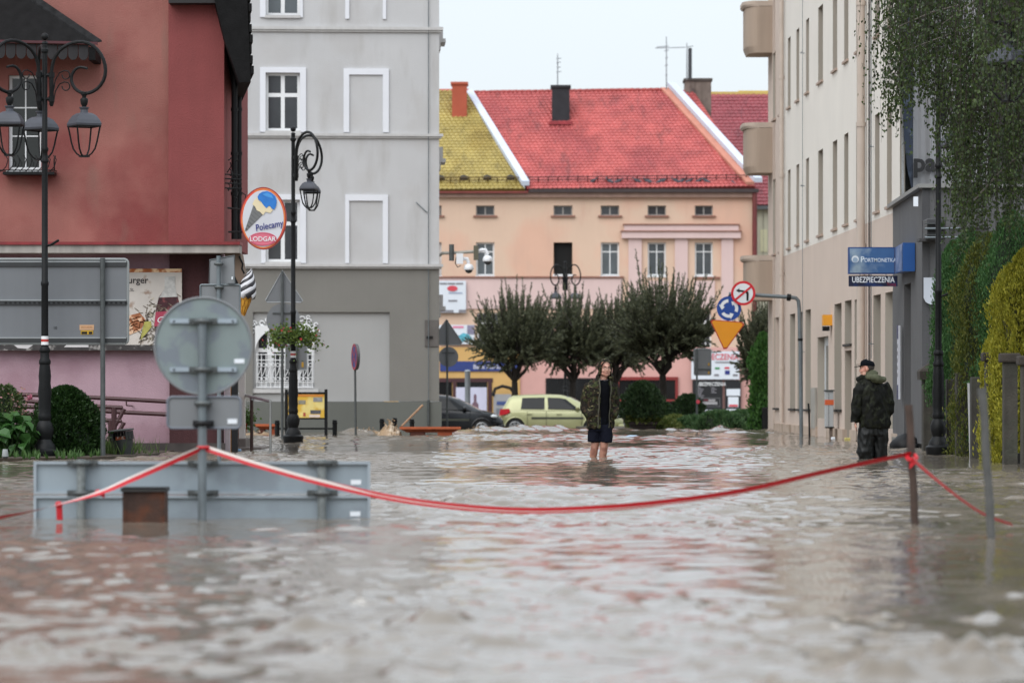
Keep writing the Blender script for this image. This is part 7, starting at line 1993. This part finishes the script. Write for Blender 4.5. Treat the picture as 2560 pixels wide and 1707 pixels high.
def man_in_camouflage():
    d = 56.35; t = thing('person', 'man in hooded camouflage jacket, black shirt and shorts, standing bare-legged in the water', 'person', (SX(1500,d), d, -.28), local=True)
    yaw = R(15)                         # torso turned to his left (picture right)
    f = Vector((math.sin(yaw), -math.cos(yaw), 0)); s = Vector((math.cos(yaw), math.sin(yaw), 0))
    def B(x, z_, y=0): return Vector((x, y, z_))
    hc = B(.078,1.655,-.03); hy = R(15)
    body = MB()
    T, M3 = head_shapes(body, hc, hy, R(4), 1.08)
    body.tube([B(.045,1.44,.02), B(.06,1.52,.005), B(.075,1.60,-.01)], [.066,.058,.056], 14)
    body.loft([er(B(.0,.80),.13,.09,yaw), er(B(.005,.95),.145,.10,yaw), er(B(.015,1.12),.15,.105,yaw), er(B(.025,1.28),.17,.115,yaw), er(B(.035,1.40),.165,.10,yaw), er(B(.045,1.46),.09,.07,yaw)])
    # legs
    body.tube([B(-.065,.84,.01), B(-.075,.66,.0), B(-.075,.50,-.01), B(-.082,.45,-.012), B(-.098,.36,.01), B(-.118,.22,.03), B(-.135,.06,.05)], [.075,.076,.062,.058,.060,.046,.038], 16)
    body.tube([B(.070,.84,-.01), B(.072,.66,-.04), B(.064,.50,-.055), B(.060,.45,-.055), B(.046,.36,-.035), B(.026,.22,-.02), B(.010,.06,0)], [.070,.074,.062,.058,.060,.046,.038], 16)
    for x,y in ((-.13,.0),(.02,-.06)): body.ell(B(x,.04,y), (.045,.12,.035), 12, 8)
    # arms down to the pockets
    body.tube([B(-.125,1.385,-.0), B(-.190,1.24,.02), B(-.215,1.08,.03), B(-.19,.99,-.03), B(-.14,.95,-.05)], [.050,.044,.040,.034,.028], 12)
    body.tube([B(.140,1.385,.04), B(.195,1.24,.09), B(.205,1.08,.10), B(.205,1.0,.07), B(.19,.95,.06)], [.050,.044,.040,.034,.028], 12)
    for cx_,cy_,cz_ in ((-.135,-.045,.93),(.195,.06,.93)):   # hands pushed into the pockets, fingers curled
        body.ell(B(cx_,cz_,cy_), (.030,.022,.042), 10, 8)
        for k in range(4): body.tube([B(cx_-.022+.015*k,cz_-.02,cy_-.008), B(cx_-.022+.015*k,cz_-.06,cy_-.012), B(cx_-.020+.014*k,cz_-.085+.006*abs(k-1.5),cy_+.004)], [.009,.008,.007], 6)
        body.tube([B(cx_+.026,cz_+.01,cy_), B(cx_+.040,cz_-.02,cy_-.01)], [.010,.008], 6)
    vs, ns, fs = remesh(body, .0105, 3)
    bo = finish('body', vs, fs, [M_SKIN, M_SKINL], t, .66)
    face_details(T, M3, t, True)
    # black shirt
    sh = MB(); sh.loft([er(B(.0,.72),.172,.125,yaw), er(B(.005,.90),.17,.125,yaw), er(B(.015,1.10),.166,.122,yaw), er(B(.025,1.28),.180,.128,yaw), er(B(.035,1.40),.165,.108,yaw), er(B(.045,1.450),.10,.082,yaw), er(B(.052,1.475),.074,.074,yaw)])
    v2,n2,f2 = remesh(sh,.014,2); v2 = wrinkle(v2,n2,.006,8,3); finish('shirt', v2, f2, mat('black_cotton', (.0045,.005,.007), .9, .2, 8, spec=.08), t)
    cl = MB(); cl.tube([B(.052,1.482)+s*(.066*math.cos(a))+f*(.070*math.sin(a))+ZV*(-.020*math.sin(a)) for a in [6.283*k/20 for k in range(20)]], .010, 6, closed=True); cl.build('undershirt_collar', mat('grey_cotton', c(130,130,134), .9), t, 60)
    # shorts
    st = MB()
    st.loft([er(B(-.004,.70),.170,.13,yaw), er(B(0,.82),.165,.125,yaw), er(B(0,.90),.16,.12,yaw)])
    st.loft([er(B(-.096,.535,.0),.088,.100,yaw), er(B(-.088,.64,.0),.094,.108,yaw), er(B(-.065,.78,.01),.10,.11,yaw)])
    st.loft([er(B(.092,.530,-.05),.088,.100,yaw), er(B(.090,.64,-.04),.094,.108,yaw), er(B(.072,.78,-.02),.10,.11,yaw)])
    v2,n2,f2 = remesh(st,.013,2); v2 = wrinkle(v2,n2,.014,9,9); finish('shorts', v2, f2, mat('navy_shorts', (.0065,.0075,.014), .9, .2, 6, spec=.1), t)
    # jacket: torso, sleeves, hood merged, then opened down the front
    M_CAMO = camo('woodland_camouflage', [((.013,.0105,.008),0,0,0), ((.034,.040,.015),.53,13,1.6), ((.040,.027,.016),.57,15,1.3), ((.19,.16,.09),.635,18,1.8), ((.10,.11,.05),.66,20,.7)], 9)
    jk = MB()
    jk.loft([er(B(.0,.735),.212,.16,yaw), er(B(.0,.80),.218,.165,yaw), er(B(.003,.95),.212,.162,yaw), er(B(.008,1.10),.210,.160,yaw), er(B(.015,1.26),.214,.156,yaw), er(B(.022,1.38),.206,.140,yaw), er(B(.035,1.455),.160,.115,yaw), er(B(.05,1.50),.110,.10,yaw), er(B(.055,1.53),.10,.10,yaw)])
    jk.tube([B(-.09,1.405,-.0), B(-.165,1.365,.01), B(-.212,1.22,.02), B(-.228,1.07,.02), B(-.215,1.00,-.02), B(-.165,.95,-.08), B(-.115,.925,-.125)], [.075,.078,.074,.070,.070,.060,.052], 16)
    jk.tube([B(.13,1.40,.04), B(.190,1.36,.08), B(.218,1.22,.11), B(.222,1.07,.10), B(.220,1.0,.05), B(.210,.95,.0), B(.200,.91,-.04)], [.072,.074,.070,.064,.062,.056,.052], 16)
    # hood
    hM = Matrix.Rotation(hy*.9,3,'Z')
    def hp(x,y,z_): return hc + hM @ Vector((x,y,z_))
    jk.ell(hp(0,.020,.014), (.102,.122,.130), 18, 12, hM); jk.ell(hp(0,.03,-.10), (.105,.115,.09), 16, 10, hM)
    jk.ell(hp(-.055,.02,-.16), (.085,.10,.08), 14, 8, hM); jk.ell(hp(.06,.03,-.15), (.075,.10,.08), 14, 8, hM)
    vj,nj,fj = remesh(jk,.0125,3)
    vj = wrinkle(vj,nj,.017,9,5)
    iM = hM.inverted()
    def opening(p):
        q = iM @ (p-hc)
        if q.z > -.125 and q.y < -.020 and abs(q.x) < .080 and q.z < .116 - .35*abs(q.x): return True      # face
        a = p-Vector((.02,0,0)); u, v = a.dot(s), a.dot(f)
        if p.z > .70 and p.z < 1.56 and v > .03:
            w = float(np.interp(p.z, [.70,.95,1.20,1.40,1.50,1.56], [.080,.075,.066,.055,.052,.05])); return -.066 < u-.005 < w+.026
        return p.z < .745
    vj,fj = cull(vj,fj,opening); ja = finish('jacket', vj, fj, M_CAMO, t)
    # plackets, pocket flaps, zip
    def front(z_, u):      # a point on the jacket front
        rx = float(np.interp(z_, [.735,.95,1.10,1.26,1.38,1.455,1.5],[.225,.226,.224,.232,.225,.165,.12])); ry = float(np.interp(z_, [.735,.95,1.10,1.26,1.38,1.455,1.5],[.168,.168,.165,.160,.142,.118,.105]))
        cx_ = float(np.interp(z_, [.735,1.1,1.455],[-.012,.005,.035])); v = ry*math.sqrt(max(.02,1-(u/rx)**2)); return Vector((cx_,0,z_))+s*u+f*(v+.008)
    for u0,u1 in ((-.066,-.082),(.098,.114)):
        pk = MB(); zs = [.75+.05*i for i in range(16)]
        L_ = [front(z_,u0+.006*math.sin(z_*25)) for z_ in zs]; R_ = [front(z_,u1+.006*math.sin(z_*25)) for z_ in zs]
        for i in range(15): pk.obox(L_[i], R_[i]-L_[i], L_[i+1]-L_[i], f*.010)
        pk.build('zip_placket', mat('placket_olive', (.055,.052,.034), .8, .35, 25), ja)
    for z_,u0,u1 in ((.985,-.175,-.085),(1.30,-.155,-.075)):
        pk = MB(); a,b_ = front(z_,u0), front(z_-.01,u1); pk.obox(a, b_-a, ZV*-.055, f*.012); pk.build('pocket_flap', M_CAMO, ja)
    hr = MB(); pts = []
    for k in range(15):
        a = R(-60+300*k/14); pts.append(hp(.083*math.cos(a), -.050-.044*math.sin(a), -.014+.114*math.sin(a)*1.02))
    hr.tube(pts, .0105, 8); hr.build('hood_rim', M_CAMO, ja, 60)
    return t
man_in_camouflage()

def man_in_cap():
    d = 55.9; t = thing('person', 'man in black cap, dark jacket and waders, back to the camera beside the annex', 'person', (SX(2180,d), d, -.30), local=True)
    def B(x, z_, y=0): return Vector((x, y, z_))
    yaw = R(-148); hy = R(-102)
    hc = B(-.078,1.665,.0)
    body = MB(); T, M3 = head_shapes(body, hc, hy, R(4), 1.04)
    body.tube([B(-.02,1.44,-.0), B(-.045,1.52), B(-.065,1.60)], [.07,.060,.058], 14)
    byaw = R(30)
    body.loft([er(B(.02,.80),.16,.12,byaw), er(B(.01,1.0),.165,.12,byaw), er(B(.0,1.25),.18,.125,byaw), er(B(-.01,1.40),.17,.11,byaw), er(B(-.015,1.46),.09,.08,byaw)])
    body.tube([B(-.07,.84,-.0), B(-.08,.60,-.02), B(-.095,.45,-.01), B(-.085,.25,.0), B(-.08,.06,.02)], [.095,.08,.062,.056,.042], 14)
    body.tube([B(.10,.84,.05), B(.12,.60,.06), B(.135,.45,.06), B(.15,.25,.07), B(.155,.06,.08)], [.095,.08,.062,.056,.042], 14)
    for x,y in ((-.11,-.0),(.12,.06)): body.ell(B(x,.04,y), (.10,.06,.035), 12, 8)
    body.tube([B(-.17,1.41,-.05), B(-.215,1.24,-.07), B(-.235,1.06,-.08), B(-.265,.92,-.08), B(-.268,.865,-.08)], [.055,.048,.042,.034,.027], 12)
    body.tube([B(.19,1.41,.06), B(.235,1.24,.05), B(.245,1.05,.02), B(.19,.95,.14), B(.12,.92,.22)], [.055,.048,.042,.034,.03], 12)
    # visible hand hanging at the hip, fingers slightly curled
    w = B(-.262,.845,-.085); body.ell(w+Vector((.004,0,-.028)), (.020,.036,.045), 12, 8)
    for k in range(4):
        y0 = -.030+.019*k; l = (.060,.072,.068,.052)[k]
        body.tube([w+Vector((.006,y0,-.062)), w+Vector((.014,y0,-.062-l*.55)), w+Vector((.034,y0*.9,-.062-l*.95))], [.0095,.0088,.0075], 8)
    body.tube([w+Vector((.0,-.030,-.010)), w+Vector((.010,-.052,-.040)), w+Vector((.022,-.050,-.066))], [.012,.0095,.0085], 8)
    body.ell(B(.10,.90,.24), (.04,.03,.03), 10, 8)
    vs,ns,fs = remesh(body,.0098,2); finish('body', vs, fs, M_SKIN, t)
    face_details(T, M3, t, False)
    hair = MB(); hair.ell(T(0,.03,.028), (.079,.088,.088), 16, 10, M3); hv = cull([Vector(v) for v in hair.v], hair.f, lambda p: (M3.inverted()@(p-hc)).z > .06 or (M3.inverted()@(p-hc)).y < .0)
    finish('hair', hv[0], hv[1], mat('short_grey_hair', (.06,.05,.045), .9, .3, 60), t)
    # cap
    cp = MB(); rings = []
    for z_,r_ in ((.042,1.0),(.060,1.01),(.085,.96),(.108,.82),(.124,.55),(.130,.2)): rings.append([T(.084*r_*math.cos(a), .014+.104*r_*math.sin(a), z_+(.010 if math.sin(a)<0 else -.014*math.sin(a))) for a in [6.283*k/22 for k in range(22)]])
    cp.loft(rings); M_CAP = mat('black_cap', (.004,.005,.008), .85, .25, 12, spec=.1); co = cp.build('cap', M_CAP, t, 70)
    br = MB(); up=[]; dn=[]
    for k in range(11):
        a = R(180+180*k/10); 
        o = T(.078*math.cos(a), -.055-.125*abs(math.sin(a))**.8, .052-.016*abs(math.sin(a))); i = T(.076*math.cos(a), -.012+.085*math.sin(a)*.9, .054); up.append((i,o))
    for k in range(10): br.prism([up[k][0],up[k][1],up[k+1][1],up[k+1][0]], (0,0,-.008))
    br.build('brim', M_CAP, co)
    # jacket
    M_J = camo('dark_rain_jacket', [((.0065,.0068,.0055),0,0,0), ((.012,.013,.008),.52,9,.8), ((.022,.025,.016),.60,13,.7)], 8, .6)
    jk = MB()
    jk.loft([er(B(.045,.765),.235,.185,byaw), er(B(.045,.84),.250,.195,byaw), er(B(.035,1.0),.245,.19,byaw), er(B(.020,1.20),.240,.18,byaw), er(B(.005,1.36),.225,.155,byaw), er(B(-.010,1.45),.165,.125,byaw), er(B(-.025,1.50),.115,.11,byaw)])
    jk.tube([B(-.14,1.41,-.05), B(-.195,1.32,-.07), B(-.225,1.15,-.09), B(-.245,1.0,-.10), B(-.262,.90,-.095), B(-.268,.865,-.09)], [.085,.090,.086,.078,.066,.052], 16)
    jk.tube([B(.17,1.42,.05), B(.225,1.32,.05), B(.255,1.15,.03), B(.262,1.03,.03), B(.22,.97,.12), B(.14,.93,.22)], [.08,.082,.078,.074,.070,.06], 16)
    jk.loft([er(B(-.035,1.47,-.0),.115,.11,0), er(B(-.060,1.52),.098,.100,0), er(B(-.080,1.565),.092,.092,0)])      # stand collar
    jk.tube([B(-.13,1.455,.02), B(-.19,1.475,.0), B(-.205,1.50,.0), B(-.16,1.535,-.01)], [.05,.038,.034,.03], 12)     # collar flap pushed forward
    vj,nj,fj = remesh(jk,.0125,3); vj = wrinkle(vj,nj,.019,8,11); ja = finish('jacket', vj, fj, M_J, t)
    cu = MB(); cu.tube([B(-.272,.880,-.09)+Vector((.050*math.cos(a),.055*math.sin(a),.010*math.cos(a))) for a in [6.283*k/16 for k in range(16)]], .016, 8, closed=True); cu.build('cuff', mat('cuff_black', (.008,.008,.008), .8), ja, 60)
    dr = MB(); dr.tube([B(-.245,.80,-.13), B(-.247,.70,-.13), B(-.250,.585,-.13)], .0035, 5); dr.ell(B(-.250,.575,-.13), (.008,.008,.014), 8, 6); dr.build('drawstring', M_BLACK, ja)
    # hood folded down on the back
    hd = MB()
    hd.ell(B(.045,1.515,-.10), (.155,.085,.060), 18, 10, Matrix.Rotation(R(14),3,'Y')); hd.ell(B(-.01,1.575,-.055), (.085,.085,.062), 16, 10); hd.ell(B(.10,1.50,-.09), (.10,.08,.050), 14, 8); hd.ell(B(.02,1.60,-.04),(.06,.06,.035),12,8)
    vh,nh,fh = remesh(hd,.011,2); vh = wrinkle(vh,nh,.022,9,2); finish('hood', vh, fh, mat('olive_hood', (.075,.080,.048), .7, .3, 9, spec=.2), ja)
    # waders
    wd = MB()
    wd.loft([er(B(.03,.66),.185,.155,byaw), er(B(.03,.80),.195,.16,byaw), er(B(.03,.90),.19,.155,byaw)])
    wd.tube([B(-.05,.82,-.02), B(-.085,.66,-.03), B(-.108,.50,-.03), B(-.115,.42,-.03), B(-.095,.34,-.02), B(-.085,.22,-.01), B(-.08,.05,0)], [.135,.130,.118,.122,.104,.098,.09], 16)
    wd.tube([B(.10,.82,.03), B(.128,.66,.04), B(.125,.50,.04), B(.120,.42,.05), B(.130,.34,.05), B(.140,.22,.06), B(.145,.05,.07)], [.130,.122,.110,.106,.098,.090,.085], 16)
    vw,nw,fw = remesh(wd,.0125,2); vw = wrinkle(vw,nw,.022,7,21); finish('waders', vw, fw, mat('rubber_waders', (.008,.009,.009), .42, .2, 5, spec=.3), t)
    return t
man_in_cap()
